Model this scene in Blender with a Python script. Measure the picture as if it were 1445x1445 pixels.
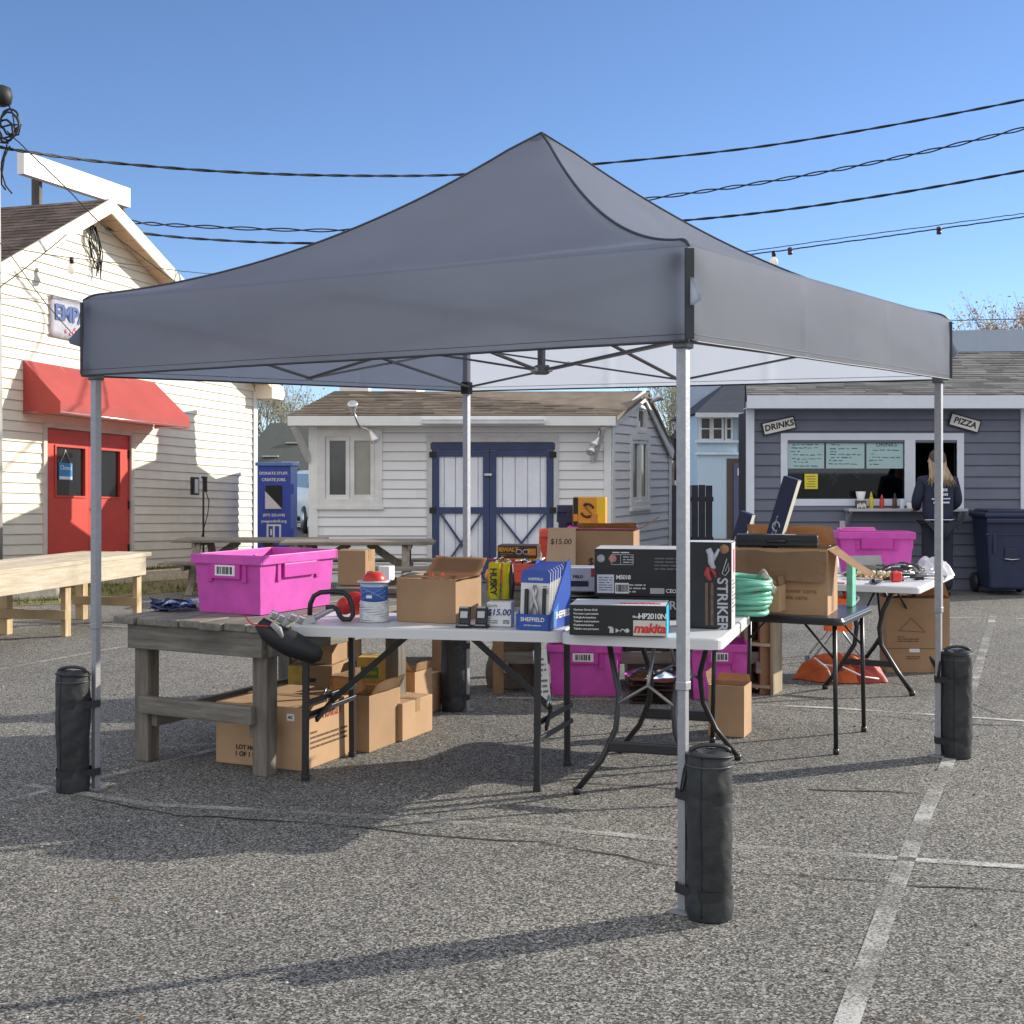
import bpy, bmesh, math, random
from mathutils import Vector, Matrix, Euler
random.seed(7)
R = math.radians
for o in list(bpy.data.objects): bpy.data.objects.remove(o)
SC = bpy.context.scene
COL = SC.collection
# ---------------------------------------------------------------- camera
F, H, YH, CX = 1857.0, 1.5, 664.0, 722.5      # focal length in photo pixels, eye height, horizon row, centre column
cd = bpy.data.cameras.new('camera'); cam = bpy.data.objects.new('camera', cd); COL.objects.link(cam)
cam.location = (0, 0, H); cam.rotation_euler = (R(90), 0, 0)
cd.sensor_width = 36; cd.lens = F/1445*36; cd.shift_y = -(722.5-YH)/1445; cd.clip_end = 3000; cd.clip_start = .05
SC.camera = cam
# ---------------------------------------------------------------- light
SUN_EL, SUN_AZ = R(22), R(22)                  # low sun, behind the scene to the right
sd = Vector((math.cos(SUN_EL)*math.cos(SUN_AZ), math.cos(SUN_EL)*math.sin(SUN_AZ), math.sin(SUN_EL)))
W = bpy.data.worlds.new('World'); SC.world = W; W.use_nodes = True
wn = W.node_tree; sky = wn.nodes.new('ShaderNodeTexSky'); sky.sky_type = 'NISHITA'; sky.sun_disc = False
sky.sun_elevation = SUN_EL; sky.sun_rotation = math.pi/2-SUN_AZ
sky.air_density = 1.0; sky.dust_density = 0.0; sky.ozone_density = 3.0; sky.altitude = 2500
# clear blue ahead; bright unseen cloud added overhead and behind the viewer as fill light
def wnode(t, **k):
    n = wn.nodes.new(t)
    for a, v in k.items(): setattr(n, a, v)
    return n
def wmath(op, a, b):
    n = wnode('ShaderNodeMath', operation=op, use_clamp=False)
    for i, v in enumerate((a, b)):
        if hasattr(v, 'is_linked'): wn.links.new(v, n.inputs[i])
        else: n.inputs[i].default_value = v
    return n.outputs[0]
tc = wnode('ShaderNodeTexCoord'); sx_ = wnode('ShaderNodeSeparateXYZ'); wn.links.new(tc.outputs['Generated'], sx_.inputs[0])
wnz = wnode('ShaderNodeTexNoise'); wn.links.new(tc.outputs['Generated'], wnz.inputs[0]); wnz.inputs['Scale'].default_value = 2.6; wnz.inputs['Detail'].default_value = 7
cov = wmath('ADD', wmath('MULTIPLY', sx_.outputs[1], -.55), wmath('MULTIPLY', sx_.outputs[2], .55))
cov = wmath('ADD', cov, wmath('MULTIPLY', wmath('SUBTRACT', wnz.outputs[0], .5), 1.6))
cr_ = wnode('ShaderNodeValToRGB'); wn.links.new(cov, cr_.inputs[0]); cr_.color_ramp.elements[0].position = .12; cr_.color_ramp.elements[1].position = .46
tint = wnode('ShaderNodeMix', data_type='RGBA', blend_type='MULTIPLY'); tint.inputs[0].default_value = 1; wn.links.new(sky.outputs[0], tint.inputs[6]); tint.inputs[7].default_value = (.95, .97, 1.06, 1)
mixc = wnode('ShaderNodeMix', data_type='RGBA'); wn.links.new(cr_.outputs[0], mixc.inputs[0]); wn.links.new(tint.outputs[2], mixc.inputs[6]); mixc.inputs[7].default_value = (6.2, 6.3, 6.6, 1)
wn.links.new(mixc.outputs[2], wn.nodes['Background'].inputs[0]); wn.nodes['Background'].inputs[1].default_value = .109
sl = bpy.data.lights.new('sun', 'SUN'); sl.energy = 3.9; sl.angle = R(.5); sl.color = (1, .93, .80)
so = bpy.data.objects.new('sun', sl); COL.objects.link(so); so.rotation_euler = sd.to_track_quat('Z', 'Y').to_euler()
vs = SC.view_settings; SC.display_settings.display_device = 'sRGB'
vs.view_transform = 'Standard'; vs.look = 'None'; vs.gamma = 1; vs.exposure = .66; vs.use_curve_mapping = False
try:
    SC.cycles.max_bounces = 8; SC.cycles.transparent_max_bounces = 12
except Exception: pass
# ---------------------------------------------------------------- pixel to place
def G(x, y, z=0.0):
    k = (H-z)/(y-YH); return Vector(((x-CX)*k, F*k, z))
def P(x, y, Z):
    return Vector(((x-CX)*Z/F, Z, H-(y-YH)*Z/F))
def on_plane(x, y, p0, n):
    d = Vector(((x-CX)/F, 1, -(y-YH)/F)); o = Vector((0, 0, H))
    return o + d*((p0-o).dot(n)/d.dot(n))
# ---------------------------------------------------------------- materials
def newmat(name):
    m = bpy.data.materials.new(name); m.use_nodes = True
    return m, m.node_tree.nodes, m.node_tree.links, m.node_tree.nodes['Principled BSDF']
def mix_rgb(N, L, a, b, fac, mode='MIX'):
    n = N.new('ShaderNodeMix'); n.data_type = 'RGBA'; n.blend_type = mode
    for s, v in ((6, a), (7, b), (0, fac)):
        if hasattr(v, 'is_linked'): L.new(v, n.inputs[s])
        else: n.inputs[s].default_value = v if s == 0 else (*v[:3], 1)
    return n.outputs[2]
def ramp(N, L, src, stops):
    r = N.new('ShaderNodeValToRGB'); L.new(src, r.inputs[0]); e = r.color_ramp.elements
    while len(e) < len(stops): e.new(.5)
    for i, (p, c) in enumerate(stops):
        e[i].position = p; e[i].color = (*c, 1) if len(c) == 3 else c
    return r.outputs[0]
def coords(N, L, scale=(1, 1, 1), obj=True):
    t = N.new('ShaderNodeTexCoord'); mp = N.new('ShaderNodeMapping'); mp.inputs['Scale'].default_value = scale
    L.new(t.outputs['Object' if obj else 'Generated'], mp.inputs[0]); return mp.outputs[0]
def noise(N, L, co, scale, detail=4, rough=.55):
    n = N.new('ShaderNodeTexNoise'); L.new(co, n.inputs[0]); n.inputs['Scale'].default_value = scale
    n.inputs['Detail'].default_value = detail; n.inputs['Roughness'].default_value = rough; return n.outputs[0]
def bump(N, L, B, h, strength, dist=.01):
    b = N.new('ShaderNodeBump'); b.inputs['Strength'].default_value = strength; b.inputs['Distance'].default_value = dist
    L.new(h, b.inputs['Height']); L.new(b.outputs[0], B.inputs['Normal'])
MC = {}
def mat(name, col, rough=.6, var=.12, scale=5, bmp=.0, bscale=40, metal=0, spec=.5, stretch=(1, 1, 1), tint=False, sheen=0):
    if name in MC: return MC[name]
    m, N, L, B = newmat(name)
    co = coords(N, L, stretch); n = noise(N, L, co, scale, 7, .62)
    lo = tuple(max(0, c*(1-var)) for c in col); hi = tuple(min(1, c*(1+var)) for c in col)
    c = ramp(N, L, n, [(.3, lo), (.7, hi)])
    if tint:
        a = N.new('ShaderNodeVertexColor'); a.layer_name = 'tint'; c = mix_rgb(N, L, c, a.outputs[0], 1.0, 'MULTIPLY')
    L.new(c, B.inputs['Base Color']); B.inputs['Roughness'].default_value = rough; B.inputs['Metallic'].default_value = metal
    B.inputs['Specular IOR Level'].default_value = spec
    if bmp: bump(N, L, B, noise(N, L, co, bscale, 5), bmp)
    MC[name] = m; return m
def wood(name, dark, light, axis='x', scale=9, rough=.75, knots=True):
    if name in MC: return MC[name]
    m, N, L, B = newmat(name)
    st = {'x': (.09, 1, 1), 'y': (1, .09, 1), 'z': (1, 1, .09)}[axis]
    co = coords(N, L, st); n1 = noise(N, L, co, scale*3.2, 7, .7); n2 = noise(N, L, coords(N, L), 2.3, 3)
    c = ramp(N, L, n1, [(.32, dark), (.5, tuple((a+b)/2 for a, b in zip(dark, light))), (.66, light)])
    c = mix_rgb(N, L, c, tuple(x*.62 for x in dark), ramp(N, L, n2, [(.5, (0, 0, 0)), (.75, (.55, .55, .55))]))
    L.new(c, B.inputs['Base Color']); B.inputs['Roughness'].default_value = rough; bump(N, L, B, n1, .5, .004)
    MC[name] = m; return m
def fabric(name, col, trans=.3, tcol=None, rough=.7):
    if name in MC: return MC[name]
    m, N, L, B = newmat(name)
    co = coords(N, L); n = noise(N, L, co, 2.2, 3)
    c = ramp(N, L, n, [(.3, tuple(x*.93 for x in col)), (.7, tuple(min(1, x*1.07) for x in col))])
    L.new(c, B.inputs['Base Color']); B.inputs['Roughness'].default_value = rough; B.inputs['Specular IOR Level'].default_value = .3
    bump(N, L, B, noise(N, L, co, 3.0, 2), .25, .03)
    if trans:
        t = N.new('ShaderNodeBsdfTranslucent'); t.inputs[0].default_value = (*(tcol or col), 1)
        x = N.new('ShaderNodeMixShader'); x.inputs[0].default_value = trans
        L.new(B.outputs[0], x.inputs[1]); L.new(t.outputs[0], x.inputs[2]); L.new(x.outputs[0], N['Material Output'].inputs[0])
    MC[name] = m; return m
def glass(name, tint=(.5, .55, .58), clear=.6):
    if name in MC: return MC[name]
    m, N, L, B = newmat(name); N.remove(B)
    g = N.new('ShaderNodeBsdfGlossy'); g.inputs['Roughness'].default_value = .02; g.inputs[0].default_value = (.9, .95, 1, 1)
    t = N.new('ShaderNodeBsdfTransparent'); t.inputs[0].default_value = (*tint, 1)
    f = N.new('ShaderNodeFresnel'); f.inputs[0].default_value = 1.6
    x = N.new('ShaderNodeMixShader'); L.new(f.outputs[0], x.inputs[0]); L.new(t.outputs[0], x.inputs[1]); L.new(g.outputs[0], x.inputs[2])
    L.new(x.outputs[0], N['Material Output'].inputs[0]); MC[name] = m; return m
def asphalt():
    m, N, L, B = newmat('asphalt'); co = coords(N, L)
    v = N.new('ShaderNodeTexVoronoi'); L.new(co, v.inputs[0]); v.inputs['Scale'].default_value = 155
    sep = N.new('ShaderNodeSeparateColor'); L.new(v.outputs['Color'], sep.inputs[0])
    st = ramp(N, L, sep.outputs[0], [(0, (.032, .032, .032)), (.3, (.105, .103, .099)), (.68, (.25, .245, .232)), (1, (.54, .525, .49))])
    v2 = N.new('ShaderNodeTexVoronoi'); L.new(co, v2.inputs[0]); v2.inputs['Scale'].default_value = 60
    s2 = N.new('ShaderNodeSeparateColor'); L.new(v2.outputs['Color'], s2.inputs[0])
    st = mix_rgb(N, L, st, ramp(N, L, s2.outputs[1], [(0, (.75, .75, .75)), (.6, (.96, .96, .96)), (1, (1.0, 1.0, 1.0))]), .6, 'MULTIPLY')
    n = noise(N, L, co, .55, 6, .62); n2 = noise(N, L, co, 5, 5, .7)
    c = mix_rgb(N, L, st, ramp(N, L, n, [(.3, (.72, .72, .73)), (.52, (.90, .89, .865)), (.75, (1, .98, .94))]), 1, 'MULTIPLY')
    c = mix_rgb(N, L, c, ramp(N, L, n2, [(.25, (.78, .78, .78)), (.6, (1, 1, 1))]), .7, 'MULTIPLY')
    n3 = noise(N, L, coords(N, L, (1, .45, 1)), .9, 3, .5); c = mix_rgb(N, L, c, (.055, .054, .055), ramp(N, L, n3, [(.66, (0, 0, 0)), (.74, (.55, .55, .55))]))   # oil and tar stains
    n4 = noise(N, L, co, .16, 2, .4); c = mix_rgb(N, L, c, ramp(N, L, n4, [(.35, (.84, .84, .86)), (.6, (1.06, 1.05, 1.02))]), 1, 'MULTIPLY')
    L.new(c, B.inputs['Base Color']); B.inputs['Roughness'].default_value = .9; B.inputs['Specular IOR Level'].default_value = .25
    bump(N, L, B, sep.outputs[0], .55, .006); return m
def paintline(name, col, wear):
    m, N, L, B = newmat(name); co = coords(N, L)
    n = noise(N, L, co, 120, 8, .75); n2 = noise(N, L, co, 1.7, 5, .6)
    B.inputs['Base Color'].default_value = (*col, 1); B.inputs['Roughness'].default_value = .85
    t = N.new('ShaderNodeBsdfTransparent'); x = N.new('ShaderNodeMixShader')
    a = N.new('ShaderNodeMath'); a.operation = 'ADD'; L.new(n, a.inputs[0]); L.new(n2, a.inputs[1])
    h = N.new('ShaderNodeMath'); h.operation = 'MULTIPLY'; h.inputs[1].default_value = .5; L.new(a.outputs[0], h.inputs[0])
    f = ramp(N, L, h.outputs[0], [(wear/2-.04, (1, 1, 1)), (wear/2+.04, (.12, .12, .12))])
    L.new(f, x.inputs[0]); L.new(t.outputs[0], x.inputs[1]); L.new(B.outputs[0], x.inputs[2])
    # fac 1 = paint
    L.new(x.outputs[0], N['Material Output'].inputs[0]); return m
# ---------------------------------------------------------------- mesh builder
class MB:
    def __init__(s):
        s.bm = bmesh.new(); s.tl = s.bm.loops.layers.float_color.new('tint')
    def take(s, b, M=None, m=0, smooth=False):
        mp = {}
        for v in b.verts: mp[v] = s.bm.verts.new(M @ v.co if M else v.co)
        for f in b.faces:
            try: g = s.bm.faces.new([mp[v] for v in f.verts])
            except ValueError: continue
            g.material_index = m; g.smooth = smooth
            for l in g.loops: l[s.tl] = (1, 1, 1, 1)
        b.free(); return s
    def box(s, c, size, rot=(0, 0, 0), bev=0, m=0, seg=2, taper=1.0):
        b = bmesh.new(); bmesh.ops.create_cube(b, size=1)
        for v in b.verts:
            t = taper if v.co.z < 0 else 1
            v.co = Vector((v.co.x*size[0]*t, v.co.y*size[1]*t, v.co.z*size[2]))
        if bev: bmesh.ops.bevel(b, geom=b.edges[:]+b.verts[:], offset=bev, segments=seg, affect='EDGES', profile=.5)
        return s.take(b, Matrix.Translation(c) @ Euler(rot).to_matrix().to_4x4(), m)
    def bar(s, a, b_, w, t, m=0, bev=0, up=None):
        a, b_ = Vector(a), Vector(b_); d = b_-a; z = d.normalized(); u = Vector(up) if up else (Vector((0, 0, 1)) if abs(z.z) < .95 else Vector((0, 1, 0)))
        x = u.cross(z).normalized(); y = z.cross(x)
        M = Matrix((x, y, z)).transposed().to_4x4(); M.translation = (a+b_)/2
        b = bmesh.new(); bmesh.ops.create_cube(b, size=1)
        for v in b.verts: v.co = Vector((v.co.x*w, v.co.y*t, v.co.z*d.length))
        if bev: bmesh.ops.bevel(b, geom=b.edges[:]+b.verts[:], offset=bev, segments=2, affect='EDGES', profile=.5)
        return s.take(b, M, m)
    def tube(s, pts, r, n=8, closed=False, m=0, smooth=True):
        pts = [Vector(p) for p in pts]; k = len(pts); b = bmesh.new(); rings = []; ref = None
        for i, p in enumerate(pts):
            if closed: d = pts[(i+1) % k]-pts[i-1]
            else: d = pts[min(i+1, k-1)]-pts[max(i-1, 0)]
            d.normalize()
            if ref is None: ref = d.orthogonal().normalized()
            ref = (ref-d*ref.dot(d))
            ref = ref.normalized() if ref.length > 1e-6 else d.orthogonal().normalized()
            w = d.cross(ref); rr = r[i] if isinstance(r, (list, tuple)) else r
            rings.append([b.verts.new(p+(ref*math.cos(2*math.pi*j/n)+w*math.sin(2*math.pi*j/n))*rr) for j in range(n)])
        for i in range(k if closed else k-1):
            A, Bq = rings[i], rings[(i+1) % k]
            off = 0
            if closed and i == k-1:
                off = min(range(n), key=lambda q: (A[0].co-Bq[q].co).length)
            for j in range(n): b.faces.new([A[j], A[(j+1) % n], Bq[(j+1+off) % n], Bq[(j+off) % n]])
        if not closed:
            b.faces.new(rings[0][::-1]); b.faces.new(rings[-1])
        return s.take(b, None, m, smooth)
    def lathe(s, prof, c=(0, 0, 0), n=24, m=0, rot=(0, 0, 0), smooth=True, cap=True):
        b = bmesh.new(); rings = []
        for r, z in prof: rings.append([b.verts.new((r*math.cos(2*math.pi*j/n), r*math.sin(2*math.pi*j/n), z)) for j in range(n)])
        for A, Bq in zip(rings, rings[1:]):
            for j in range(n): b.faces.new([A[j], A[(j+1) % n], Bq[(j+1) % n], Bq[j]])
        if cap: b.faces.new(rings[0][::-1]); b.faces.new(rings[-1])
        return s.take(b, Matrix.Translation(c) @ Euler(rot).to_matrix().to_4x4(), m, smooth)
    def prism(s, poly, vec, m=0):
        vec = Vector(vec); b = bmesh.new(); A = [b.verts.new(Vector(p)) for p in poly]; Bq = [b.verts.new(Vector(p)+vec) for p in poly]; n = len(A)
        b.faces.new(A[::-1]); b.faces.new(Bq)
        for j in range(n): b.faces.new([A[j], A[(j+1) % n], Bq[(j+1) % n], Bq[j]])
        bmesh.ops.recalc_face_normals(b, faces=b.faces[:]); return s.take(b, None, m)
    def face(s, pts, m=0, tint=1.0, smooth=False):
        f = s.bm.faces.new([s.bm.verts.new(Vector(p)) for p in pts]); f.material_index = m; f.smooth = smooth
        for l in f.loops: l[s.tl] = (tint, tint, tint, 1)
        return s
    def grid(s, fn, nu, nv, m=0, thick=0, smooth=True):
        b = bmesh.new(); V = [[b.verts.new(Vector(fn(i/nu, j/nv))) for j in range(nv+1)] for i in range(nu+1)]
        for i in range(nu):
            for j in range(nv): b.faces.new([V[i][j], V[i+1][j], V[i+1][j+1], V[i][j+1]])
        if thick: bmesh.ops.solidify(b, geom=b.faces[:], thickness=thick)
        return s.take(b, None, m, smooth)
    def build(s, name, parent=None, mats=None, loc=None, weld=False):
        if weld: bmesh.ops.remove_doubles(s.bm, verts=s.bm.verts, dist=1e-5)
        me = bpy.data.meshes.new(name); s.bm.to_mesh(me); s.bm.free()
        for m in (mats if isinstance(mats, (list, tuple)) else [mats]): me.materials.append(m)
        o = bpy.data.objects.new(name, me); COL.objects.link(o)
        if parent: o.parent = parent
        if loc is not None: o.location = loc
        return o
def tag(o, label=None, cat=None, group=None, kind=None):
    for k, v in (('label', label), ('category', cat), ('group', group), ('kind', kind)):
        if v: o[k] = v
    return o
def thing(name, label, cat, loc=(0, 0, 0), rz=0, group=None):
    o = bpy.data.objects.new(name, None); COL.objects.link(o); o.empty_display_size = .1
    o.location = loc; o.rotation_euler = (0, 0, R(rz)); return tag(o, label, cat, group)
def structure(name, mb, m): return tag(mb.build(name, None, m), kind='structure')
def kids(o): return [c for c in bpy.data.objects if c.parent == o]
def copy_thing(root, loc, rz=0, label=None):
    r = root.copy(); COL.objects.link(r); r.location = loc; r.rotation_euler = (0, 0, R(rz))
    if label: r['label'] = label
    for c in kids(root):
        d = c.copy(); COL.objects.link(d); d.parent = r
        for g in kids(c):
            e = g.copy(); COL.objects.link(e); e.parent = d
    return r
def text_mesh(s, size, bold=0.0, ext=.0012, shear=0, space=1.0, align='CENTER'):
    cu = bpy.data.curves.new('text', 'FONT'); cu.body = s; cu.size = size; cu.align_x = align; cu.align_y = 'CENTER'
    cu.extrude = ext; cu.offset = bold*size; cu.shear = shear; cu.space_character = space; cu.resolution_u = 3
    o = bpy.data.objects.new('text', cu); COL.objects.link(o)
    me = bpy.data.meshes.new_from_object(o); bpy.data.objects.remove(o); return me
def lettering(s, size, parent, M, m, bold=.02, **k):
    me = text_mesh(s, size, bold, **k); me.transform(M); me.materials.clear(); me.materials.append(m)
    o = bpy.data.objects.new('lettering', me); COL.objects.link(o)
    if parent: o.parent = parent
    return o
def frame(O, U, V, off=0):
    U = Vector(U).normalized(); V = Vector(V).normalized(); Nn = U.cross(V)
    M = Matrix((U, V, Nn)).transposed().to_4x4(); M.translation = Vector(O)+Nn*off; return M
FACE = {'front': ((1, 0, 0), (0, 0, 1)), 'right': ((0, 1, 0), (0, 0, 1)), 'top': ((1, 0, 0), (0, 1, 0)), 'left': ((0, -1, 0), (0, 0, 1))}
def face_at(face, w, d, h, u, v, off=.002):
    """matrix of a spot on a box face; u, v run 0..1 over that face, box stands on z = 0"""
    if face == 'front': O = ((u-.5)*w, -d/2, v*h)
    elif face == 'right': O = (w/2, (u-.5)*d, v*h)
    elif face == 'left': O = (-w/2, (.5-u)*d, v*h)
    else: O = ((u-.5)*w, (v-.5)*d, h)
    return frame(O, *FACE[face], off)
def patch(parent, M, w, h, m, name='label', t=.0016, rot=0):
    mb = MB(); mb.box((0, 0, 0), (w, h, t), rot=(0, 0, rot))
    o = mb.build(name, None, m); o.data.transform(M); o.parent = parent; return o
def polyext(poly):
    def e(v):
        xs = []
        for (a, b), (c, d) in zip(poly, poly[1:]+poly[:1]):
            if (b-v)*(d-v) <= 0 and b != d: xs.append(a+(c-a)*(v-b)/(d-b))
        return (min(xs), max(xs)) if xs else None
    return e
def laps(mb, O, U, V, Nn, ext, v0, v1, lap, out=.013, holes=(), tab=0, m=0, jit=.0, edge=0, lap_shade=.4, tv=1):
    """courses of overlapping boards (or shingle tabs) over a flat outline, each course a real step"""
    U, V, Nn, O = Vector(U), Vector(V), Vector(Nn), Vector(O); v = v0
    while v < v1-1e-3:
        vt = min(v+lap, v1); e0, e1 = ext(v+1e-5), ext(vt-1e-5)
        if not e0 or not e1: v = vt; continue
        segs = [(e0[0], e0[1], e1[0], e1[1])]; vm = (v+vt)/2
        for (a, b, c, d) in holes:
            if c < vm < d:
                ns = []
                for s in segs:
                    if s[0] < a: ns.append((s[0], min(s[1], a), s[2], min(s[3], a)))
                    if s[1] > b: ns.append((max(s[0], b), s[1], max(s[2], b), s[3]))
                segs = ns
        if tab:
            ns = []
            for (a0, b0, a1, b1) in segs:
                u = a0-random.random()*tab
                cuts = []
                while u < b0:
                    u += tab*random.uniform(.55, 1.35); cuts.append(min(u, b0))
                p = 0.0
                for c_ in cuts:
                    q = max(0, (c_-a0)/(b0-a0)) if b0 > a0 else 1
                    if q > p: ns.append((a0+(b0-a0)*p, a0+(b0-a0)*q, a1+(b1-a1)*p, a1+(b1-a1)*q)); p = q
            segs = ns
        for (a0, b0, a1, b1) in segs:
            if b0-a0 < 1e-4: continue
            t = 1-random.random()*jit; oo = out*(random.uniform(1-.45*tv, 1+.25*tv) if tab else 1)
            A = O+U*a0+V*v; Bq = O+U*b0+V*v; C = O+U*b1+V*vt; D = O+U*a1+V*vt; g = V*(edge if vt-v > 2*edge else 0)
            if edge and g.length: mb.face([A+Nn*oo, Bq+Nn*oo, Bq+g+Nn*oo, A+g+Nn*oo], m, lap_shade)  # lap shadow line, with some grime, painted as a darker board edge and underside
            mb.face([A+g+Nn*oo, Bq+g+Nn*oo, C+Nn*.002, D+Nn*.002], m, t); mb.face([A, Bq, Bq+Nn*oo, A+Nn*oo], m, t*lap_shade if edge else t)
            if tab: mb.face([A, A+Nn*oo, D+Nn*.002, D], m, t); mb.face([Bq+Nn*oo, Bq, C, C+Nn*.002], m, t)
        v = vt
# ---------------------------------------------------------------- palette
BLK = mat('black_plastic', (.018, .018, .020), .45, .2)
INK = mat('black_print', (.012, .012, .014), .6, .1)
WHT = mat('white_paint', (.78, .78, .76), .5, .05)
PAPER = mat('paper_white', (.80, .80, .79), .7, .04)
CARD = mat('cardboard', (.46, .29, .165), .88, .11, 3.5, .12, 18)
CARD2 = mat('cardboard_dark', (.37, .232, .13), .88, .12, 3.5, .12, 18)
CARDIN = mat('cardboard_inside', (.40, .26, .15), .9, .1)
TAPE = mat('packing_tape', (.38, .24, .12), .3, .08)
PINK = mat('pink_plastic', (.60, .075, .42), .48, .16, 9, .06, 25)
PINKD = mat('pink_plastic_ridge', (.55, .045, .37), .45, .05, 3)
SILV = mat('bright_metal', (.62, .62, .63), .3, .1, metal=1)
RED = mat('red_plastic', (.62, .035, .025), .4, .08)
ORG = mat('orange_fabric', (.75, .13, .02), .7, .2, 6)
YEL = mat('yellow_print', (.80, .52, .02), .5, .06)
AMB = mat('amber_print', (.66, .31, .025), .55, .08)
BLU = mat('display_blue', (.03, .085, .40), .4, .06)
CYAN = mat('cyan_print', (.03, .40, .62), .45, .05)
NAVY = mat('navy_print', (.015, .02, .06), .5, .15)
GRYW = wood('weathered_wood', (.10, .088, .072), (.25, .225, .19), 'x')
GRYWY = wood('weathered_wood_depthwise', (.12, .105, .088), (.28, .255, .215), 'y')
GRYWZ = wood('weathered_wood_upright', (.10, .085, .068), (.24, .21, .175), 'z')
PINE = wood('pale_pine', (.38, .31, .22), (.60, .52, .40), 'x')
PINEZ = wood('pale_pine_upright', (.40, .27, .14), (.62, .47, .29), 'z')
PICN = wood('picnic_wood', (.13, .105, .085), (.30, .26, .21), 'x')
PICNZ = wood('picnic_wood_leg', (.13, .10, .08), (.29, .25, .2), 'z')
# ================================================================ SETTING
mb = MB(); mb.face([(-700, -700, 0), (700, -700, 0), (700, 1500, 0), (-700, 1500, 0)])
structure('ground', mb, asphalt())
LINE = paintline('worn_white_paint', (.46, .45, .425), .95)
FAINT = paintline('faint_white_paint', (.55, .54, .51), .945)
CRACKM = mat('crack_tar', (.02, .02, .02), .9)
def strip(name, pts, wid, m, z=.004, jit=0.0):
    mb = MB(); P3 = []
    for (a, b) in zip(pts, pts[1:]):
        n = max(1, int((G(*a)-G(*b)).length/(.12 if jit else 1.0)))
        for i in range(n):
            q = G(*a).lerp(G(*b), i/n); P3.append(q)
    P3.append(G(*pts[-1]))
    L_, R_ = [], []
    for i, p in enumerate(P3):
        d = (P3[min(i+1, len(P3)-1)]-P3[max(i-1, 0)]).normalized(); n = Vector((-d.y, d.x, 0)); c = p+n*random.uniform(-jit, jit); c.z = z
        w = wid*(random.uniform(.3, 1.3) if jit else 1)/2
        L_.append(c+n*w); R_.append(c-n*w)
    for i in range(len(P3)-1): mb.face([L_[i], R_[i], R_[i+1], L_[i+1]])
    return structure(name, mb, m)
strip('painted_line', [(1402, 868), (1384, 930), (1345, 1060), (1300, 1160), (1255, 1275), (1195, 1445), (1160, 1540)], .068, LINE)
strip('painted_line', [(40, 1108), (215, 1136), (480, 1150), (800, 1172), (1010, 1192), (1300, 1215), (1500, 1228)], .055, FAINT)
strip('painted_line', [(-60, 955), (70, 932), (190, 910), (330, 890)], .06, LINE)
strip('painted_line', [(-60, 873), (90, 880), (190, 886), (330, 897)], .05, FAINT)
strip('painted_line', [(-30, 1140), (60, 1118), (215, 1080), (330, 1052)], .05, FAINT)
strip('painted_line', [(700, 985), (960, 990), (1180, 1000), (1445, 1018)], .05, FAINT)
strip('painted_line', [(1050, 868), (1300, 871), (1500, 874)], .05, FAINT)
strip('asphalt_crack', [(130, 1128), (250, 1152), (400, 1158), (640, 1182), (760, 1190), (960, 1225), (1180, 1240), (1300, 1252), (1500, 1262)], .012, CRACKM, .003, .02)
strip('asphalt_crack', [(640, 1095), (760, 1102), (950, 1113), (1100, 1110)], .009, CRACKM, .003, .01)
strip('asphalt_crack', [(1100, 1000), (1230, 1010), (1340, 1020), (1430, 1025), (1500, 1030)], .012, CRACKM, .003, .02)
strip('asphalt_crack', [(1150, 950), (1260, 965), (1330, 980), (1430, 1015)], .01, CRACKM, .003, .02)
strip('asphalt_crack', [(1140, 1115), (1250, 1118), (1300, 1121)], .012, CRACKM, .003, .015)
# grass verge along the foot of the yellow building
GM = mat('verge_soil', (.16, .13, .06), .95, .4, 6)
mb = MB(); V4 = [G(-260, 868), G(-260, 812), G(250, 800), G(345, 812), G(300, 832), G(215, 838), G(110, 852)]
mb.face([Vector((p.x, p.y, .004)) for p in V4]); structure('grass_verge', mb, GM)
def in_poly(x, y, poly):
    c = False
    for i in range(len(poly)):
        a, b = poly[i], poly[i-1]
        if (a.y > y) != (b.y > y) and x < (b.x-a.x)*(y-a.y)/(b.y-a.y)+a.x: c = not c
    return c
mb = MB(); rr = random.Random(3); xs = [p.x for p in V4]; ys = [p.y for p in V4]; k = 0
while k < 5200:
    x = rr.uniform(min(xs), max(xs)); y = rr.uniform(min(ys), max(ys))
    if not in_poly(x, y, V4) or math.sin(x*3.1)+math.sin(y*2.3+x) < rr.uniform(-1.9, 1.2): 
        k += .2; continue
    k += 1; a = rr.uniform(0, 6.28); h = rr.uniform(.03, .09); w = .010; dx, dy = math.cos(a)*w, math.sin(a)*w; lx, ly = rr.uniform(-.05, .05), rr.uniform(-.05, .05)
    mb.face([(x-dx, y-dy, .004), (x+dx, y+dy, .004), (x+lx, y+ly, h)], 0, rr.uniform(.55, 1.0))
o = mb.build('grass', None, mat('grass_blades', (.20, .24, .045), .8, .35, 2, tint=True)); tag(o, 'thin yellowish grass growing along the foot of the cream building', 'grass', kind='stuff')

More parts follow.
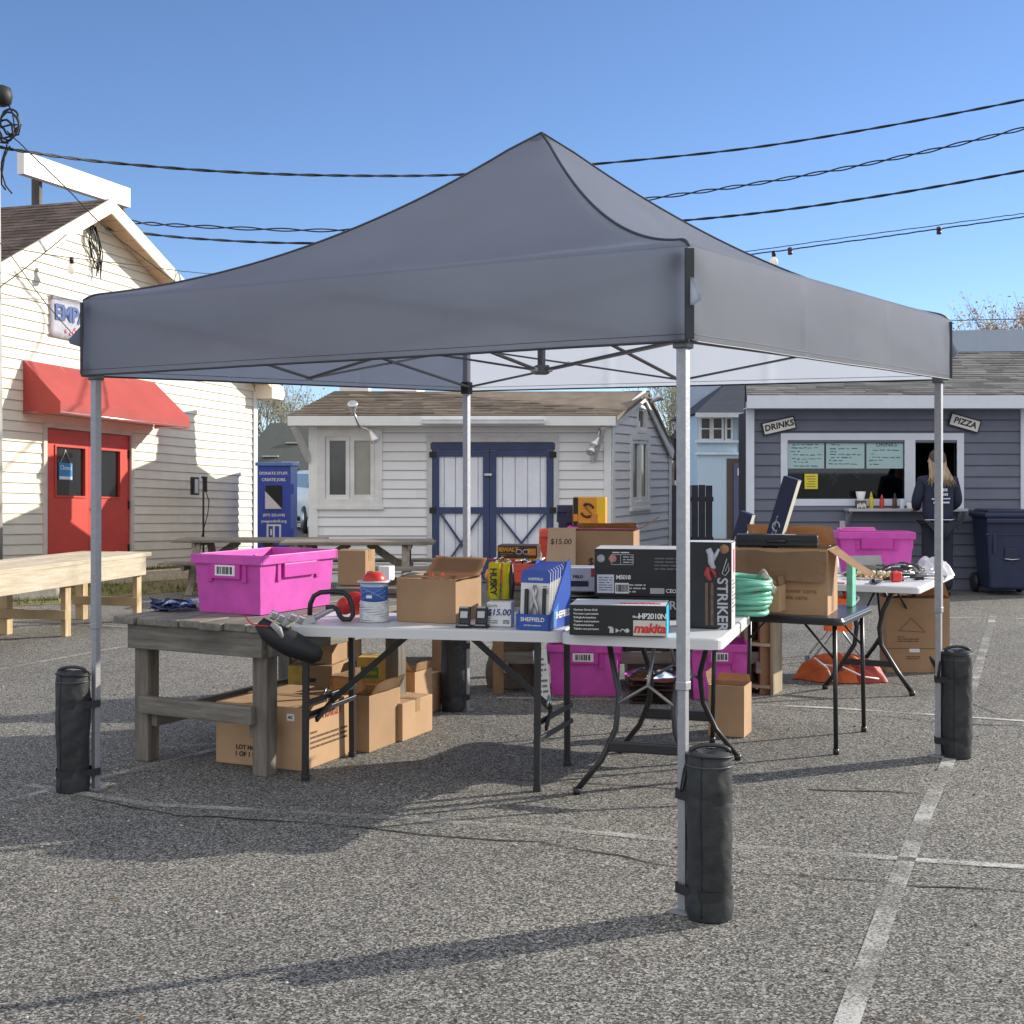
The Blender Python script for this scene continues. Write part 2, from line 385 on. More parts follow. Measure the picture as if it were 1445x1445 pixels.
# loose grit, leaf scraps and pebbles on the asphalt
mb = MB(); rr = random.Random(41)
for k in range(900):
    y = 2.6+14*rr.random()**1.6; x = rr.uniform(-.48, .48)*y*1.05; s_ = rr.uniform(.003, .009); 
    if rr.random() < .22:
        a = rr.uniform(0, 6.28); u = Vector((math.cos(a), math.sin(a), rr.uniform(-.2, .2)))*s_*2.2; v = Vector((-math.sin(a), math.cos(a), rr.uniform(0, .5)))*s_; c = Vector((x, y, s_*.8)); mb.face([c-u, c+v, c+u, c-v], 1, rr.uniform(.5, 1))
    else: mb.lathe([(s_*.5, 0), (s_, s_*.5), (s_*.3, s_)], (x, y, 0), 5, rot=(0, 0, rr.uniform(0, 3)), m=rr.choice((0, 0, 2)), smooth=False)
o = mb.build('loose_grit', None, [mat('grit_pale', (.42, .40, .37), .9, .3, 40), mat('dead_leaf', (.24, .14, .06), .8, .3, 20, tint=True), mat('grit_dark', (.08, .08, .08), .9)]); tag(o, 'loose grit and leaf scraps scattered over the asphalt', 'grit', kind='stuff')

# ---------------------------------------------------------------- cream clapboard building on the left
XV, KP, TI = 1350.0, .0813, .035
Dn = math.hypot(XV-CX, F); S0 = 1/(KP*(XV-64))
HU = Vector(((XV-CX)/Dn, F/Dn, 0)); HN = Vector((F/Dn, -(XV-CX)/Dn, 0)); UU = HU+Vector((0, 0, -TI)); ZV = Vector((0, 0, 1))
O1 = Vector(((64-CX)*S0, F*S0, 0))
def uv1(x, y, off=0.0):
    p = on_plane(x, y, O1+HN*off, HN)-O1; u = p.dot(HU); return (u, p.z+TI*u)
def W1(u, v, o=0.0): return O1+UU*u+ZV*v+HN*o
bld = thing('cream_building', 'cream clapboard building with red double door and red awning at the left', 'building', O1)
def L1(u, v, o=0.0): return W1(u, v, o)-O1
CREAM = mat('cream_siding', (.80, .735, .60), .55, .07, 2.5, tint=True)
CTRIM = mat('cream_trim', (.80, .72, .57), .5, .06)
uR = uv1(360, 700)[0]; pk = uv1(128, 297); vE = uv1(360, 545)[1]; uL = -6.2
slL = (uv1(0, 371)[1]-pk[1])/(uv1(0, 371)[0]-pk[0])
vL = pk[1]+slL*(uL-pk[0])
poly1 = [(uL, -.3), (uR, -.3), (uR, vE), pk, (uL, vL)]
dl, dt = uv1(64, 604); dr, dt2 = uv1(183, 614); db = .06; dt = (dt+dt2)/2
mb = MB(); laps(mb, (0, 0, 0), UU, ZV, HN, polyext(poly1), -.3, pk[1]-.01, .135, .016, [(dl-.03, dr+.03, -.5, dt+.03)], jit=.09, edge=.006, lap_shade=.5, tab=3.4, tv=.12)
mb.prism([L1(u, v, -.30) for u, v in poly1], HN*.18)
for (ua, ub, va, vb) in ((uL, dl-.03, -.3, dt+.03), (dr+.03, uR, -.3, dt+.03), (uL, uR, dt+.03, vE)): mb.prism([L1(ua, va, -.12), L1(ub, va, -.12), L1(ub, vb, -.12), L1(ua, vb, -.12)], HN*.118)
# the far return wall and back so the building is a solid
bk = -HN*6.5
def wallquad(a, b): mb.face([L1(*a, -.012), L1(*b, -.012), L1(*b, -.012)+bk, L1(*a, -.012)+bk])
wallquad((uR, -.3), (uR, vE)); wallquad((uL, vL), (uL, -.3)); mb.face([L1(u, v, -.012)+bk for u, v in poly1])
mb.build('wall', bld, CREAM)
SHIN1 = mat('brown_shingles', (.15, .105, .08), .9, .35, 3, tint=True)
OV = .32
def slope(a, b, name, ext_dn, m_):
    (ua, va), (ub, vb) = a, b; d = Vector((ub-ua, vb-va)); ln = d.length; d.normalize()
    ub2, vb2 = ub+d.x*ext_dn, vb+d.y*ext_dn
    up = [L1(ua, va+.14, OV), L1(ub2, vb2+.14, OV)]
    mb = MB(); back = -HN*(6.9+OV)
    Vd = (up[0]-up[1]); Lv = Vd.length; Vd.normalize(); nrm = Vd.cross(HN); nrm = nrm if nrm.z > 0 else -nrm
    mb.prism([L1(ua, va, OV), L1(ub2, vb2, OV), up[1]-nrm*.01, up[0]-nrm*.01], back, 1)
    laps(mb, up[1], -HN, Vd, nrm, lambda v: (0, 6.9+OV), 0, Lv, .14, .012, tab=.3, jit=.45)
    mb.build(name, bld, [m_, CTRIM]); return up, L1(ub2, vb2, OV)
slope(pk, (uL, vL), 'roof', .5, SHIN1); slope(pk, (uR, vE), 'roof', .35, SHIN1)
# rake boards, soffit planks, corner board, eave return
SOFF = mat('soffit_planks', (.60, .46, .30), .7, .1, 3)
for (a, b, ex) in ((pk, (uL, vL), .5), (pk, (uR, vE), .35)):
    d = Vector((b[0]-a[0], b[1]-a[1])).normalized(); e = (b[0]+d.x*ex, b[1]+d.y*ex)
    mb = MB(); q = [L1(a[0], a[1]-.06, OV+.003), L1(e[0], e[1]-.06, OV+.003), L1(e[0], e[1]+.145, OV+.003), L1(a[0], a[1]+.145, OV+.003)]
    mb.prism(q, HN*.03); mb.build('rake_board', bld, CTRIM)
    mb = MB(); n = 22
    for i in range(n):
        p0 = Vector(a)+(Vector(e)-Vector(a))*(i/n); p1 = Vector(a)+(Vector(e)-Vector(a))*((i+.93)/n)
        mb.prism([L1(p0.x, p0.y-.002, .02), L1(p1.x, p1.y-.002, .02), L1(p1.x, p1.y-.014, .02), L1(p0.x, p0.y-.014, .02)], HN*(OV-.02))
    mb.build('soffit', bld, SOFF)
mb = MB(); mb.prism([L1(uR-.10, -.3, .018), L1(uR+.02, -.3, .018), L1(uR+.02, vE-.1, .018), L1(uR-.10, vE-.1, .018)], HN*.02); mb.build('corner_board', bld, WHT)
mb = MB(); mb.prism([L1(uR-.05, vE-.22, .02), L1(uR+.36, vE-.22, .02), L1(uR+.42, vE-.10, .02), L1(uR+.36, vE+.02, .02), L1(uR-.05, vE+.05, .02)], HN*(OV+.02)); mb.build('eave_return', bld, CTRIM)
# red double door
DRED = mat('red_door_paint', (.58, .062, .045), .42, .10, 3)
um = (dl+dr)/2
DG = mat('door_glass', (.018, .020, .022), .06, .2, spec=.8)
fr = MB()
for (a, b, c, d) in ((dl-.07, dl, db-.2, dt+.07), (dr, dr+.07, db-.2, dt+.07), (dl, dr, dt, dt+.07)):
    fr.prism([L1(a, c, .0), L1(b, c, .0), L1(b, d, .0), L1(a, d, .0)], HN*.035)
fr.build('door_frame', bld, mat('door_frame_paint', (.62, .58, .52), .5))
for i, (a, b) in enumerate(((dl+.004, um-.004), (um+.004, dr-.004))):
    wl, wr = (a+.22, b-.1) if i == 0 else (a+.1, b-.24)
    w0, w1 = uv1(80, 699)[1], uv1(80, 630)[1]
    mb = MB()
    for (p, q, s, t) in ((a, wl, db, dt-.004), (wr, b, db, dt-.004), (wl, wr, db, w0), (wl, wr, w1, dt-.004)):
        mb.prism([L1(p, s, -.06), L1(q, s, -.06), L1(q, t, -.06), L1(p, t, -.06)], HN*.05)
    dobj = mb.build('door', bld, DRED)
    mb = MB(); mb.prism([L1(wl, w0, -.05), L1(wr, w0, -.05), L1(wr, w1, -.05), L1(wl, w1, -.05)], HN*.015); mb.build('pane', dobj, DG)
    mb = MB(); fw = .025
    for (p, q, s, t) in ((wl-fw, wl, w0-fw, w1+fw), (wr, wr+fw, w0-fw, w1+fw), (wl, wr, w0-fw, w0), (wl, wr, w1, w1+fw)):
        mb.prism([L1(p, s, -.0105), L1(q, s, -.0105), L1(q, t, -.0105), L1(p, t, -.0105)], HN*.018)
    mb.build('window_bead', dobj, DRED)
    mb = MB()
    for hz in (.35, 1.0, 1.75): mb.bar(L1((a+.02) if i == 0 else (b-.02), hz, -.004), L1((a+.02) if i == 0 else (b-.02), hz+.12, -.004), .03, .02)
    mb.build('hinge', dobj, INK)
    if i == 1:
        mb = MB(); hu, hv = a+.07, 1.02
        mb.prism([L1(hu-.03, hv-.12, -.009), L1(hu+.03, hv-.12, -.009), L1(hu+.03, hv+.14, -.009), L1(hu-.03, hv+.14, -.009)], HN*.012)
        mb.tube([L1(hu, hv, .0), L1(hu, hv, .055), L1(hu+.05, hv-.02, .06), L1(hu+.12, hv-.05, .06)], .011); mb.build('handle', dobj, SILV)
mb = MB(); mb.prism([L1(dl-.1, -.12, .0), L1(dr+.1, -.12, .0), L1(dr+.1, db-.004, .0), L1(dl-.1, db-.004, .0)], HN*.22); mb.build('doorstep', bld, mat('concrete', (.40, .38, .34), .9, .15, 8))
# red awning: sloping sheet, two wedge sides, drop lip
AW = fabric('red_awning_cloth', (.47, .090, .080), .2, (.6, .10, .08), .65)
aL, aT = uv1(31, 508); aR, _ = uv1(216, 537); aB = uv1(84, 583, .62)[1]; aV = uv1(84, 566, .62)[1]; ao = .62
mb = MB()
mb.face([L1(aL, aT, .02), L1(aR, aT, .02), L1(aR+.04, aV, ao), L1(aL-.02, aV, ao)][::-1])
mb.face([L1(aL-.02, aV, ao), L1(aR+.04, aV, ao), L1(aR+.04, aB, ao), L1(aL-.02, aB, ao)][::-1])
mb.face([L1(aL, aT, .02), L1(aL-.02, aV, ao), L1(aL-.02, aB, ao), L1(aL, aB, .02)]); mb.face([L1(aR, aT, .02), L1(aR+.04, aV, ao), L1(aR+.04, aB, ao), L1(aR, aB, .02)][::-1])
awn = mb.build('awning', bld, AW)
mb = MB()
for pr in ([L1(aL, aB+.02, .03), L1(aL, aB+.02, ao-.01), L1(aR, aB+.02, ao-.01), L1(aR, aB+.02, .03)],): mb.tube(pr, .014)
for k in range(1, 4):
    u = aL+(aR-aL)*k/4; mb.tube([L1(u, aT-.02, .03), L1(u, aV-.01, ao-.02), L1(u, aB+.02, ao-.02)], .010)
mb.build('awning_frame', awn, SILV)
# timber kerb at the foot of the wall
mb = MB(); a, b = G(135, 826), G(330, 812); mb.bar(a+Vector((0, 0, .075)), b+Vector((0, 0, .075)), .12, .15, bev=.012)
tag(mb.build('timber_kerb', None, PINE), 'low pale timber edging beam on the ground by the red door', 'edging')
wsx = thing('wheel_stop', 'pale concrete parking block on the grass by the long pine table', 'parking block', G(25, 848), 24)
mb = MB(); mb.box((-.3, 0, .085), (1.5, .22, .17), bev=.045, seg=3); mb.build('block', wsx, mat('rough_concrete', (.46, .43, .37), .95, .3, 9, .5, 30))
# banner, closed sign
bn = thing('banner', 'white wall banner with blue block capitals partly behind the canopy', 'banner', O1)
b0 = uv1(68, 474); b1 = uv1(68, 415); buL, buR = b0[0], b0[0]+1.9
mb = MB(); mb.grid(lambda s, t: L1(buL+(buR-buL)*s, b0[1]+(b1[1]-b0[1])*t, .035+.006*math.sin(s*9)*math.sin(t*5)), 20, 6, thick=.003); mb.build('sheet', bn, mat('banner_vinyl', (.72, .72, .78), .4, .03))
lettering('EMPANADAS', .30, bn, frame(L1(buL+.08, b1[1]-.23, .05), UU, ZV), mat('banner_blue', (.012, .06, .24), .5), .03, align='LEFT', space=.92)
mb = MB(); rr = random.Random(5)
for k in range(14): mb.lathe([(.035*rr.uniform(.5, 1), 0), (.03, .003), (.0, .0035)], L1(buL+.55+rr.uniform(-.2, .5)*1.2, b0[1]+.14+rr.uniform(-.06, .07), .044), 8, rot=(R(90), 0, math.atan2(HU.y, HU.x)))
mb.build('printed_blossom', bn, mat('banner_pink', (.75, .25, .33), .5))
cs = thing('closed_sign', 'small blue sign reading Closed hung in the left door window', 'sign', O1)
c0, c1 = uv1(85, 677), uv1(104, 654)
mb = MB(); mb.prism([L1(c0[0], c0[1], -.028), L1(c1[0], c0[1], -.028), L1(c1[0], c1[1], -.028), L1(c0[0], c1[1], -.028)], HN*.006); mb.build('board', cs, mat('sign_blue', (.03, .26, .55), .5))
mb = MB(); uc = (c0[0]+c1[0])/2; mb.tube([L1(c0[0]+.03, c1[1], -.02), L1(uc, c1[1]+.17, -.02), L1(c1[0]-.03, c1[1], -.02)], .003); mb.lathe([(.015, 0), (.012, .012), (.0, .013)], L1(uc, c1[1]+.17, -.03), 8, rot=(R(90), 0, 0)); mb.build('cord', cs, WHT)
lettering('Closed', .085, cs, frame(L1(uc, (c0[1]+c1[1])/2+.05, -.018), UU, ZV), WHT, .015)
mb = MB(); mb.prism([L1(c0[0]+.01, c0[1]+.01, -.021), L1(c1[0]-.01, c0[1]+.01, -.021), L1(c1[0]-.01, c0[1]+.05, -.021), L1(c0[0]+.01, c0[1]+.05, -.021)], HN*.003); mb.build('white_strip', cs, PAPER)
# roof sign board on its posts
rs = thing('roof_sign', 'long blank white sign board standing on posts above the cream roof', 'sign', O1)
q = [on_plane(x, y, O1-HN*.9, HN)-O1 for x, y in ((34, 245), (184, 293), (184, 266), (34, 213))]
mb = MB(); mb.prism(q, -HN*.12); mb.build('board', rs, mat('sign_white', (.82, .80, .76), .5, .03))
for x, y0, y1 in ((52, 248, 330), (170, 285, 330)):
    a, b = on_plane(x, y0-10, O1-HN*1.1, HN)-O1, on_plane(x, y1, O1-HN*1.1, HN)-O1
    mb = MB(); mb.bar(a, b, .12, .12, bev=.008); mb.build('post', rs, wood('sign_post_wood', (.06, .05, .04), (.16, .14, .12), 'z'))
# flood lamp on a stake by the wall
wl_ = thing('work_light', 'black work lamp on a thin stand before the cream wall', 'lamp', O1)
a, b = uv1(287, 672, .25), uv1(287, 800, .25); t0 = uv1(272, 685, .3)
mb = MB(); mb.tube([L1(a[0], 0, .25), L1(a[0], a[1], .25)], .016); mb.build('stand', wl_, BLK)
mb = MB(); mb.prism([L1(t0[0]-.07, t0[1]-.15, .3), L1(t0[0]+.09, t0[1]-.15, .3), L1(t0[0]+.09, t0[1]+.13, .3), L1(t0[0]-.07, t0[1]+.13, .3)], HN*.06); hd = mb.build('lamp_head', wl_, BLK)
mb = MB(); mb.prism([L1(t0[0]-.04, t0[1]-.12, .361), L1(t0[0]+.06, t0[1]-.12, .361), L1(t0[0]+.06, t0[1]+.10, .361), L1(t0[0]-.04, t0[1]+.10, .361)], HN*.004); mb.build('lamp_glass', hd, mat('lamp_glass', (.55, .57, .6), .15))
mb = MB(); mb.bar(L1(a[0]-.04, a[1]-.02, .25), L1(a[0]+.10, a[1]-.02, .25), .03, .03); mb.bar(L1(a[0]+.02, a[1]-.25, .27), L1(a[0]+.02, a[1]-.02, .27), .06, .05); mb.build('bracket', wl_, BLK)
mb = MB(); mb.tube([L1(a[0]+.03, a[1]-.25, .28), L1(a[0]+.12, a[1]-.4, .28), L1(a[0]+.05, a[1]-.6, .3), L1(a[0]-.2, a[1]-1.1, .3), L1(a[0]-.25, a[1]-1.4, .3)], .008); mb.build('cord', wl_, BLK)
# service drop hanging on the gable, and a bare bulb
o = MB(); rr = random.Random(2)
g0 = L1(*uv1(126, 322, .06), .06)
for k in range(5):
    p = [g0+L1(0, -.06*k, 0)]
    x0, y0 = 126+rr.uniform(-4, 4), 318
    pts = [L1(*uv1(x0+rr.uniform(-3, 3)+dx, y0+dy, .06), .06+.01*k) for dx, dy in ((0, 0), (-2, 20), (2+3*k, 45), (10, 60+4*k), (14, 40), (8, 15), (3, 2))]
    o.tube(pts, .008, 5)
svc = o.build('service_cable', bld, INK)
gb = thing('gable_bulb', 'bare glass bulb hanging on a wire before the cream gable', 'bulb', O1)
c = L1(*uv1(101, 378, .35), .35)
mb = MB(); mb.lathe([(.0, -.09), (.045, -.075), (.06, -.03), (.05, .01), (.028, .05), (.02, .06)], c, 14); mb.build('globe', gb, fabric('bulb_glass', (.9, .9, .88), .6, (.95, .95, .92), .15))
mb = MB(); mb.lathe([(.03, .055), (.03, .14), (.012, .15)], c, 10); mb.build('socket', gb, BLK)

# ---------------------------------------------------------------- utility pole and the wires
up = thing('utility_pole', 'grey utility pole with coiled black cable at the left edge', 'utility pole', P(-3, 900, 16)*Vector((1, 1, 0)) if False else Vector((P(-12, 700, 16).x, 16, 0)))
mb = MB(); mb.tube([(0, 0, 0), (0, 0, 3), (0, 0, H+(664-128)*16/F)], [.13, .12, .09], 14); mb.build('pole', up, wood('pole_wood', (.28, .26, .24), (.50, .48, .45), 'z'))
def UPp(x, y, Z=15.8): return P(x, y, Z)-up.location
for k, (x, y, s) in enumerate(((16, 178, 1.0), (12, 185, .8), (18, 172, .9))):
    mb = MB(); n = 20; mb.tube([UPp(x-4+13*s*math.cos(i/n*6.283)+random.uniform(-2, 2), y+20*s*math.sin(i/n*6.283), 15.7+.03*k) for i in range(n)], .014, 6, closed=True); mb.build('cable_coil', up, INK)
mb = MB(); mb.lathe([(.05, 0), (.11, .03), (.13, .12), (.11, .22), (.04, .25)], UPp(2, 150), 14); mb.build('splice_can', up, INK)
mb = MB()
for pts in (((8, 140), (18, 160), (22, 190), (4, 195)), ((0, 180), (15, 176), (30, 176), (26, 190), (0, 196)), ((14, 206), (6, 222), (3, 245), (8, 262), (17, 273)), ((10, 204), (2, 230), (2, 260), (8, 268)), ((0, 201), (12, 202))):
    mb.tube([UPp(*p) for p in pts], .011, 6)
mb.build('jumper_wires', up, INK)
def cable(label, pts, r=.014, twist=0, cat='cable', group='overhead wires'):
    """pts: (x, y, Z); smooth run through them"""
    P3 = [P(*p) for p in pts]; out = []; n = 26
    for i in range(len(P3)-1):
        p0 = P3[max(i-1, 0)]; p1, p2 = P3[i], P3[i+1]; p3 = P3[min(i+2, len(P3)-1)]
        for k in range(n):
            t = k/n; out.append(.5*((2*p1)+(p2-p0)*t+(2*p0-5*p1+4*p2-p3)*t*t+(3*p1-p0-3*p2+p3)*t**3))
    out.append(P3[-1]); mb = MB()
    if twist:
        for ph in (0, math.pi):
            q = []
            for i, p in enumerate(out):
                a = i*.55+ph; q.append(p+Vector((0, math.cos(a), math.sin(a)))*twist)
            mb.tube(q, r, 5)
    else:
        mb.tube([p+Vector((0, 0, random.uniform(-1, 1)*.004)) for p in out], r, 6)
    return tag(mb.build('overhead_cable', None, INK), label, cat, group)
cable('topmost twisted black cable running from the pole above the canopy peak', [(-16, 203, 15.9), (30, 213, 15.9), (150, 229, 17), (330, 243, 18), (500, 248, 19), (660, 246, 20), (835, 232, 20.5), (1050, 210, 20.5), (1240, 180, 20), (1445, 141, 19), (1600, 108, 18)], .013, .009)
cable('loosely twisted second cable below the topmost one, right of the canopy', [(140, 308, 19), (250, 318, 20), (480, 325, 21), (700, 312, 21), (900, 283, 20.5), (1080, 257, 20), (1260, 224, 19.5), (1445, 181, 19), (1600, 140, 18)], .011, .022)
cable('third twisted cable down, lowest of the three thick ones', [(150, 323, 19), (280, 337, 20), (450, 343, 21), (700, 333, 21), (945, 313, 20.5), (1100, 297, 20), (1270, 272, 19.5), (1445, 241, 19), (1600, 212, 18)], .013, .009)
cable('thin diagonal wire from the pole down across the cream gable', [(10, 185, 15.8), (90, 262, 16), (150, 322, 16.3), (250, 400, 17)], .008)
cable('thin wire crossing the cream gable almost level', [(-20, 338, 15), (60, 358, 16), (190, 374, 18), (300, 386, 20), (420, 384, 22)], .006)
cable('thin wire sloping down over the blue lettered banner', [(12, 355, 15), (60, 422, 15.1), (110, 480, 15.2)], .006)
cable('thin slack wire rising to the right on the cream gable', [(-20, 420, 15), (40, 375, 15.2), (94, 331, 15.6)], .006)
cable('upper thin wire of the bulb string right of the canopy', [(900, 377, 19), (1038, 357, 18.6), (1240, 329, 18), (1445, 301, 17.5), (1560, 284, 17)], .006)
cable('lower thin wire of the bulb string right of the canopy', [(900, 378, 19), (1045, 361, 18.6), (1240, 335, 18), (1445, 306, 17.5), (1560, 289, 17)], .009)
cable('thin level wire above the grey rooftop panel at the right', [(1280, 450, 24), (1340, 452, 24), (1445, 450, 24), (1560, 448, 24)], .008)
bs = thing('string_bulb', 'lit looking clear bulb on the string over the canopy', 'bulb', P(1092, 355, 18.5))
mb = MB(); mb.lathe([(.028, -.075), (.03, 0), (.02, .01)], (0, 0, 0), 10); mb.build('socket', bs, BLK)
mb = MB(); mb.lathe([(0, -.21), (.045, -.195), (.065, -.15), (.05, -.11), (.026, -.076)], (0, 0, 0), 14); mb.build('globe', bs, fabric('bulb_glass', (.9, .9, .88), .6, (.95, .95, .92), .15))
for (x, y, Z, l) in ((1115, 352, 18.4, 'empty black bulb socket next to the clear bulb on the string'), (1325, 323, 17.9, 'empty black bulb socket farther right alone on the string')):
    mb = MB(); mb.lathe([(.02, -.075), (.034, -.07), (.034, -.035), (.028, -.03), (.034, -.025), (.034, .02), (.015, .03)], (0, 0, 0), 10)
    tag(mb.build('bulb_socket', None, mat('brown_bakelite', (.06, .025, .02), .4), P(x, y, Z)), l, 'socket', 'bulb sockets on the string')

# ---------------------------------------------------------------- white shed
ZS = 17.6; ks = F/ZS; gs = YH+1.5*ks
def SX(x): return (x-CX)/ks
def SZ(y): return H-(y-YH)/ks
shed = thing('white_shed', 'white clapboard shed with brown shingle roof and blue trimmed doors', 'shed', (0, ZS, 0))
SID = mat('white_siding', (.82, .81, .81), .55, .04, 1.5, tint=True)
x0, x1 = SX(437), SX(862); eave = SZ(592)
br = P(945, 640, 20.2)-Vector((0, ZS, 0)); br.z = 0     # back right corner
ridge_r = P(905, 552, 18.9)-Vector((0, ZS, 0)); ridge_l = P(484, 552, 19.3)-Vector((0, ZS, 0)); bl = Vector((SX(462), br.y, 0))
dx0, dx1, dtop = SX(613), SX(778), SZ(632); wx0, wx1, wz0, wz1 = SX(459), SX(529), SZ(704), SZ(616)
polyF = [(x0, 0), (x1, 0), (x1, eave), (x0, eave)]
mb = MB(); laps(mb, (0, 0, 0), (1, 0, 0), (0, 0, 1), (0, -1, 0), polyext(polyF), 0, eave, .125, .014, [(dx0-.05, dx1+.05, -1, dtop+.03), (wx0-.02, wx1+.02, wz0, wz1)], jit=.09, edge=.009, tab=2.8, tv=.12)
mb.prism([(x0, .08, 0), (x1-.06, .08, 0), (x1-.06, .08, eave), (x0, .08, eave)], (0, .08, 0))
sU = Vector((br.x-x1, br.y, 0)); sl_ = sU.length; sU.normalize(); sN = Vector((sU.y, -sU.x, 0))
rp = (Vector((ridge_r.x-x1, ridge_r.y, 0)).dot(sU), ridge_r.z); eb = H-(640-YH)*20.2/F
sidep = [(0, 0), (sl_, 0), (sl_, eb), (rp[0], rp[1]-.10), (0, eave)]
def suv(x, y):
    p = on_plane(x, y, Vector((x1, ZS, 0)), sN)-Vector((x1, ZS, 0)); return p.dot(sU), p.z
def SW(u, v, o=0.0): return Vector((x1, 0, 0))+sU*u+ZV*v+sN*o
w2a, w2b = suv(891, 708), suv(913, 622); w3a, w3b = suv(899, 606), suv(910, 578)
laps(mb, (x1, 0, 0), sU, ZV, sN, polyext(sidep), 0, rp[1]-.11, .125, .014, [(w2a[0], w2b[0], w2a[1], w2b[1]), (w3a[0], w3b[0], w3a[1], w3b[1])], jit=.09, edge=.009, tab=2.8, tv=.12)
mb.prism([SW(u, v, -.14) for u, v in sidep], sN*.07)
mb.face([(x0, 0, 0), (bl.x, bl.y, 0), (bl.x, bl.y, eb), (ridge_l.x, ridge_l.y, ridge_l.z-.1), (x0, 0, eave)]); mb.face([(bl.x, bl.y, 0), (br.x, br.y, 0), (br.x, br.y, eb), (bl.x, bl.y, eb)])
mb.build('wall', shed, SID)
SHIN2 = mat('tan_shingles', (.20, .155, .115), .9, .22, 4, tint=True)
def roof_slope(parent, a, b, c, d, m, name='roof', lap=.13, tab=.28, th=.05, mtrim=WHT):
    """a-b eave (left to right), c-d ridge (right to left)"""
    a, b, c, d = map(Vector, (a, b, c, d)); U = (b-a).normalized(); n = U.cross(d-a).normalized(); n = n if n.z > 0 else -n; V = n.cross(U)
    if V.dot(d-a) < 0: V = -V
    pl = [((p-a).dot(U), (p-a).dot(V)) for p in (a, b, c, d)]
    mb = MB(); mb.prism([p-n*.012 for p in (a, b, c, d)], -n*th, 0)
    laps(mb, a, U, V, n, polyext(pl), 0, max(pl[2][1], pl[3][1]), lap, .013, tab=tab, jit=.5); return mb.build(name, parent, [m, mtrim])
ea = SZ(588)
fo = -.32
roof_slope(shed, (SX(412), fo, ea), (SX(866)+.02, fo, ea), ridge_r+sN*.12, ridge_l-Vector((.12, 0, 0)), SHIN2)
roof_slope(shed, (br.x+.15, br.y+.25, eb-.05), (bl.x-.2, br.y+.25, eb-.05), ridge_l-Vector((.12, 0, -.004)), ridge_r+sN*.12+Vector((0, 0, .004)), SHIN2)
mb = MB(); mb.box(((SX(412)+SX(866))/2, fo-.012, SZ(595)), (SX(866)-SX(412), .025, .125)); mb.build('fascia', shed, WHT)
mb = MB(); mb.box(((SX(412)+SX(866))/2, fo/2+.01, SZ(601)-.005), (SX(866)-SX(412)-.02, -fo-.03, .012)); mb.build('soffit', shed, WHT)
mb = MB(); mb.box((SX(683), fo-.065, SZ(596)), (SX(768)-SX(597), .07, .075), bev=.012); mb.box((SX(683), fo-.10, SZ(594)), (SX(766)-SX(599), .012, .02)); mb.build('gutter', shed, mat('gutter_white', (.66, .67, .69), .4))
for (p, q) in (((0, eave), rp), ((sl_, eb), rp)):
    mb = MB(); a, b = SW(p[0], p[1]-.02, .05), SW(q[0], q[1]-.06, .05); mb.bar(a, b, .03, .16, up=sN.cross((b-a).normalized())); mb.build('rake_board', shed, WHT)
mb = MB(); mb.box((x1-.045, -.016, eave/2), (.10, .03, eave)); mb.prism([SW(-.0, 0, .016), SW(.10, 0, .016), SW(.10, eave-.05, .016), SW(0, eave-.05, .016)], sN*.014); mb.build('corner_board', shed, WHT)
mb = MB(); mb.box((x0+.05, -.016, eave/2), (.12, .03, eave)); mb.build('corner_board', shed, WHT)
mb = MB(); mb.prism([SW(sl_-.09, 0, .016), SW(sl_+.01, 0, .016), SW(sl_+.01, eb-.03, .016), SW(sl_-.09, eb-.03, .016)], sN*.014); mb.build('corner_board', shed, WHT)
for xx in (SX(420), SX(849)):      # eave brackets
    mb = MB(); s = 1 if xx < 0 else -1
    mb.bar((xx, fo+.02, SZ(603)), (xx+s*.14+.02, -.03, SZ(650)), .05, .09); mb.build('eave_bracket', shed, mat('bracket_grey', (.52, .51, .50), .6))
# window left
def window(parent, T, u0, u1, v0, v1, split, fm, gm, fw=.05, casing=.09, sill=True):
    """T(u, v, o) gives points in the wall's frame"""
    nn = T(0, 0, 1)-T(0, 0, 0)
    def rect(mb, a, b, c, d, o, t, m=0): mb.prism([T(a, c, o), T(b, c, o), T(b, d, o), T(a, d, o)], nn*t, m)
    mb = MB()
    for r in ((u0-casing, u0, v0-casing, v1+casing), (u1, u1+casing, v0-casing, v1+casing), (u0, u1, v1, v1+casing), (u0, u1, v0-casing, v0)): rect(mb, *r, .002, .026)
    if sill: rect(mb, u0-casing-.02, u1+casing+.02, v0-casing-.04, v0-casing-.001, .002, .05)
    fr = mb.build('window', parent, fm)
    us = [u0+(u1-u0)*i/split for i in range(split+1)]
    for i in range(split):
        a, b = us[i]+.003, us[i+1]-.003; mb = MB()
        for r in ((a, a+fw, v0, v1), (b-fw, b, v0, v1), (a+fw, b-fw, v0, v0+fw), (a+fw, b-fw, v1-fw, v1)): rect(mb, *r, -.045+.012*i, .05)
        mb.build('sash', fr, fm)
        mb = MB(); rect(mb, a+fw, b-fw, v0+fw, v1-fw, -.03+.012*i, .008); mb.build('pane', fr, gm[i % len(gm)])
    return fr
def TF(u, v, o=0.0): return Vector((u, -o, v))
DGL = mat('dark_window_glass', (.075, .078, .075), .08, .25, 2, spec=.7)
CUR = mat('curtained_window_glass', (.33, .32, .27), .12, .12, 3, spec=.6)
window(shed, TF, wx0, wx1, wz0, wz1, 2, mat('window_white', (.72, .71, .69), .45), [DGL, CUR], .055, .10)
window(shed, SW, w2a[0], w2b[0], w2a[1], w2b[1], 2, WHT, [DGL, DGL], .05, .09)
window(shed, SW, w3a[0], w3b[0], w3a[1], w3b[1], 1, WHT, [DGL], .03, .05, False)
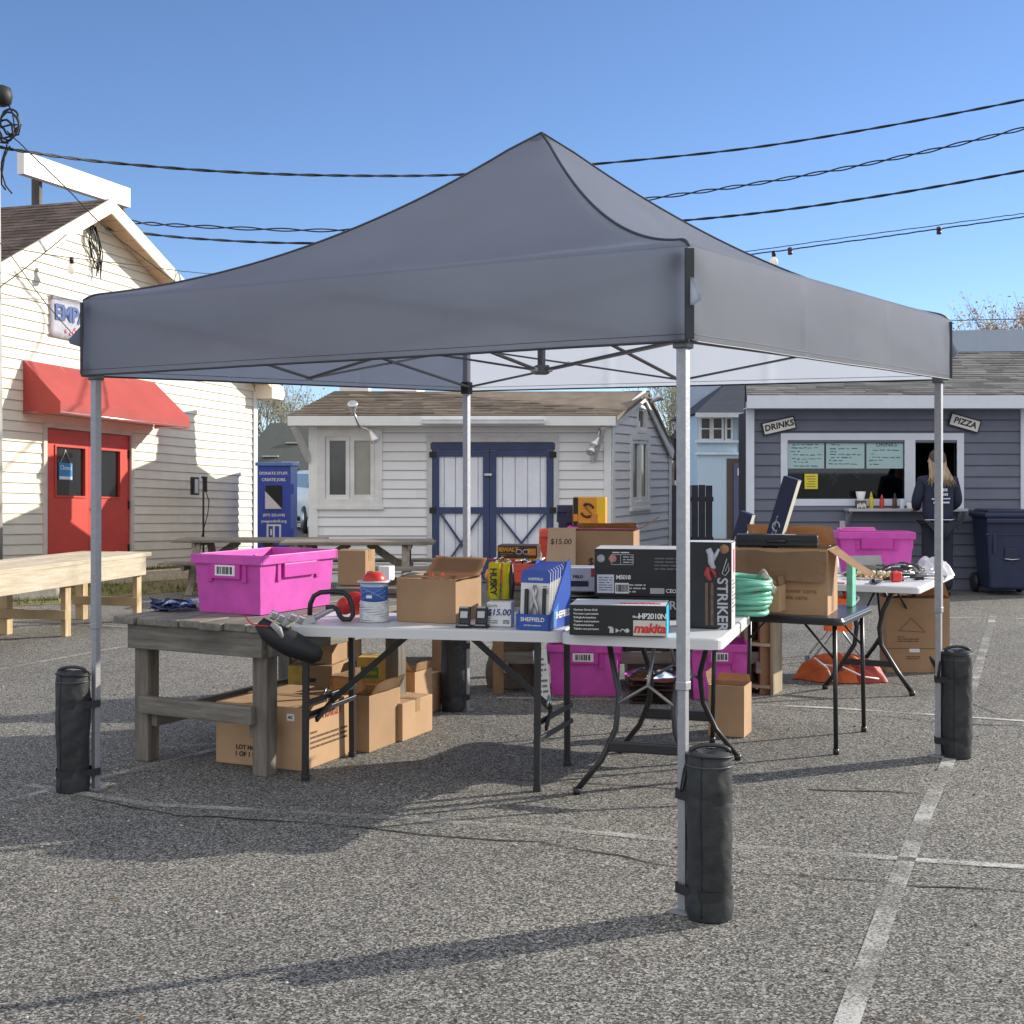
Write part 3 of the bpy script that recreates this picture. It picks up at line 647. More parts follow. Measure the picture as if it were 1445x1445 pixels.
# doors: white boards, navy trim
NVT = mat('navy_trim', (.035, .055, .14), .5, .12)
DBD = mat('door_board_white', (.80, .81, .87), .55, .07, 4)
mb = MB()
for (a, b, c, d) in ((dx0-.10, dx0-.03, 0, dtop+.08), (dx1+.03, dx1+.10, 0, dtop+.08), (dx0-.10, dx1+.10, dtop+.08, dtop+.17)): mb.prism([TF(a, c, .0), TF(b, c, .0), TF(b, d, .0), TF(a, d, .0)], (0, -.03, 0))
mb.build('door_frame', shed, mat('door_casing_grey', (.56, .55, .55), .5))
mb = MB(); mb.box(((dx0+dx1)/2, -.012, dtop+.02), (dx1-dx0+.1, .04, .09)); mb.build('door_header', shed, NVT)
dm = (SX(691)); mid = SZ(720); bot = .04
for i, (a, b) in enumerate(((dx0-.02, dm-.004), (dm+.004, dx1+.02))):
    mb = MB(); n = 5; bw = (b-a)/n
    for k in range(n): mb.box((a+bw*(k+.5), .012, (dtop+bot)/2-.02), (bw-.012, .03, dtop-bot-.02))
    mb.box(((a+b)/2, .03, (dtop+bot)/2-.02), (b-a, .01, dtop-bot-.02))
    d_ = mb.build('door', shed, DBD)
    mb = MB(); tw = .085; yy = -.018
    mb.box((a+tw/2, yy, (dtop+bot)/2-.02), (tw, .03, dtop-bot-.03)); mb.box((b-tw/2, yy, (dtop+bot)/2-.02), (tw, .03, dtop-bot-.03))
    for zz in (dtop-.075, mid, bot+.06): mb.box(((a+b)/2, yy+.002, zz), (b-a-2*tw, .03, tw))
    z0, z1 = bot+.10, mid-.045
    mb.bar((a+tw+.02, yy+.004, z0), (b-tw-.02, yy+.004, z1), .026, .075, up=(0, 1, 0)); mb.bar((a+tw+.02, yy+.007, z1), (b-tw-.02, yy+.007, z0), .026, .075, up=(0, 1, 0))
    mb.build('door_brace', d_, NVT)
    mb = MB()
    for zz in (dtop-.09, mid, .2): mb.box((a+.0 if i == 0 else b, yy-.02, zz), (.09, .012, .08))
    mb.build('hinge', d_, INK)
mb = MB(); mb.box((dm-.02, -.05, SZ(670)), (.10, .03, .035), bev=.006); mb.build('door_latch', shed, SILV)
# chimney pipe box on the shed roof
mb = MB(); c = P(500, 548, 19.4)-Vector((0, ZS, 0)); mb.box((c.x, c.y+.15, c.z+.10), (.42, .42, .85)); mb.build('chimney', shed, WHT)
mb = MB(); mb.box((c.x, c.y+.15, c.z+.56), (.50, .50, .07)); mb.build('chimney_cap', shed, mat('flashing', (.15, .08, .06), .6))
# spot lamps fixed to the shed
def spot(label, base, heads):
    t = thing('spot_lamp', label, 'lamp', base, 0, 'spot lamps on the white shed')
    for (elbow, tip, d) in heads:
        e, q, d = Vector(elbow), Vector(tip), Vector(d).normalized()
        mb = MB(); mb.tube([(0, 0, 0), e*.5+Vector((0, -.03, 0)), e, q], .014, 8); mb.build('arm', t, mat('lamp_metal', (.42, .41, .42), .35, metal=.8))
        M = d.to_track_quat('Z', 'Y').to_euler(); mb = MB(); mb.lathe([(.022, -.05), (.03, .0), (.055, .07), (.068, .12), (.06, .125), (.0, .11)], q, 14, rot=M); mb.build('lamp_shade', t, mat('lamp_silver', (.68, .66, .64), .3, metal=.7))
f0 = ZS+fo-.03
spot('twin chrome spot lamp on the fascia above the shed window', P(507, 602, f0), [((-.03, -.10, .10), (-.06, -.16, .20), (0, -.3, .35)), ((.12, -.12, -.04), (.18, -.18, -.10), (.35, -.2, -.6))])
spot('twin silver spot lamp under the eave right of the blue doors', P(846, 605, f0+.1), [((-.02, -.08, -.08), (-.03, -.12, -.14), (-.3, -.3, -.5)), ((-.05, -.10, -.20), (-.08, -.16, -.24), (-.3, -.4, -.5))])
g_ = SW(*suv(899, 560), .02)+Vector((0, ZS, 0))
spot('single spot lamp high on the gable peak of the shed', g_, [((.14, -.12, -.02), (.20, -.18, -.06), (.5, -.2, .35))])

# taller gabled outbuilding straight behind the shed, the one whose shadow lies on the cream wall
XB = -2.0; sh = []
for (x, y) in ((183, 664), (222, 648), (234, 625), (238, 592), (276, 592), (279, 655), (333, 696)):
    p = on_plane(x, y, O1+HN*.02, HN); t_ = (XB-p.x)/sd.x; q = p+sd*t_; sh.append((max(20.75+.01*len(sh), q.y), q.z))
og = thing('gabled_outbuilding', 'gabled outbuilding with chimney behind the white shed, mostly hidden by the canopy', 'building', (XB, sh[3][0], 0))
pl_ = [(20.62, 0), (20.62, sh[0][1]-.35)]+sh+[(sh[-1][0], 0)]
mb = MB(); mb.prism([(0, y-sh[3][0], z) for y, z in pl_], (.5, 0, 0)); mb.build('wall', og, SID)
mb = MB(); mb.box((.25, (sh[4][0]-sh[3][0])/2, sh[3][1]+.03), (.6, abs(sh[4][0]-sh[3][0])+.08, .06)); mb.build('chimney_cap', og, mat('flashing', (.15, .08, .06), .6))

# ---------------------------------------------------------------- pizza stand at the right
ZP = 16.5; kp = F/ZP
def PX(x): return (x-CX)/kp
def PZ(y): return H-(y-YH)/kp
pz = thing('pizza_stand', 'slate blue clapboard food stand with serving window at the right', 'building', (0, ZP, 0))
SLATE = mat('slate_siding', (.145, .158, .215), .6, .09, 2.5, tint=True)
PW = mat('stand_trim_white', (.66, .70, .78), .5, .04)
a0, a1 = PX(1054), 8.6; pe = PZ(566)
gx0, gx1, gz0, gz1 = PX(1111), PX(1276), PZ(704), PZ(621)
sx0, sx1, sz0 = PX(1291), PX(1350), PZ(716)
mb = MB(); laps(mb, (0, 0, 0), (1, 0, 0), (0, 0, 1), (0, -1, 0), polyext([(a0, 0), (a1, 0), (a1, pe), (a0, pe)]), 0, pe, .142, .015, [(gx0, gx1, gz0, gz1), (sx0, sx1, sz0, gz1)], jit=.12, edge=.010, lap_shade=.35, tab=3.0, tv=.12)
for (u0, u1, v0, v1) in ((a0, gx0, 0, pe), (sx1, a1, 0, pe), (gx0, sx1, 0, gz0), (gx0, sx1, gz1, pe), (gx1, sx0, gz0, gz1), ): mb.prism([(u0, .004, v0), (u1, .004, v0), (u1, .004, v1), (u0, .004, v1)], (0, .08, 0))
ab = a0*(1+4.6/ZP)+.06; am = a0*(1+2.4/ZP)+.04
mb.face([(a0, .08, 0), (ab, 4.6, 0), (ab, 4.6, pe), (am, 2.4, pe+.9), (a0, .08, pe)][::-1]); mb.face([(a1, .08, 0), (a1, 4.6, 0), (a1, 4.6, pe), (a1, 2.4, pe+.9), (a1, .08, pe)]); mb.face([(ab, 4.6, 0), (a1, 4.6, 0), (a1, 4.6, pe), (ab, 4.6, pe)])
mb.build('wall', pz, SLATE)
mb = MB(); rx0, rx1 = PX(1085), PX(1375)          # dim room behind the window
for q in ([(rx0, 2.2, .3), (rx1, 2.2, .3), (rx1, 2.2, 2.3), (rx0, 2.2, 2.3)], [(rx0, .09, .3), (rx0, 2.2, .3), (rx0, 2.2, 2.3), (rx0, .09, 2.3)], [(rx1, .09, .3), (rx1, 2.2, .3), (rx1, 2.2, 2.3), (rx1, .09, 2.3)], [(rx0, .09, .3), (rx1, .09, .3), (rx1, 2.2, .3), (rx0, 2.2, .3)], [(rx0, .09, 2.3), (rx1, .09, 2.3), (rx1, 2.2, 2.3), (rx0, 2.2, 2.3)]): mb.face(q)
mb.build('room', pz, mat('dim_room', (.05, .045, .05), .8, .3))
SHIN3 = mat('grey_shingles', (.20, .195, .19), .9, .22, 4, tint=True)
re_ = PZ(562); rz_ = H+(664-497)*19.0/F
roof_slope(pz, (PX(1048), -.30, re_), (a1+.2, -.30, re_), (a1+.2, 2.5, rz_), (PX(1051)*(1+2.5/ZP), 2.5, rz_), SHIN3, lap=.12, tab=.3)
roof_slope(pz, (a1+.2, 5.2, re_), (PX(1050)*(1+5.2/ZP), 5.2, re_), (PX(1051)*(1+2.5/ZP), 2.5, rz_+.004), (a1+.2, 2.5, rz_+.004), SHIN3, lap=.12, tab=.3)
mb = MB(); mb.box(((PX(1048)+a1)/2, -.315, PZ(569)), (a1-PX(1048), .03, .155)); mb.build('fascia', pz, PW)
mb = MB(); mb.box(((PX(1048)+a1)/2, -.145, PZ(577)+.0), (a1-PX(1048)-.02, .29, .012)); mb.build('soffit', pz, PW)
for c_, w_ in ((PX(1058), .10), (PX(1447), .14)):
    mb = MB(); mb.box((c_, -.024, pe/2), (w_, .03, pe-.02)); mb.build('corner_board', pz, PW)
cw = .085; mb = MB()
for (a, b, c, d) in ((gx0-cw, gx0, gz0-cw, gz1+cw), (gx0, sx1, gz1, gz1+cw), (gx1, sx0, gz0-cw, gz1), (sx1, sx1+cw, sz0-.02, gz1+cw), (gx0, gx1, gz0-cw, gz0)): mb.prism([(a, -.02, c), (b, -.02, c), (b, -.02, d), (a, -.02, d)], (0, .09, 0))
wf = mb.build('window', pz, PW)
mb = MB(); mb.box(((gx0+gx1)/2, .03, (gz0+gz1)/2), (gx1-gx0, .006, gz1-gz0)); mb.build('pane', wf, glass('shop_glass'))
mb = MB(); mb.box(((PX(1190)+PX(1356))/2, -.14, PZ(719)), (PX(1356)-PX(1190), .26, .035), bev=.005); mb.build('counter', pz, mat('counter_top', (.42, .42, .45), .4))
for xx in (PX(1194), PX(1352)):
    mb = MB(); mb.bar((xx, -.03, PZ(721)), (xx, -.03, PZ(745)), .03, .03); mb.bar((xx, -.03, PZ(743)), (xx, -.24, PZ(721)), .03, .03); mb.build('counter_bracket', pz, mat('bracket_slate', (.25, .26, .32), .5))
mb = MB(); mb.box((PX(1188), -.03, PZ(741)), (.07, .04, .11), bev=.008); mb.build('outlet_box', pz, mat('outlet_grey', (.5, .5, .52), .5))
def TP(x, y, o): return Vector((PX(x), ZP-o, PZ(y)))
MENU = mat('menu_sheet', (.40, .56, .56), .5, .03)
mk = [('DAILY SPECIALS', 'leftmost pale menu sheet in the serving window, above the yellow note', 1112, 1163), ('PIZZA SLICES', 'middle one of the three pale handwritten menu sheets', 1166, 1220), ('DRINKS', 'rightmost pale menu sheet with large heading in the serving window', 1223, 1275)]
rr = random.Random(9)
for i, (hd, lb, xa, xb) in enumerate(mk):
    t = thing('menu_sheet', lb, 'menu', TP((xa+xb)/2, 661, -.012), 0, 'menu sheets in the serving window'); w = PX(xb)-PX(xa); h = PZ(622)-PZ(661)
    mb = MB(); mb.box((0, 0, h/2), (w, .006, h)); mb.build('sheet', t, MENU)
    if i == 2: lettering('DRINKS', .075, t, frame((.02, -.005, h-.05), (1, 0, 0), (0, 0, 1)), NAVY, .0, ext=.0006)
    mb = MB(); z = h-.05-(.07 if i == 2 else 0)
    while z > .03:
        x = -w/2+.03+rr.uniform(0, .05)
        while x < w/2-.08:
            l = rr.uniform(.02, .09); mb.box((x+l/2, -.0042, z+rr.uniform(-.004, .004)), (l, .0016, rr.uniform(.008, .014)), rot=(0, rr.uniform(-.08, .08), 0)); x += l+rr.uniform(.012, .03)
            if rr.random() < .08: break
        z -= rr.uniform(.034, .05)
    mb.build('handwriting', t, mat('marker_teal', (.06, .13, .17), .6))
nt = thing('yellow_note', 'yellow paper note taped inside the serving window', 'note', TP(1145, 690, -.012))
mb = MB(); mb.box((0, 0, .095), (.165, .005, .19)); mb.build('sheet', nt, mat('note_yellow', (.72, .62, .05), .6))
mb = MB()
for k in range(5): mb.box((rr.uniform(-.01, .01), -.0035, .03+.032*k), (rr.uniform(.07, .12), .0014, .009))
mb.build('handwriting', nt, mat('marker_brown', (.25, .14, .03), .6))
js = thing('dark_jersey', 'dark sports jersey with a white nine hanging behind the serving window glass', 'jersey', TP(1195, 704, -.55))
mb = MB(); mb.prism([(-.20, 0, 0), (.20, 0, 0), (.19, 0, .30), (.30, 0, .22), (.34, 0, .34), (.16, 0, .52), (.06, 0, .48), (-.06, 0, .48), (-.16, 0, .52), (-.34, 0, .34), (-.30, 0, .22), (-.19, 0, .30)], (0, .05, 0)); mb.build('shirt', js, mat('jersey_navy', (.03, .03, .05), .8))
lettering('9', .26, js, frame((-.03, -.004, .26), (1, 0, 0), (0, 0, 1)), WHT, .03)
mb = MB()
for s in (-1, 1):
    for k in range(2): mb.bar((s*.23, -.004, .36-.05*k), (s*.31, -.004, .28-.05*k), .008, .02, up=(0, 1, 0))
mb.build('sleeve_stripe', js, WHT)
def board_sign(word, label, x, y, w, h, tilt):
    t = thing('wooden_sign', label, 'sign', TP(x, y, .03), 0, 'tilted word signs on the food stand'); t.rotation_euler = (0, R(tilt), 0)
    mb = MB(); mb.box((0, -.012, 0), (w, .024, h)); mb.build('board', t, INK)
    mb = MB(); mb.box((0, -.026, 0), (w-.03, .006, h-.03)); mb.build('face', t, mat('sign_cream', (.72, .70, .66), .6))
    lettering(word, h*.62, t, frame((0, -.0305, 0), (1, 0, 0), (0, 0, 1)), INK, .035, shear=.12, space=1.05)
board_sign('DRINKS', 'tilted white board sign reading DRINKS left of the serving window', 1098, 601, .42, .165, -13)
board_sign('PIZZA', 'tilted white board sign reading PIZZA right of the serving window', 1359.5, 597, .39, .165, 16)
def bottle(label, x, m, capm, hh=.2, r=.03):
    b = TP(x, 717, .14); b.z = PZ(719)+.0178
    t = thing('squeeze_bottle', label, 'bottle', b, 0, 'bottles on the serving counter')
    mb = MB(); mb.lathe([(r*.95, 0), (r, .01), (r, hh*.62), (r*.55, hh*.74)], n=14); mb.build('body', t, m)
    mb = MB(); mb.lathe([(r*.6, hh*.74), (r*.6, hh*.8), (r*.2, hh), (.003, hh*1.03)], n=12); mb.build('nozzle', t, capm)
bottle('yellow mustard squeeze bottle on the serving counter', 1225, mat('mustard', (.62, .50, .03), .4), mat('mustard_cap', (.6, .5, .06), .4))
bottle('red ketchup squeeze bottle on the serving counter', 1240, mat('ketchup', (.50, .04, .02), .4), mat('ketchup_cap', (.5, .06, .04), .4), .17)
bottle('brown sauce bottle on the serving counter, right of the red one', 1258, mat('sauce', (.08, .03, .02), .3), BLK, .19)
def cup(label, x, m, w=.04, h=.1, taper=.75, group='cups on the serving counter'):
    b = TP(x, 717, .14); b.z = PZ(719)+.0178; mb = MB(); mb.lathe([(w*taper, 0), (w, h), (w*.93, h), (w*.93*taper, .008), (0.001, .008)], n=16, cap=False)
    return tag(mb.build('paper_cup', None, m, b), label, 'cup', group)
cup('clear plastic cup on the serving counter beside the brown bottle', 1268, mat('clear_plastic', (.62, .66, .72), .2), .035, .12)
cup('short white cup on the serving counter, right of the clear cup', 1279, PAPER, .045, .07)
cup('low dark bowl on the serving counter by the customer', 1289, BLK, .06, .06)
b = TP(1210, 717, .15); b.z = PZ(719)+.0178; nh = thing('napkin_stand', 'napkin and cutlery holder with white cup on the serving counter', 'holder', b)
mb = MB(); mb.box((0, 0, .05), (.12, .10, .10), bev=.008); mb.build('caddy', nh, mat('caddy_brown', (.12, .07, .05), .5))
mb = MB(); mb.lathe([(.04, .10), (.062, .21), (.058, .21), (.037, .105)], n=16, cap=False); mb.build('cup', nh, PAPER)
mb = MB()
for k in range(7): mb.box((-.05+.016*k, -.052, .03+.008*(k % 3)), (.010, .006, .05)); 
mb.build('packets', nh, PAPER)
# wheeled bin
bn_ = thing('wheeled_bin', 'dark blue wheeled rubbish bin against the slate wall', 'bin', Vector((G(1397, 833).x, ZP-.48, 0)), -3)
BINB = mat('bin_blue', (.015, .024, .066), .5, .2, 5)
mb = MB(); mb.box((0, 0, .50), (.60, .60, .86), taper=.80, bev=.03); mb.build('body', bn_, BINB)
mb = MB(); mb.box((0, -.0, .965), (.66, .68, .07), bev=.025); mb.box((0, 0, 1.01), (.56, .56, .04), bev=.02); mb.build('lid', bn_, BINB)
mb = MB(); mb.box((0, -.325, .90), (.62, .05, .06), bev=.015); mb.box((0, -.285, .74), (.60, .03, .02)); mb.box((-.2, -.285, .62), (.03, .03, .22)); mb.box((.2, -.285, .62), (.03, .03, .22)); mb.build('rim', bn_, BINB)
mb = MB(); mb.box((0, -.276, .50), (.16, .03, .16), bev=.012); mb.build('recess', bn_, mat('bin_dark', (.012, .018, .05), .5))
mb = MB(); mb.tube([(-.09, -.30, .445), (0, -.315, .435), (.09, -.30, .445)], .008, 6); mb.build('catch_bar', bn_, SILV)
for s in (-1, 1):
    mb = MB(); mb.lathe([(.02, -.03), (.11, -.03), (.12, -.015), (.12, .015), (.11, .03), (.02, .03)], (s*.27, .26, .12), 20, rot=(0, R(90), 0)); mb.build('wheel', bn_, BLK)
mb = MB(); mb.tube([(-.28, .33, .93), (-.26, .40, .98), (.26, .40, .98), (.28, .33, .93)], .016, 8); mb.build('handle', bn_, BINB)
# cable reel at the right frame edge
cr = thing('cable_reel', 'round black reel hanging on the white corner board at right edge', 'reel', Vector((PX(1447), ZP-.08, PZ(754))))
for yy in (-.16, -.02):
    mb = MB(); mb.lathe([(.01, -.006), (.19, -.006), (.20, 0), (.19, .006), (.01, .006)], (0, yy, 0), 24, rot=(R(90), 0, 0)); mb.build('flange', cr, BLK)
mb = MB(); mb.lathe([(.11, -.06), (.13, -.03), (.11, 0), (.13, .03), (.11, .06)], (0, -.09, 0), 20, rot=(R(90), 0, 0)); mb.build('wound_cord', cr, INK)

# ---------------------------------------------------------------- pale blue house, dark fence, cars, bin, far buildings, trees
ZH = 29.0; kh = F/ZH
def HX(x): return (x-CX)/kh
def HZ(y): return H-(y-YH)/kh
hs = thing('blue_house', 'pale blue two storey house with dark roof behind the food stand', 'house', (0, ZH, 0))
PBL = mat('pale_blue_paint', (.46, .60, .72), .6, .03, 1.2)
h0, h1 = HX(984), HX(1140)
mb = MB(); mb.box(((h0+h1)/2, 2.0, HZ(642)/2), (h1-h0, 4.0, HZ(642))); mb.box(((h0+HX(1041))/2, 1.9, (HZ(642)+HZ(585))/2+.002), (HX(1041)-h0, 3.7, HZ(585)-HZ(642))); mb.box((HX(1090), 2.8, (HZ(642)+HZ(585))/2+.002), (HX(1140)-HX(1041)-.02, 2.2, HZ(585)-HZ(642))); mb.build('wall', hs, PBL)
mb = MB(); mb.box(((h0+h1)/2, -.03, HZ(640)), (h1-h0+.1, .1, .05)); mb.box(((h0+h1)/2, -.03, HZ(623)), (h1-h0+.1, .1, .05)); mb.build('trim_band', hs, mat('pale_blue_trim', (.62, .70, .78), .5))
for xa, xb in ((990, 1001), (1007, 1018), (1026, 1031)):
    mb = MB(); mb.box((HX((xa+xb)/2), .02, HZ(605)), (HX(xb)-HX(xa)+.10, .06, HZ(590)-HZ(621)+.08)); w_ = mb.build('window', hs, mat('house_window_white', (.72, .76, .80), .5))
    for k in (0, 1):
        mb = MB(); mb.box((HX((xa+xb)/2), -.014, HZ(597.5+15*k)), (HX(xb)-HX(xa), .012, HZ(590)-HZ(603))); mb.build('pane', w_, DGL)
mb = MB(); mb.box((HX(1050), 1.66, HZ(606)), (.34, .06, .62)); d_ = mb.build('door', hs, mat('house_door', (.55, .55, .55), .5))
mb = MB(); mb.box((HX(1050), 1.62, HZ(606)), (.20, .03, .45)); mb.build('pane', d_, DGL)
mb = MB(); mb.box((HX(1042), .03, HZ(705)), (HX(1058)-HX(1026)+.02, .10, HZ(648)-HZ(764))); mb.build('door_frame', hs, mat('brown_frame', (.09, .06, .055), .6))
mb = MB(); mb.box((HX(1046), -.03, HZ(708)), (HX(1058)-HX(1036), .05, HZ(655)-HZ(764))); e = mb.build('door', hs, mat('storm_door', (.10, .11, .20), .35))
mb = MB()
for k in range(5): mb.box((HX(1041+3.2*k), -.064, HZ(666)), (.025, .02, .16))
mb.build('grille', e, WHT)
mb = MB(); A = [(HX(977), -.5, HZ(584)), (HX(1150), -.5, HZ(584)), (HX(1150), 4.5, HZ(584)), (HX(977), 4.5, HZ(584))]; T_ = [(HX(1046), 1.6, HZ(530)), (HX(1110), 1.6, HZ(530))]
for q in ([A[0], A[1], T_[1], T_[0]], [A[1], A[2], T_[1]], [A[2], A[3], T_[0], T_[1]], [A[3], A[0], T_[0]], A[::-1]): mb.face(q)
mb.build('roof', hs, mat('dark_blue_roof', (.035, .042, .06), .8, .2))
mb = MB(); mb.box(((HX(977)+HX(1150))/2, -.52, HZ(587)), (HX(1150)-HX(977), .06, .10)); mb.build('fascia', hs, mat('house_fascia', (.5, .53, .55), .5))
mb = MB(); mb.box((HX(1025), 3.2, HZ(545)), (.9, .9, 1.3)); mb.build('dormer', hs, mat('dormer_blue', (.35, .42, .55), .6))
fn = thing('dark_fence', 'dark board fence in the gap between white shed and blue house', 'fence', Vector((P(948, 700, 23).x, 23, 0)))
for k in range(7):
    mb = MB(); mb.box((-.1+.125*k, 0, .62), (.115, .025, 1.24+.01*(k % 3))); mb.build('board', fn, mat('dark_fence_boards', (.035, .035, .05), .8, .2))
mb = MB(); mb.box((.28, .03, 1.0), (.9, .04, .08)); mb.box((.28, .03, .3), (.9, .04, .08)); mb.build('rail', fn, mat('dark_fence_boards', (.04, .04, .05), .8))
wlp = thing('wall_lantern', 'black lantern lamp on the end of the dark fence', 'lamp', Vector((P(953, 640, 23).x, 22.97, P(953, 640, 23).z-.02)))
mb = MB(); mb.lathe([(.05, 0), (.09, .28), (.085, .28), (.045, .005)], n=6, smooth=False, cap=False); mb.lathe([(.13, .28), (.02, .40), (.01, .44)], n=6, smooth=False); mb.build('cage', wlp, BLK)
mb = MB(); mb.tube([(0, 0, -.45), (0, 0, 0)], .025); mb.build('stem', wlp, BLK)
# donation bin
zb = 22.0; kb = F/zb; dbx = Vector((P(386.5, 700, zb).x, zb, 0))
dn = thing('donation_bin', 'blue clothing donation bin with white lettering beside the cream building', 'donation bin', dbx)
DB = mat('donation_blue', (.035, .075, .42), .4, .08)
w = 47/kb; hB = H+(664-657)/kb
mb = MB(); mb.box((0, .35, hB/2), (w, .70, hB), bev=.012); mb.build('body', dn, DB)
mb = MB(); mb.box((0, .35, hB+.025), (w+.06, .78, .06), bev=.01); mb.build('lid', dn, mat('donation_lid', (.10, .22, .55), .4))
mb = MB(); zt, zl = H-(685-664)/kb, H-(718-664)/kb; mb.box((0, -.006, (zt+zl)/2), (w*.50, .012, zt-zl)); ch = mb.build('chute', dn, INK)
mb = MB(); mb.prism([(-w*.25, -.016, zl), (w*.25, -.016, zl), (-w*.25, -.016, zt-.1)], (0, -.03, 0)); mb.build('chute_flap', ch, mat('chute_pale', (.72, .68, .72), .5))
for txt, yy, sz in (('DONATE STUFF.', 668, .066), ('CREATE JOBS.', 677, .066), ('(877) 222-0182', 727, .06), ('yougoodwill.org', 735.5, .065)): lettering(txt, sz, dn, frame((0, -.004, H-(yy-664)/kb), (1, 0, 0), (0, 0, 1)), WHT, .025)
mb = MB(); zc = H-(750-664)/kb
for (a, b, c, d) in ((-.12, .12, zc+.09, zc+.12), (-.12, -.09, zc-.14, zc+.09), (.09, .12, zc-.14, zc+.09), (-.015, .015, zc-.14, zc+.09), (-.06, -.03, zc-.06, zc+.04)): mb.box(((a+b)/2, -.006, (c+d)/2), (b-a, .008, d-c))
mb.build('emblem', dn, WHT)
for zz in (H-(690-664)/kb, H-(752-664)/kb):
    mb = MB(); mb.box((w/2+.02, .02, zz), (.07, .06, .16), bev=.01); mb.build('lock_box', dn, DB)
# parked cars in the gap
def car(label, loc, rz, paint, glassm):
    t = thing('parked_car', label, 'car', loc, rz, 'cars parked behind the white shed')
    prof = [(-2.2, .35), (-2.25, .75), (-1.9, .95), (-1.25, 1.02), (-.55, 1.50), (1.5, 1.52), (2.05, 1.05), (2.2, .9), (2.2, .35)]
    mb = MB(); b = bmesh.new(); vs_ = [[b.verts.new((s*(.86 if z < 1.1 else .68), x, z)) for (x, z) in prof] for s in (-1, 1)]; n = len(prof)
    for i in range(n): b.faces.new([vs_[0][i], vs_[0][(i+1) % n], vs_[1][(i+1) % n], vs_[1][i]])
    b.faces.new(vs_[0]); b.faces.new(vs_[1][::-1]); bmesh.ops.recalc_face_normals(b, faces=b.faces[:]); bmesh.ops.bevel(b, geom=b.edges[:], offset=.07, segments=3, affect='EDGES', profile=.5)
    mb.take(b, None, 0, True); mb.build('body', t, paint)
    mb = MB(); mb.prism([(-.58, -1.16, 1.08), (.58, -1.16, 1.08), (.52, -.66, 1.43), (-.52, -.66, 1.43)], (0, -.03, .02)); mb.build('windscreen', t, glassm)
    mb = MB(); mb.prism([(-.56, 1.98, 1.14), (.56, 1.98, 1.14), (.52, 1.66, 1.42), (-.52, 1.66, 1.42)], (0, .03, .02)); mb.build('rear_window', t, glassm)
    for s in (-1, 1):
        mb = MB(); mb.prism([(s*.80, -.95, 1.10), (s*.80, 1.6, 1.10), (s*.72, 1.4, 1.42), (s*.72, -.5, 1.42)], (s*.03, 0, 0)); mb.build('side_window', t, glassm)
        mb = MB(); mb.lathe([(.0, 0), (.09, .01), (.10, .05), (.08, .07)], (s*.62, -2.21, .78), 14, rot=(R(90), 0, 0)); mb.build('headlight', t, SILV)
        for yy in (-1.4, 1.35):
            mb = MB(); mb.lathe([(.05, -.1), (.31, -.1), (.33, -.06), (.33, .06), (.31, .1), (.05, .1)], (s*.80, yy, .33), 24, rot=(0, R(90), 0)); wv = mb.build('wheel', t, BLK)
            mb = MB(); mb.lathe([(.02, -.02), (.20, -.01), (.21, .02), (.05, .03)], (s*.90, yy, .33), 16, rot=(0, R(90)*s, 0)); mb.build('rim', wv, SILV)
    mb = MB(); mb.box((0, -2.22, .52), (1.2, .06, .16), bev=.02); mb.build('grille', t, BLK)
    return t
car('white car with dark rear window parked beyond the donation bin', (P(428, 700, 33).x+.62, 33, 0), 200, mat('car_white', (.72, .74, .78), .25), mat('car_glass', (.012, .014, .016), .05))
car('dark blue car nose on, half hidden behind the white shed', (P(452, 700, 28).x+.5, 29.2, 0), 8, mat('car_navy', (.03, .045, .085), .22), mat('car_glass', (.012, .014, .016), .05))
# far dark building with a hedge
fb = thing('far_warehouse', 'dark grey green roofed building far behind the donation bin', 'building', (P(400, 600, 44).x, 44, 0))
mb = MB(); mb.box((0, 4, .75), (3.2, 8, 1.5)); mb.build('wall', fb, mat('warehouse_wall', (.16, .16, .15), .8))
mb = MB(); zt = H+(664-597)*47/F; mb.prism([(-1.75, -.3, 1.45), (1.85, -.3, 1.45), (1.85, 3, zt), (-1.0, 3, zt)], (0, .1, -.02)); mb.prism([(-1.0, 3.0, zt), (1.85, 3.0, zt), (1.85, 8, 1.4), (-1.75, 8, 1.4)], (0, .1, -.02)); mb.build('roof', fb, mat('warehouse_roof', (.085, .095, .085), .85, .1))
mb = MB()
for x, yy in ((-.55, .6), (.1, 1.5), (.2, .2)): mb.box((x, yy, 1.45+(zt-1.45)*(yy+.3)/3.3+.06), (.55, .12, .05))
mb.build('skylight', fb, mat('skylight', (.45, .46, .44), .4))
def leafmass(n, rx, ry, rz, s, rnd):
    mb = MB()
    for k in range(n):
        a, c = rnd.uniform(0, 6.283), rnd.uniform(-1, 1); q = rnd.random()**.4; st = math.sqrt(1-c*c)
        p = Vector((rx*q*st*math.cos(a), ry*q*st*math.sin(a), rz*q*c)); u = Vector((rnd.uniform(-1, 1), rnd.uniform(-1, 1), rnd.uniform(-1, 1))).normalized()*s; v = u.orthogonal().normalized()*s*.6
        mb.face([p-u, p+v, p+u, p-v], 0, rnd.uniform(.4, 1))
    return mb
hg = thing('hedge', 'brownish clipped hedge in the gap behind the parked cars', 'hedge', (P(424, 690, 38).x, 38, 0))
mb = MB(); mb.box((0, 0, .5), (2.2, .6, .9), bev=.15); mb.build('stems', hg, mat('hedge_core', (.03, .03, .015), .9))
mb = leafmass(2600, 1.3, .55, .72, .05, random.Random(4)); o = mb.build('foliage', hg, mat('hedge_leaf', (.13, .10, .035), .8, .4, tint=True), (0, 0, .85))
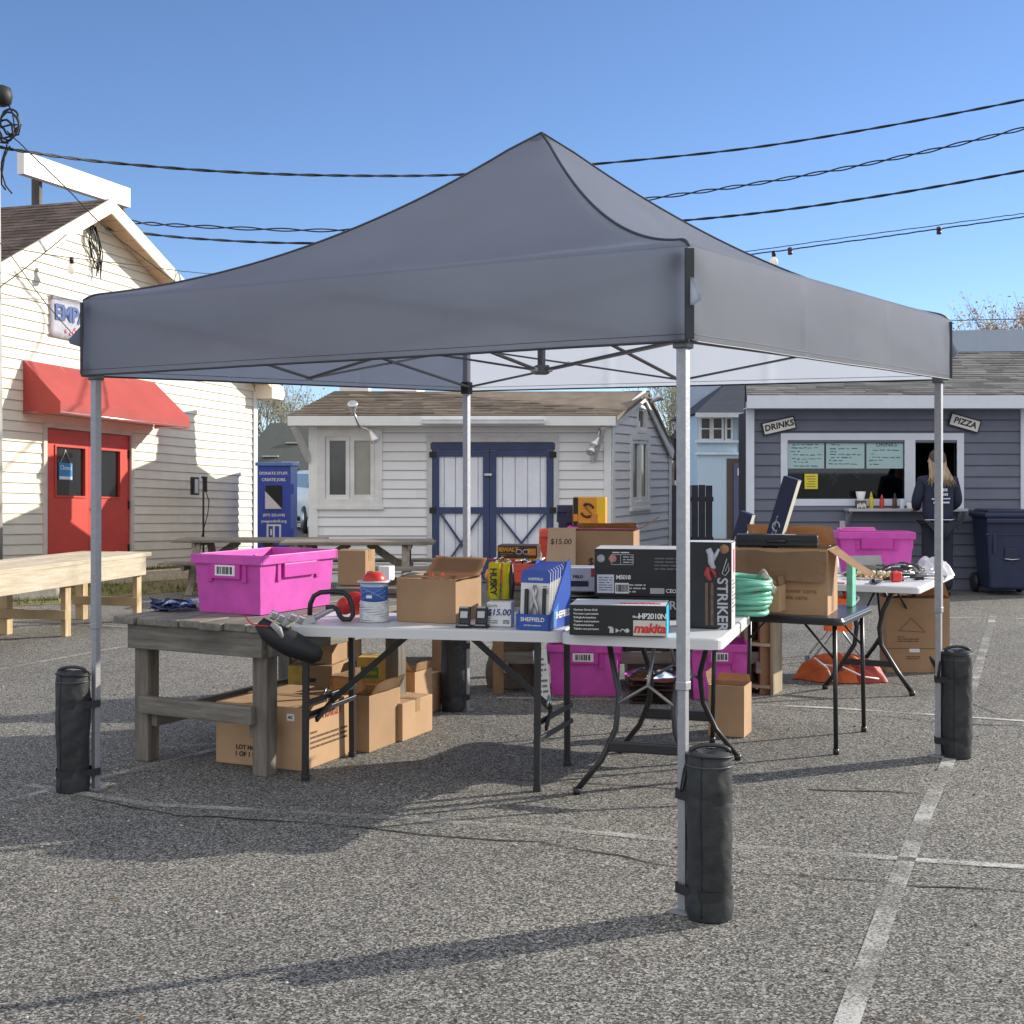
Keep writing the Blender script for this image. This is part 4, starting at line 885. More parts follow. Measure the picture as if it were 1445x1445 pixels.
# trees: bare early spring crowns
BARK = mat('bark_grey', (.16, .14, .11), .9, .2)
def tree(label, x, ytop, Z, spread, seed, leafcol, nm, upright=.85, leaves=1500, lsz=.05):
    rnd = random.Random(seed); base = Vector((P(x, 700, Z).x, Z, 0)); hgt = H+(664-ytop)*Z/F
    t = thing('bare_tree', label, 'tree', base, 0, 'bare spring trees behind the buildings')
    tr = MB(); cr_ = MB(); tips = []
    tr.tube([(0, 0, 0), (.05, 0, hgt*.15), (0, .03, hgt*.3)], [hgt*.03, hgt*.024, hgt*.018], 8)
    def grow(p, d, ln, r, lev):
        q = [p]; 
        for k in range(3):
            d = (d+Vector((rnd.uniform(-.18, .18), rnd.uniform(-.18, .18), rnd.uniform(0, .12)))).normalized(); q.append(q[-1]+d*ln/3)
        cr_.tube(q, [r, r*.85, r*.7, r*.5], 4 if lev < 2 else 3)
        tips.extend(q[1:])
        if lev >= 4 or q[-1].z > hgt: return
        for k in range(rnd.choice((3, 3, 4)) if lev < 3 else 3):
            a = rnd.uniform(0, 6.283); s = rnd.uniform(.25, .7)*(1.15-upright*.5)
            nd = (d*upright+Vector((math.cos(a)*s, math.sin(a)*s, rnd.uniform(-.05, .35)))).normalized()
            grow(q[rnd.choice((1, 2, 3, 3))], nd, ln*rnd.uniform(.6, .85), r*.55, lev+1)
    for k in range(6):
        a = k*1.05+rnd.uniform(-.3, .3); grow(Vector((0, 0, hgt*(.15+.03*k))), Vector((math.cos(a)*spread, math.sin(a)*spread, 1)).normalized(), hgt*.3, hgt*.010, 0)
    tr.build('trunk', t, BARK)
    for k in range(leaves):
        p = rnd.choice(tips)+Vector((rnd.gauss(0, .12), rnd.gauss(0, .12), rnd.gauss(0, .12))); u = Vector((rnd.uniform(-1, 1), rnd.uniform(-1, 1), rnd.uniform(-1, 1))).normalized()*lsz*rnd.uniform(.5, 1.2); v = u.orthogonal().normalized()*u.length*.5
        cr_.face([p-u, p+v, p+u, p-v], 1, rnd.uniform(.5, 1))
    cr_.build('crown', t, [mat('twig_grey', (.30, .27, .22), .9, .15), mat(nm, leafcol, .8, .3, 3, tint=True)])
tree('pale leafless tree filling the gap behind the donation bin', 378, 520, 52, .42, 11, (.30, .29, .17), 'bud_olive', .8, 2600, .06)
tree('bare tree behind the left end of the shed roof', 418, 545, 56, .45, 12, (.30, .28, .20), 'bud_tan', .8, 1500, .06)
tree('slender pale tree in the gap right of the white shed', 950, 536, 48, .22, 13, (.30, .32, .17), 'bud_green', .95, 1700, .05)
tree('greener slim tree just right of the front canopy pole', 985, 532, 46, .25, 14, (.32, .33, .15), 'bud_lime', .95, 1700, .05)
tree('tree with orange leaves behind the stand roof at right', 1436, 440, 40, .24, 15, (.50, .28, .07), 'leaf_orange', .9, 4200, .06)
tree('small bare tree low behind the stand roof ridge', 1398, 475, 42, .4, 16, (.45, .33, .18), 'leaf_tan', .8, 900, .06)
# flat rooftop panel behind the stand
rp_ = thing('rooftop_panel', 'long flat grey panel on posts behind the stand roof', 'panel', (0, 24, 0))
ky = F/24
mb = MB(); a, b = P(1300, 497, 24), P(1600, 494, 24); c, d = P(1600, 462, 24), P(1300, 467, 24); mb.prism([p-Vector((0, 24, 0)) for p in (a, b, c, d)], (0, .15, 0)); mb.build('panel', rp_, mat('panel_grey', (.34, .40, .50), .5, .04))
for x in (1330, 1440, 1550):
    mb = MB(); p = P(x, 480, 24); mb.bar((p.x, .25, 0), (p.x, .25, p.z), .12, .12); mb.build('post', rp_, mat('post_grey', (.2, .2, .22), .6))
# ================================================================ CANOPY TENT
cF, cL, cR, cB = Vector((.588, 4.44, 0)), Vector((-1.99, 6.19, 0)), Vector((2.27, 6.91, 0)), Vector((-.29, 8.25, 0))
cen = (cF+cL+cR+cB)/4
tent = thing('canopy_tent', 'grey peaked pop up canopy tent over the sale tables', 'canopy tent', cen)
GREY = fabric('canopy_grey', (.15, .162, .195), .58, (.60, .645, .74), .6)
LINING = fabric('canopy_lining', (.88, .88, .89), .55, (.97, .97, .98), .6)
TRIM = mat('canopy_trim', (.03, .033, .04), .5)
STEEL = mat('grey_steel', (.36, .36, .38), .5, .10, 40, .1, 90, metal=.6)
STEELD = mat('dark_steel', (.17, .175, .18), .45, .06, metal=.6)
PKZ = H+(664-183)/(F/cen.y)
EZ = {0: 2.272, 1: 2.315, 2: 2.31, 3: 2.33}; VZ = {0: 1.936, 1: 1.947, 2: 1.98, 3: 2.0}
corn = [cF, cL, cB, cR]; EZ = [2.275, 2.318, 2.33, 2.312]; VZ = [1.936, 1.947, 2.0, 1.98]
ex = [(c-cen)*1.012 for c in corn]
def prof(t): return .28*t+.72*t*t
def RT(a, b, s, t, dz=0.0):
    """roof point: s along the eave a-b, t from eave (0) to peak (1)"""
    e = ex[a].lerp(ex[b], s); ez = EZ[a]*(1-s)+EZ[b]*s
    sag = -.05*math.sin(math.pi*s)*math.sin(math.pi*min(1, t*1.15))*(1-t)
    r = .04 if t > .96 else 0
    return Vector((e.x*(1-t), e.y*(1-t), ez+(PKZ-ez)*prof(t)+sag+dz-max(0, t-.93)*.25))
def RT2(a, b, s, t, dz=0.0):                       # rounded eave edge
    p = RT(a, b, s, t, dz)
    if t < .03: p.z -= .022*(1-t/.03)**2
    e_ = min(s, 1-s); p.z += (.007*math.sin(46*s+a)*math.exp(-e_/.07)+.004*math.sin(9*s+17*t+a)*math.sin(3.1*s))*(1-t)**2*min(1, t*12)*min(1, e_*30)
    return p
for (a, b) in ((0, 1), (1, 2), (2, 3), (3, 0)):
    ts = [0, .006, .014, .03, .06, .1]+[.1+.9*(i+1)/22 for i in range(22)]
    mb = MB(); mb.grid(lambda s, q: RT2(a, b, s, ts[round(q*(len(ts)-1))]), 26, len(ts)-1, smooth=True); mb.build('roof_panel', tent, GREY)
    mb = MB(); mb.grid(lambda s, q: RT(a, b, .012+.976*s, .012+.97*q, -.014), 20, 18); mb.build('lining', tent, LINING)
    def VA(s, q, o=1.0):
        e = ex[a].lerp(ex[b], s); ez = EZ[a]*(1-s)+EZ[b]*s-.022; vz = VZ[a]*(1-s)+VZ[b]*s
        n = Vector((e.y, -e.x, 0)); d = (ex[b]-ex[a]).normalized(); n = Vector((d.y, -d.x, 0)); n = n if n.dot(e) > 0 else -n
        w = .004*math.sin(s*13+a)*q*q+.002*math.sin(s*29+q*3)*q*q
        w += (.006*math.exp(-((s-.335)/.008)**2)+.006*math.exp(-((s-.667)/.008)**2)-.003*math.exp(-((s-.5)/.02)**2))*min(1, 4*q)+.003*math.sin(60*s+5*q)*math.exp(-min(s, 1-s)/.06)*math.sin(3.14*q)
        return Vector((e.x, e.y, ez+.004+(vz-ez-.004)*q))+n*(w+.004+.004*q)*o
    mb = MB(); mb.grid(VA, 150, 8); vo = mb.build('valance', tent, GREY)
    mb = MB(); mb.tube([VA(i/60, .93)+(VA(i/60, 1)-VA(i/60, 1))+Vector(((ex[b]-ex[a]).y, -(ex[b]-ex[a]).x, 0)).normalized()*(.0006 if Vector(((ex[b]-ex[a]).y, -(ex[b]-ex[a]).x, 0)).dot(ex[a]) > 0 else -.0006) for i in range(61)], .0013, 4); mb.build('stitch_line', vo, TRIM)
    mb = MB(); mb.tube([VA(i/48, 1.004) for i in range(49)], .0045, 6); mb.build('hem', vo, TRIM)
for k in range(4):
    mb = MB(); mb.tube([RT2(k, (k+1) % 4, 0, t, .002) for t in [0, .01, .02, .03]+[.03+.97*(i+1)/26 for i in range(26)]], .0065, 6); mb.build('hip_piping', tent, TRIM)
    d = ex[k].normalized(); sdv = Vector((-d.y, d.x, 0)); z1, z0 = EZ[k]-.03, VZ[k]+.005
    mb = MB(); mb.bar(ex[k]+d*.006+Vector((0, 0, z0)), ex[k]+d*.006+Vector((0, 0, z1)), .03, .012, up=d); mb.build('corner_zip', tent, TRIM)
    s_ = {0: 1, 1: 1, 2: 1, 3: -1}[k]
    mb = MB(); zz = (z0+z1)/2; o_ = ex[k]+d*.012
    mb.prism([o_+Vector((0, 0, zz+.055)), o_+d*.052+sdv*.01+Vector((0, 0, zz-.008)), o_+d*.045+sdv*.012+Vector((0, 0, zz-.026)), o_+Vector((0, 0, zz-.04))], sdv*.012); mb.build('corner_flap', tent, GREY)
# legs, sliders
ang = math.atan2((cL-cF).y, (cL-cF).x)
for k in range(4):
    p = (corn[k]-cen)*.985
    mb = MB(); mb.box((p.x, p.y, 1.51), (.036, .036, 1.46), (0, 0, ang), bev=.003); lg = mb.build('leg', tent, STEEL)
    mb = MB(); mb.box((p.x, p.y, .40), (.030, .030, .78), (0, 0, ang), bev=.003); mb.box((p.x, p.y, .77), (.040, .040, .03), (0, 0, ang), bev=.003); mb.build('inner_leg', lg, STEEL)
    mb = MB(); mb.box((p.x, p.y, .006), (.075, .075, .008), (0, 0, ang)); mb.build('foot_plate', lg, STEEL)
    mb = MB(); mb.box((p.x, p.y, VZ[k]+.015), (.056, .056, .075), (0, 0, ang), bev=.006); mb.build('slider', lg, BLK if k == 2 else STEELD)
    mb = MB(); mb.box((p.x, p.y, EZ[k]-.07), (.056, .056, .07), (0, 0, ang), bev=.006); mb.build('top_bracket', lg, BLK if k == 2 else STEELD)
# scissor trusses
def Q(k, z): p = (corn[k]-cen)*.975; return Vector((p.x, p.y, z))
def node(mb, p): mb.lathe([(.0, -.016), (.012, -.014), (.012, .014), (0, .016)], p, 8, rot=(R(90), 0, ang))
for (a, b) in ((0, 1), (1, 2), (2, 3), (3, 0)):
    ta, tb, la, lb = Q(a, EZ[a]-.07), Q(b, EZ[b]-.07), Q(a, VZ[a]+.02), Q(b, VZ[b]+.02); mt, ml = (ta+tb)/2, (la+lb)/2; mt.z -= .01; ml.z += .01
    off = (tb-ta).cross(Vector((0, 0, 1))).normalized()*.010
    for (p, q, s) in ((ta, ml, 1), (la, mt, -1), (mt, lb, 1), (ml, tb, -1)):
        mb = MB(); mb.bar(p+off*s, q+off*s, .011, .024, bev=.002, up=off); mb.build('truss_bar', tent, STEELD)
    mb = MB()
    for p in (mt, ml, (ta+ml)/2, (tb+ml)/2, la, lb): node(mb, p)
    mb.build('truss_joint', tent, SILV)
hub = Vector((0, 0, H-(522-664)*cen.y/F))
mb = MB(); mb.box((0, 0, (hub.z+PKZ-.06)/2), (.030, .030, PKZ-.06-hub.z), (0, 0, ang), bev=.003); mb.build('centre_post', tent, STEELD)
mb = MB(); mb.lathe([(.0, 0), (.05, .01), (.05, .03), (.0, .035)], (0, 0, PKZ-.09), 16); mb.build('peak_cap', tent, BLK)
mb = MB(); mb.box(hub, (.07, .07, .045), (0, 0, ang+.78), bev=.008)
mb.build('hub', tent, STEELD)
for (a, b) in ((0, 1), (1, 2), (2, 3), (3, 0)):
    mt = (Q(a, EZ[a]-.08)+Q(b, EZ[b]-.08))/2; ml = (Q(a, VZ[a]+.03)+Q(b, VZ[b]+.03))/2; d = mt.copy(); d.z = 0; d.normalize(); off = d.cross(Vector((0, 0, 1)))*.010
    top = Vector((0, 0, hub.z+.30))
    for (p, q, s) in ((mt, hub+d*.03, 1), (ml, top+d*.03, -1)):
        mb = MB(); mb.bar(p+off*s, q+off*s, .011, .024, bev=.002, up=off); mb.build('truss_bar', tent, STEELD)
    mb = MB(); node(mb, hub+d*.045); mb.build('truss_joint', tent, SILV)
# weight bags strapped to the legs
BAG = mat('bag_black', (.024, .026, .028), .55, .4, 7, .5, 22)
def weight_bag(label, x, ybot, k, side):
    p = corn[k]; loc = G(x, ybot); loc.y = p.y-.02 if k != 2 else p.y-.02; loc.x = (x-CX)*loc.y/F
    d = (p*.985+cen*.015)-loc; d.z = 0
    t = thing('weight_bag', label, 'weight bag', loc, 0, 'black weight bags on the canopy legs')
    rnd = random.Random(int(x)); r0 = .077; hh = .55
    def wall(s, q):
        a = s*6.28318; r = r0*(1+.03*math.sin(2*a+q*5+x)+.022*math.sin(5*a-q*13+x)+.012*math.sin(9*a+q*31)+.010*math.sin(4*a-q*47))*(1-.06*max(0, .06-q)/.06+.03*math.sin(q*9+x)-.05*max(0, q-.93)/.07)
        if abs(q-.74) < .03 or abs(q-.16) < .03: r *= .965
        return (r*math.cos(a), r*math.sin(a), .004+q*hh)
    mb = MB(); mb.grid(wall, 36, 40); mb.lathe([(.0, 0), (.07, 0), (.073, .006)], n=36, cap=False); mb.build('body', t, BAG, weld=True)
    mb = MB(); mb.grid(lambda s, q: ((1-q)*r0*1.0*math.cos(s*6.28318), (1-q)*r0*1.0*math.sin(s*6.28318), hh-.004+.012*math.sin(min(1, q*3)*1.57)+.006*math.sin(s*12.6+q*5)*q*(1-q)*4+.006*(1-q)*math.cos(s*6.28318+x)), 32, 8); mb.build('lid', t, BAG)
    mb = MB(); mb.tube([(r0*1.005*math.cos(i*.19635), r0*1.005*math.sin(i*.19635), hh-.004+.006*math.cos(i*.19635+x)) for i in range(32)], .0042, 6, closed=True); mb.build('piping', t, mat('bag_piping', (.012, .012, .014), .5))
    mb = MB(); mb.tube([(r0*1.012*math.cos(a), r0*1.012*math.sin(a), hh-.035) for a in [-3.0+.16*i for i in range(19)]], .003, 5); mb.build('zip', t, mat('zip_grey', (.06, .06, .065), .35))
    mb = MB(); mb.tube([Vector(wall(-.33+x*.0, .02+.96*i/16))*1.008 for i in range(17)], .0024, 5); mb.build('side_seam', t, mat('bag_piping', (.012, .012, .014), .5))
    mb = MB(); n = 12; mb.tube([(r0*.85*math.cos(math.pi*i/n), -.01, hh+.008+.022*math.sin(math.pi*i/n)) for i in range(n+1)], .008, 6); mb.build('handle', t, BAG)
    for zz in (.16*hh, .74*hh):
        mb = MB(); q = []; nrm = Vector((-d.y, d.x, 0)).normalized()
        for i in range(25):
            a = math.atan2(-d.y, -d.x)-math.pi/2+math.pi*i/24; q.append(Vector((r0*1.01*math.cos(a), r0*1.01*math.sin(a), zz)))
        q += [d+nrm*.022+d.normalized()*.020+Vector((0, 0, zz)), d-nrm*.022+d.normalized()*.020+Vector((0, 0, zz))] if (q[-1]-(d+nrm*.022)).length < (q[-1]-(d-nrm*.022)).length else [d-nrm*.022+d.normalized()*.020+Vector((0, 0, zz)), d+nrm*.022+d.normalized()*.020+Vector((0, 0, zz))]
        m = len(q)
        for i in range(m):
            A, B_ = q[i], q[(i+1) % m]; mb.face([A-Vector((0, 0, .017)), B_-Vector((0, 0, .017)), B_+Vector((0, 0, .017)), A+Vector((0, 0, .017))])
        mb.build('strap', t, mat('strap_black', (.016, .016, .018), .6))
    mb = MB(); e = d.normalized()*r0*.9; mb.tube([e+Vector((0, 0, hh)), e*1.2+Vector((-.012, -.02, hh-.06)), e*1.15+Vector((-.028, -.03, hh-.13)), e*1.1+Vector((-.022, -.02, hh-.14)), e*1.1+Vector((-.010, -.02, hh-.05))], .0035, 6); mb.build('cord', t, BLK)
weight_bag('black cylindrical weight bag strapped to the front canopy leg', 1001, 1296, 0, 1)
weight_bag('black weight bag on the left canopy leg beside the weathered table', 103, 1113, 1, -1)
weight_bag('black weight bag on the right canopy leg near the wide painted line', 1350, 1066, 3, 1)
weight_bag('black weight bag on the rear canopy leg, behind the white tables', 640, 1010, 2, -1)

# ================================================================ TABLES
def planks(mb, w, d, z, n, th=.035, m=0, jit=.02, along='x', rnd=random.Random(1)):
    for i in range(n):
        if along == 'x': mb.box((rnd.uniform(-jit, jit), -d/2+d*(i+.5)/n, z-th/2+rnd.uniform(-.002, .002)), (w, d/n-.006, th), bev=.004, m=m)
        else: mb.box((-w/2+w*(i+.5)/n, rnd.uniform(-jit, jit), z-th/2+rnd.uniform(-.002, .002)), (w/n-.006, d, th), bev=.004, m=m)
# weathered work table, left front
gt_rz = -27; ca, sa = math.cos(R(gt_rz)), math.sin(R(gt_rz))
def rot2(x, y, rz): c, s = math.cos(R(rz)), math.sin(R(rz)); return Vector((x*c-y*s, x*s+y*c, 0))
gw, gd = .98, 1.45
gfr = G(378, 884, .75); gcen = Vector((gfr.x, gfr.y, 0))+rot2(-gw/2, gd/2, gt_rz)
gt = thing('work_table', 'weathered grey wooden work table carrying the big pink tote', 'table', gcen, gt_rz)
mb = MB(); planks(mb, gw, gd, .75, 7, .036, 0, .015, 'y'); mb.build('top', gt, GRYWY)
for s in (-1, 1):
    mb = MB(); mb.box((0, s*(gd/2-.05), .65), (gw-.12, .04, .125), bev=.004); mb.build('apron', gt, GRYW)
    mb = MB(); mb.box((s*(gw/2-.06), 0, .65), (.04, gd-.15, .125), bev=.004); mb.build('apron', gt, GRYWY)
for sx in (-1, 1):
    for sy in (-1, 1):
        mb = MB(); mb.box((sx*(gw/2-.11), sy*(gd/2-.12), .357), (.088, .088, .714), bev=.005); mb.build('leg', gt, GRYWZ)
mb = MB(); mb.box((0, -gd/2+.054, .30), (gw-.26, .04, .088), bev=.004); mb.build('stretcher', gt, GRYW)
for sx in (-1, 1):
    mb = MB(); mb.box((sx*(gw/2-.175), 0, .225), (.038, gd-.2, .088), bev=.004); mb.build('stretcher', gt, GRYWY)
# long pale table at the far left
p1 = G(207, 862); Zl = 10.8; pA = Vector((-4.45, 10.0, 0)); pB = Vector(((207-CX)*13.2/F, 13.2, 0)); dv = (pB-pA); ln = dv.length; rzl = math.degrees(math.atan2(dv.y, dv.x)); pA = pB-dv.normalized()*4.2
pt_c = (pA+pB)/2+rot2(0, .36, rzl)
lt = thing('pale_bench_table', 'long pale new pine table running out of the left edge', 'table', pt_c, rzl)
mb = MB(); planks(mb, 4.3, .78, .68, 4, .04, 0, .0); mb.build('top', lt, PINE)
for s in (-.36, .36):
    mb = MB(); mb.box((0, s, .555), (4.1, .045, .19), bev=.004); mb.build('apron', lt, PINE)
for xx in (2.0, .75, -1.2):
    for sy in (-.31, .31):
        mb = MB(); mb.box((xx, sy, .32), (.09, .05 if sy < 0 else .09, .64), bev=.005); mb.build('leg', lt, PINEZ)
    mb = MB(); mb.box((xx-.07, 0, .20), (.04, .72, .085), bev=.004); mb.build('stretcher', lt, mat('pale_stretcher', (.42, .30, .17), .8))
# picnic tables
def picnic(label, x0, x1, Z, ztop, rz):
    k = F/Z; L = (x1-x0)/k; s = ztop/.72
    t = thing('picnic_table', label, 'picnic table', (((x0+x1)/2-CX)/k, Z+.37, 0), rz, 'picnic tables before the white shed'); t.scale = (1, 1, s)
    rn = random.Random(int(x0)); mb = MB(); planks(mb, L, .74, .72, 5, .036, 0, .02, 'x', rn); mb.build('top', t, PICN)
    for sy in (-1, 1):
        mb = MB(); mb.box((0, sy*.62, .43), (L, .13, .036), bev=.004); mb.box((0, sy*.76, .43), (L, .13, .036), bev=.004); mb.build('bench', t, PICN)
    for sx in (-1, 1):
        xx = sx*(L/2-.28)
        mb = MB(); mb.box((xx, 0, .385), (.04, 1.62, .09), bev=.004); mb.box((xx, 0, .66), (.04, .70, .085), bev=.004); mb.build('cross_beam', t, PICNZ)
        for sy in (-1, 1):
            mb = MB(); mb.bar((xx-.042*sx, sy*.28, .69), (xx-.042*sx, sy*.68, 0), .04, .09, bev=.004, up=(1, 0, 0)); mb.build('leg', t, PICNZ)
        mb = MB(); mb.bar((xx-.09*sx, 0, .40), (xx-.48*sx, 0, .68), .09, .04, bev=.004, up=(0, 1, 0)); mb.build('brace', t, PICNZ)
    return t
picnic('weathered picnic table between the cream building and the shed window', 240, 452, 16.0, .655, -2)
picnic('weathered picnic table in front of the shed, nearer the blue doors', 392, 610, 14.9, .69, 3)
# moulded white folding tables
TOPW = mat('table_plastic', (.66, .66, .665), .42, .04, 3, .08, 200)
def round_slab(mb, w, d, z, th, r, m=0, n=6):
    pts = []
    for cx_, cy_, a0_ in ((w/2-r, d/2-r, 0), (-w/2+r, d/2-r, 90), (-w/2+r, -d/2+r, 180), (w/2-r, -d/2+r, 270)):
        for i in range(n+1): a = R(a0_+90*i/n); pts.append((cx_+r*math.cos(a), cy_+r*math.sin(a)))
    b = bmesh.new(); e = .009; rings = []
    for (ins, zz) in ((0, z-th), (0, z-e), (e*.3, z-e*.3), (e, z)):
        rings.append([b.verts.new((x*(1-ins*2/w), y*(1-ins*2/d), zz)) for x, y in pts])
    for A, B_ in zip(rings, rings[1:]):
        for j in range(len(pts)): b.faces.new([A[j], A[(j+1) % len(pts)], B_[(j+1) % len(pts)], B_[j]])
    b.faces.new(rings[-1]); b.faces.new(rings[0][::-1]); mb.take(b, None, m)
LEGM = mat('table_leg_black', (.020, .020, .022), .38, .15)
wa = thing('folding_table', 'white folding table in front of the pink tote, with straight black legs', 'table', Vector((-.36, 6.53, 0)), -11)
wl, wd = 1.34, .64
mb = MB(); round_slab(mb, wl, wd, .755, .052, .05); mb.build('top', wa, TOPW)
for sx in (-1, 1):
    xx = sx*(wl/2-.10)
    for sy in (-1, 1):
        mb = MB(); mb.bar((xx+sy*.03, sy*(wd/2-.06), .705), (xx+sy*.03, sy*(wd/2-.045), .025), .030, .030, bev=.004); mb.box((xx+sy*.03, sy*(wd/2-.045), .013), (.036, .036, .026), bev=.003); mb.build('leg', wa, LEGM)
    for zz in (.30, .36 if sx < 0 else .22):
        mb = MB(); mb.bar((xx-.05, -(wd/2-.09), zz), (xx+.06, wd/2-.09, zz+.02), .016, .024, bev=.003); mb.build('crossbar', wa, LEGM)
    mb = MB(); mb.bar((xx-.01*sx, 0, .34), (xx-sx*.42, 0, .69), .016, .03, bev=.003); mb.bar((xx-.01*sx, .01, .34), (xx+.0, -.2, .28), .014, .024); mb.build('brace', wa, LEGM)
    mb = MB(); mb.tube([(xx-.02, -.05, .37), (xx-.02, 0, .40), (xx-.02, .05, .37), (xx-.02, 0, .335)], .006, 6, closed=True); mb.build('lock_ring', wa, SILV)
wb_rz = -17; wbw, wbd = .74, 1.12; fr_ = G(1018, 902, .755)
wb = thing('folding_table', 'white folding table under the black tool boxes, with bent black legs', 'table', Vector((fr_.x, fr_.y, 0))+rot2(-wbw/2, wbd/2, wb_rz), wb_rz)
mb = MB(); round_slab(mb, wbw, wbd, .755, .05, .06); mb.build('top', wb, TOPW)
for sy in (-1, 1):
    yy = sy*(wbd/2-.16)
    for sx in (-1, 1):
        mb = MB(); mb.tube([(sx*.20, yy-sy*.10, .705), (sx*.17, yy-sy*.06, .60), (sx*.13, yy-sy*.02, .46), (sx*.13, yy, .40), (sx*.14, yy+sy*.01, .30), (sx*.20, yy+sy*.04, .16), (sx*.31, yy+sy*.07, .02)], .014, 8); mb.build('leg', wb, LEGM)
        mb = MB(); mb.lathe([(.017, 0), (.019, .03)], (sx*.31, yy+sy*.07, .001), 10); mb.build('foot_cap', wb, LEGM)
    mb = MB(); mb.bar((-.17, yy+sy*.03, .225), (.17, yy+sy*.03, .225), .03, .05, bev=.008); mb.build('crossbar', wb, LEGM)
    mb = MB(); mb.tube([(-.13, yy, .42), (0, yy-sy*.05, .50), (.13, yy, .42)], .009, 6); mb.tube([(0, yy-sy*.05, .50), (0, yy-sy*.24, .70)], .009, 6); mb.build('brace', wb, mat('brace_steel', (.30, .30, .31), .35, metal=.7))
# black square card table
ct_rz = -27; ctf = G(1188, 874, .72); ctw = .76
ct = thing('card_table', 'black padded square card table under the large open carton', 'table', Vector((ctf.x, ctf.y, 0))+rot2(-ctw/2, ctw/2, ct_rz), ct_rz)
mb = MB(); round_slab(mb, ctw, ctw, .722, .012, .05); mb.build('top', ct, mat('black_vinyl', (.035, .04, .052), .28, .1))
mb = MB(); round_slab(mb, ctw+.012, ctw+.012, .712, .028, .055); mb.build('rim', ct, LEGM)
for sx in (-1, 1):
    for sy in (-1, 1):
        mb = MB(); mb.tube([(sx*(ctw/2-.05), sy*(ctw/2-.05), .69), (sx*(ctw/2-.04), sy*(ctw/2-.04), .02)], .0125, 8); mb.lathe([(.016, 0), (.016, .03)], (sx*(ctw/2-.04), sy*(ctw/2-.04), .001), 10); mb.build('leg', ct, LEGM)
        mb = MB(); mb.tube([(sx*(ctw/2-.05), sy*(ctw/2-.05), .50), (sx*(ctw/2-.22), sy*(ctw/2-.06), .69)], .007, 6); mb.build('brace', ct, LEGM)
# far white folding table with scattered tools
ft_rz = -27; ff = G(1297, 829, .74); ftw, ftd = .74, 1.5
ftb_c = Vector((ff.x, ff.y, 0))+rot2(-ftw/2, ftd/2, ft_rz)
ftb = thing('folding_table', 'far white folding table strewn with small tools before the food stand', 'table', ftb_c, ft_rz)
mb = MB(); round_slab(mb, ftw, ftd, .742, .045, .05); mb.build('top', ftb, TOPW)
for sy in (-1, 1):
    yy = sy*(ftd/2-.2)
    for sx in (-1, 1):
        mb = MB(); mb.tube([(sx*.17, yy, .70), (sx*.10, yy, .56), (sx*.075, yy, .44), (sx*.09, yy, .32), (sx*.19, yy, .16), (sx*.29, yy, .02)], .016, 8); mb.lathe([(.02, 0), (.02, .03)], (sx*.29, yy, .001), 10); mb.build('leg', ftb, LEGM)
    mb = MB(); mb.bar((-.17, yy, .20), (.17, yy, .20), .02, .04, bev=.004); mb.build('crossbar', ftb, LEGM)
    mb = MB(); mb.tube([(-.09, yy, .40), (0, yy-sy*.30, .69)], .008, 6); mb.tube([(.09, yy, .40), (0, yy-sy*.30, .69)], .008, 6); mb.build('brace', ftb, LEGM)
# chrome scissor stand between the tables
st_ = thing('folding_stand', 'thin chrome scissor legged folding stand in the gap behind the card table', 'stand', G(1180, 930)*Vector((1, 1, 0)), -10)
mb = MB(); CH = mat('chrome_tube', (.55, .55, .56), .25, metal=.9)
for sy in (-.17, .17):
    mb.tube([(-.20, sy, .012), (.16, sy, .50)], .009, 6); mb.tube([(.20, sy, .012), (-.16, sy, .50)], .009, 6)
for xx, zz in ((-.2, .012), (.2, .012), (-.16, .5), (.16, .5)): mb.tube([(xx, -.17, zz), (xx, .17, zz)], .009, 6)
mb.build('frame', st_, CH)
mb = MB(); mb.grid(lambda s, q: (-.15+.30*s, -.16+.32*q, .50-.03*math.sin(math.pi*s)), 10, 4, thick=.004); mb.build('sling', st_, mat('sling_dark', (.05, .05, .06), .8))
# back trestle tables that carry the rear goods
def trestle(label, x0, x1, Z, d, rz=0, zt=.74, group='wooden trestle tables at the back'):
    k = F/Z; w = (x1-x0)/k; t = thing('trestle_table', label, 'table', (((x0+x1)/2-CX)/k, Z+d/2, 0), rz, group)
    mb = MB(); planks(mb, w, d, zt, 5, .036, 0, .015); mb.build('top', t, GRYW)
    for s in (-1, 1):
        mb = MB(); mb.box((0, s*(d/2-.04), zt-.095), (w-.1, .04, .11), bev=.004); mb.build('apron', t, GRYW)
    for sx in (-1, 1):
        for sy in (-1, 1):
            mb = MB(); mb.box((sx*(w/2-.07), sy*(d/2-.11), (zt-.036)/2), (.075, .075, zt-.036), bev=.005); mb.build('leg', t, mat('trestle_leg', (.30, .17, .085), .7, .2))
        mb = MB(); mb.box((sx*(w/2-.12), 0, .18), (.035, d-.1, .075), bev=.004); mb.build('stretcher', t, GRYWY)
    mb = MB(); mb.box((0, -d/2+.11, .24), (w-.2, .035, .08), bev=.004); mb.build('stretcher', t, GRYW)
    return t
trestle('wooden trestle table behind the pink tote, carrying the upright brown carton', 470, 632, 8.5, .75)
trestle('wooden trestle table at the back carrying orange boxes and the priced carton', 688, 1098, 8.75, .95)

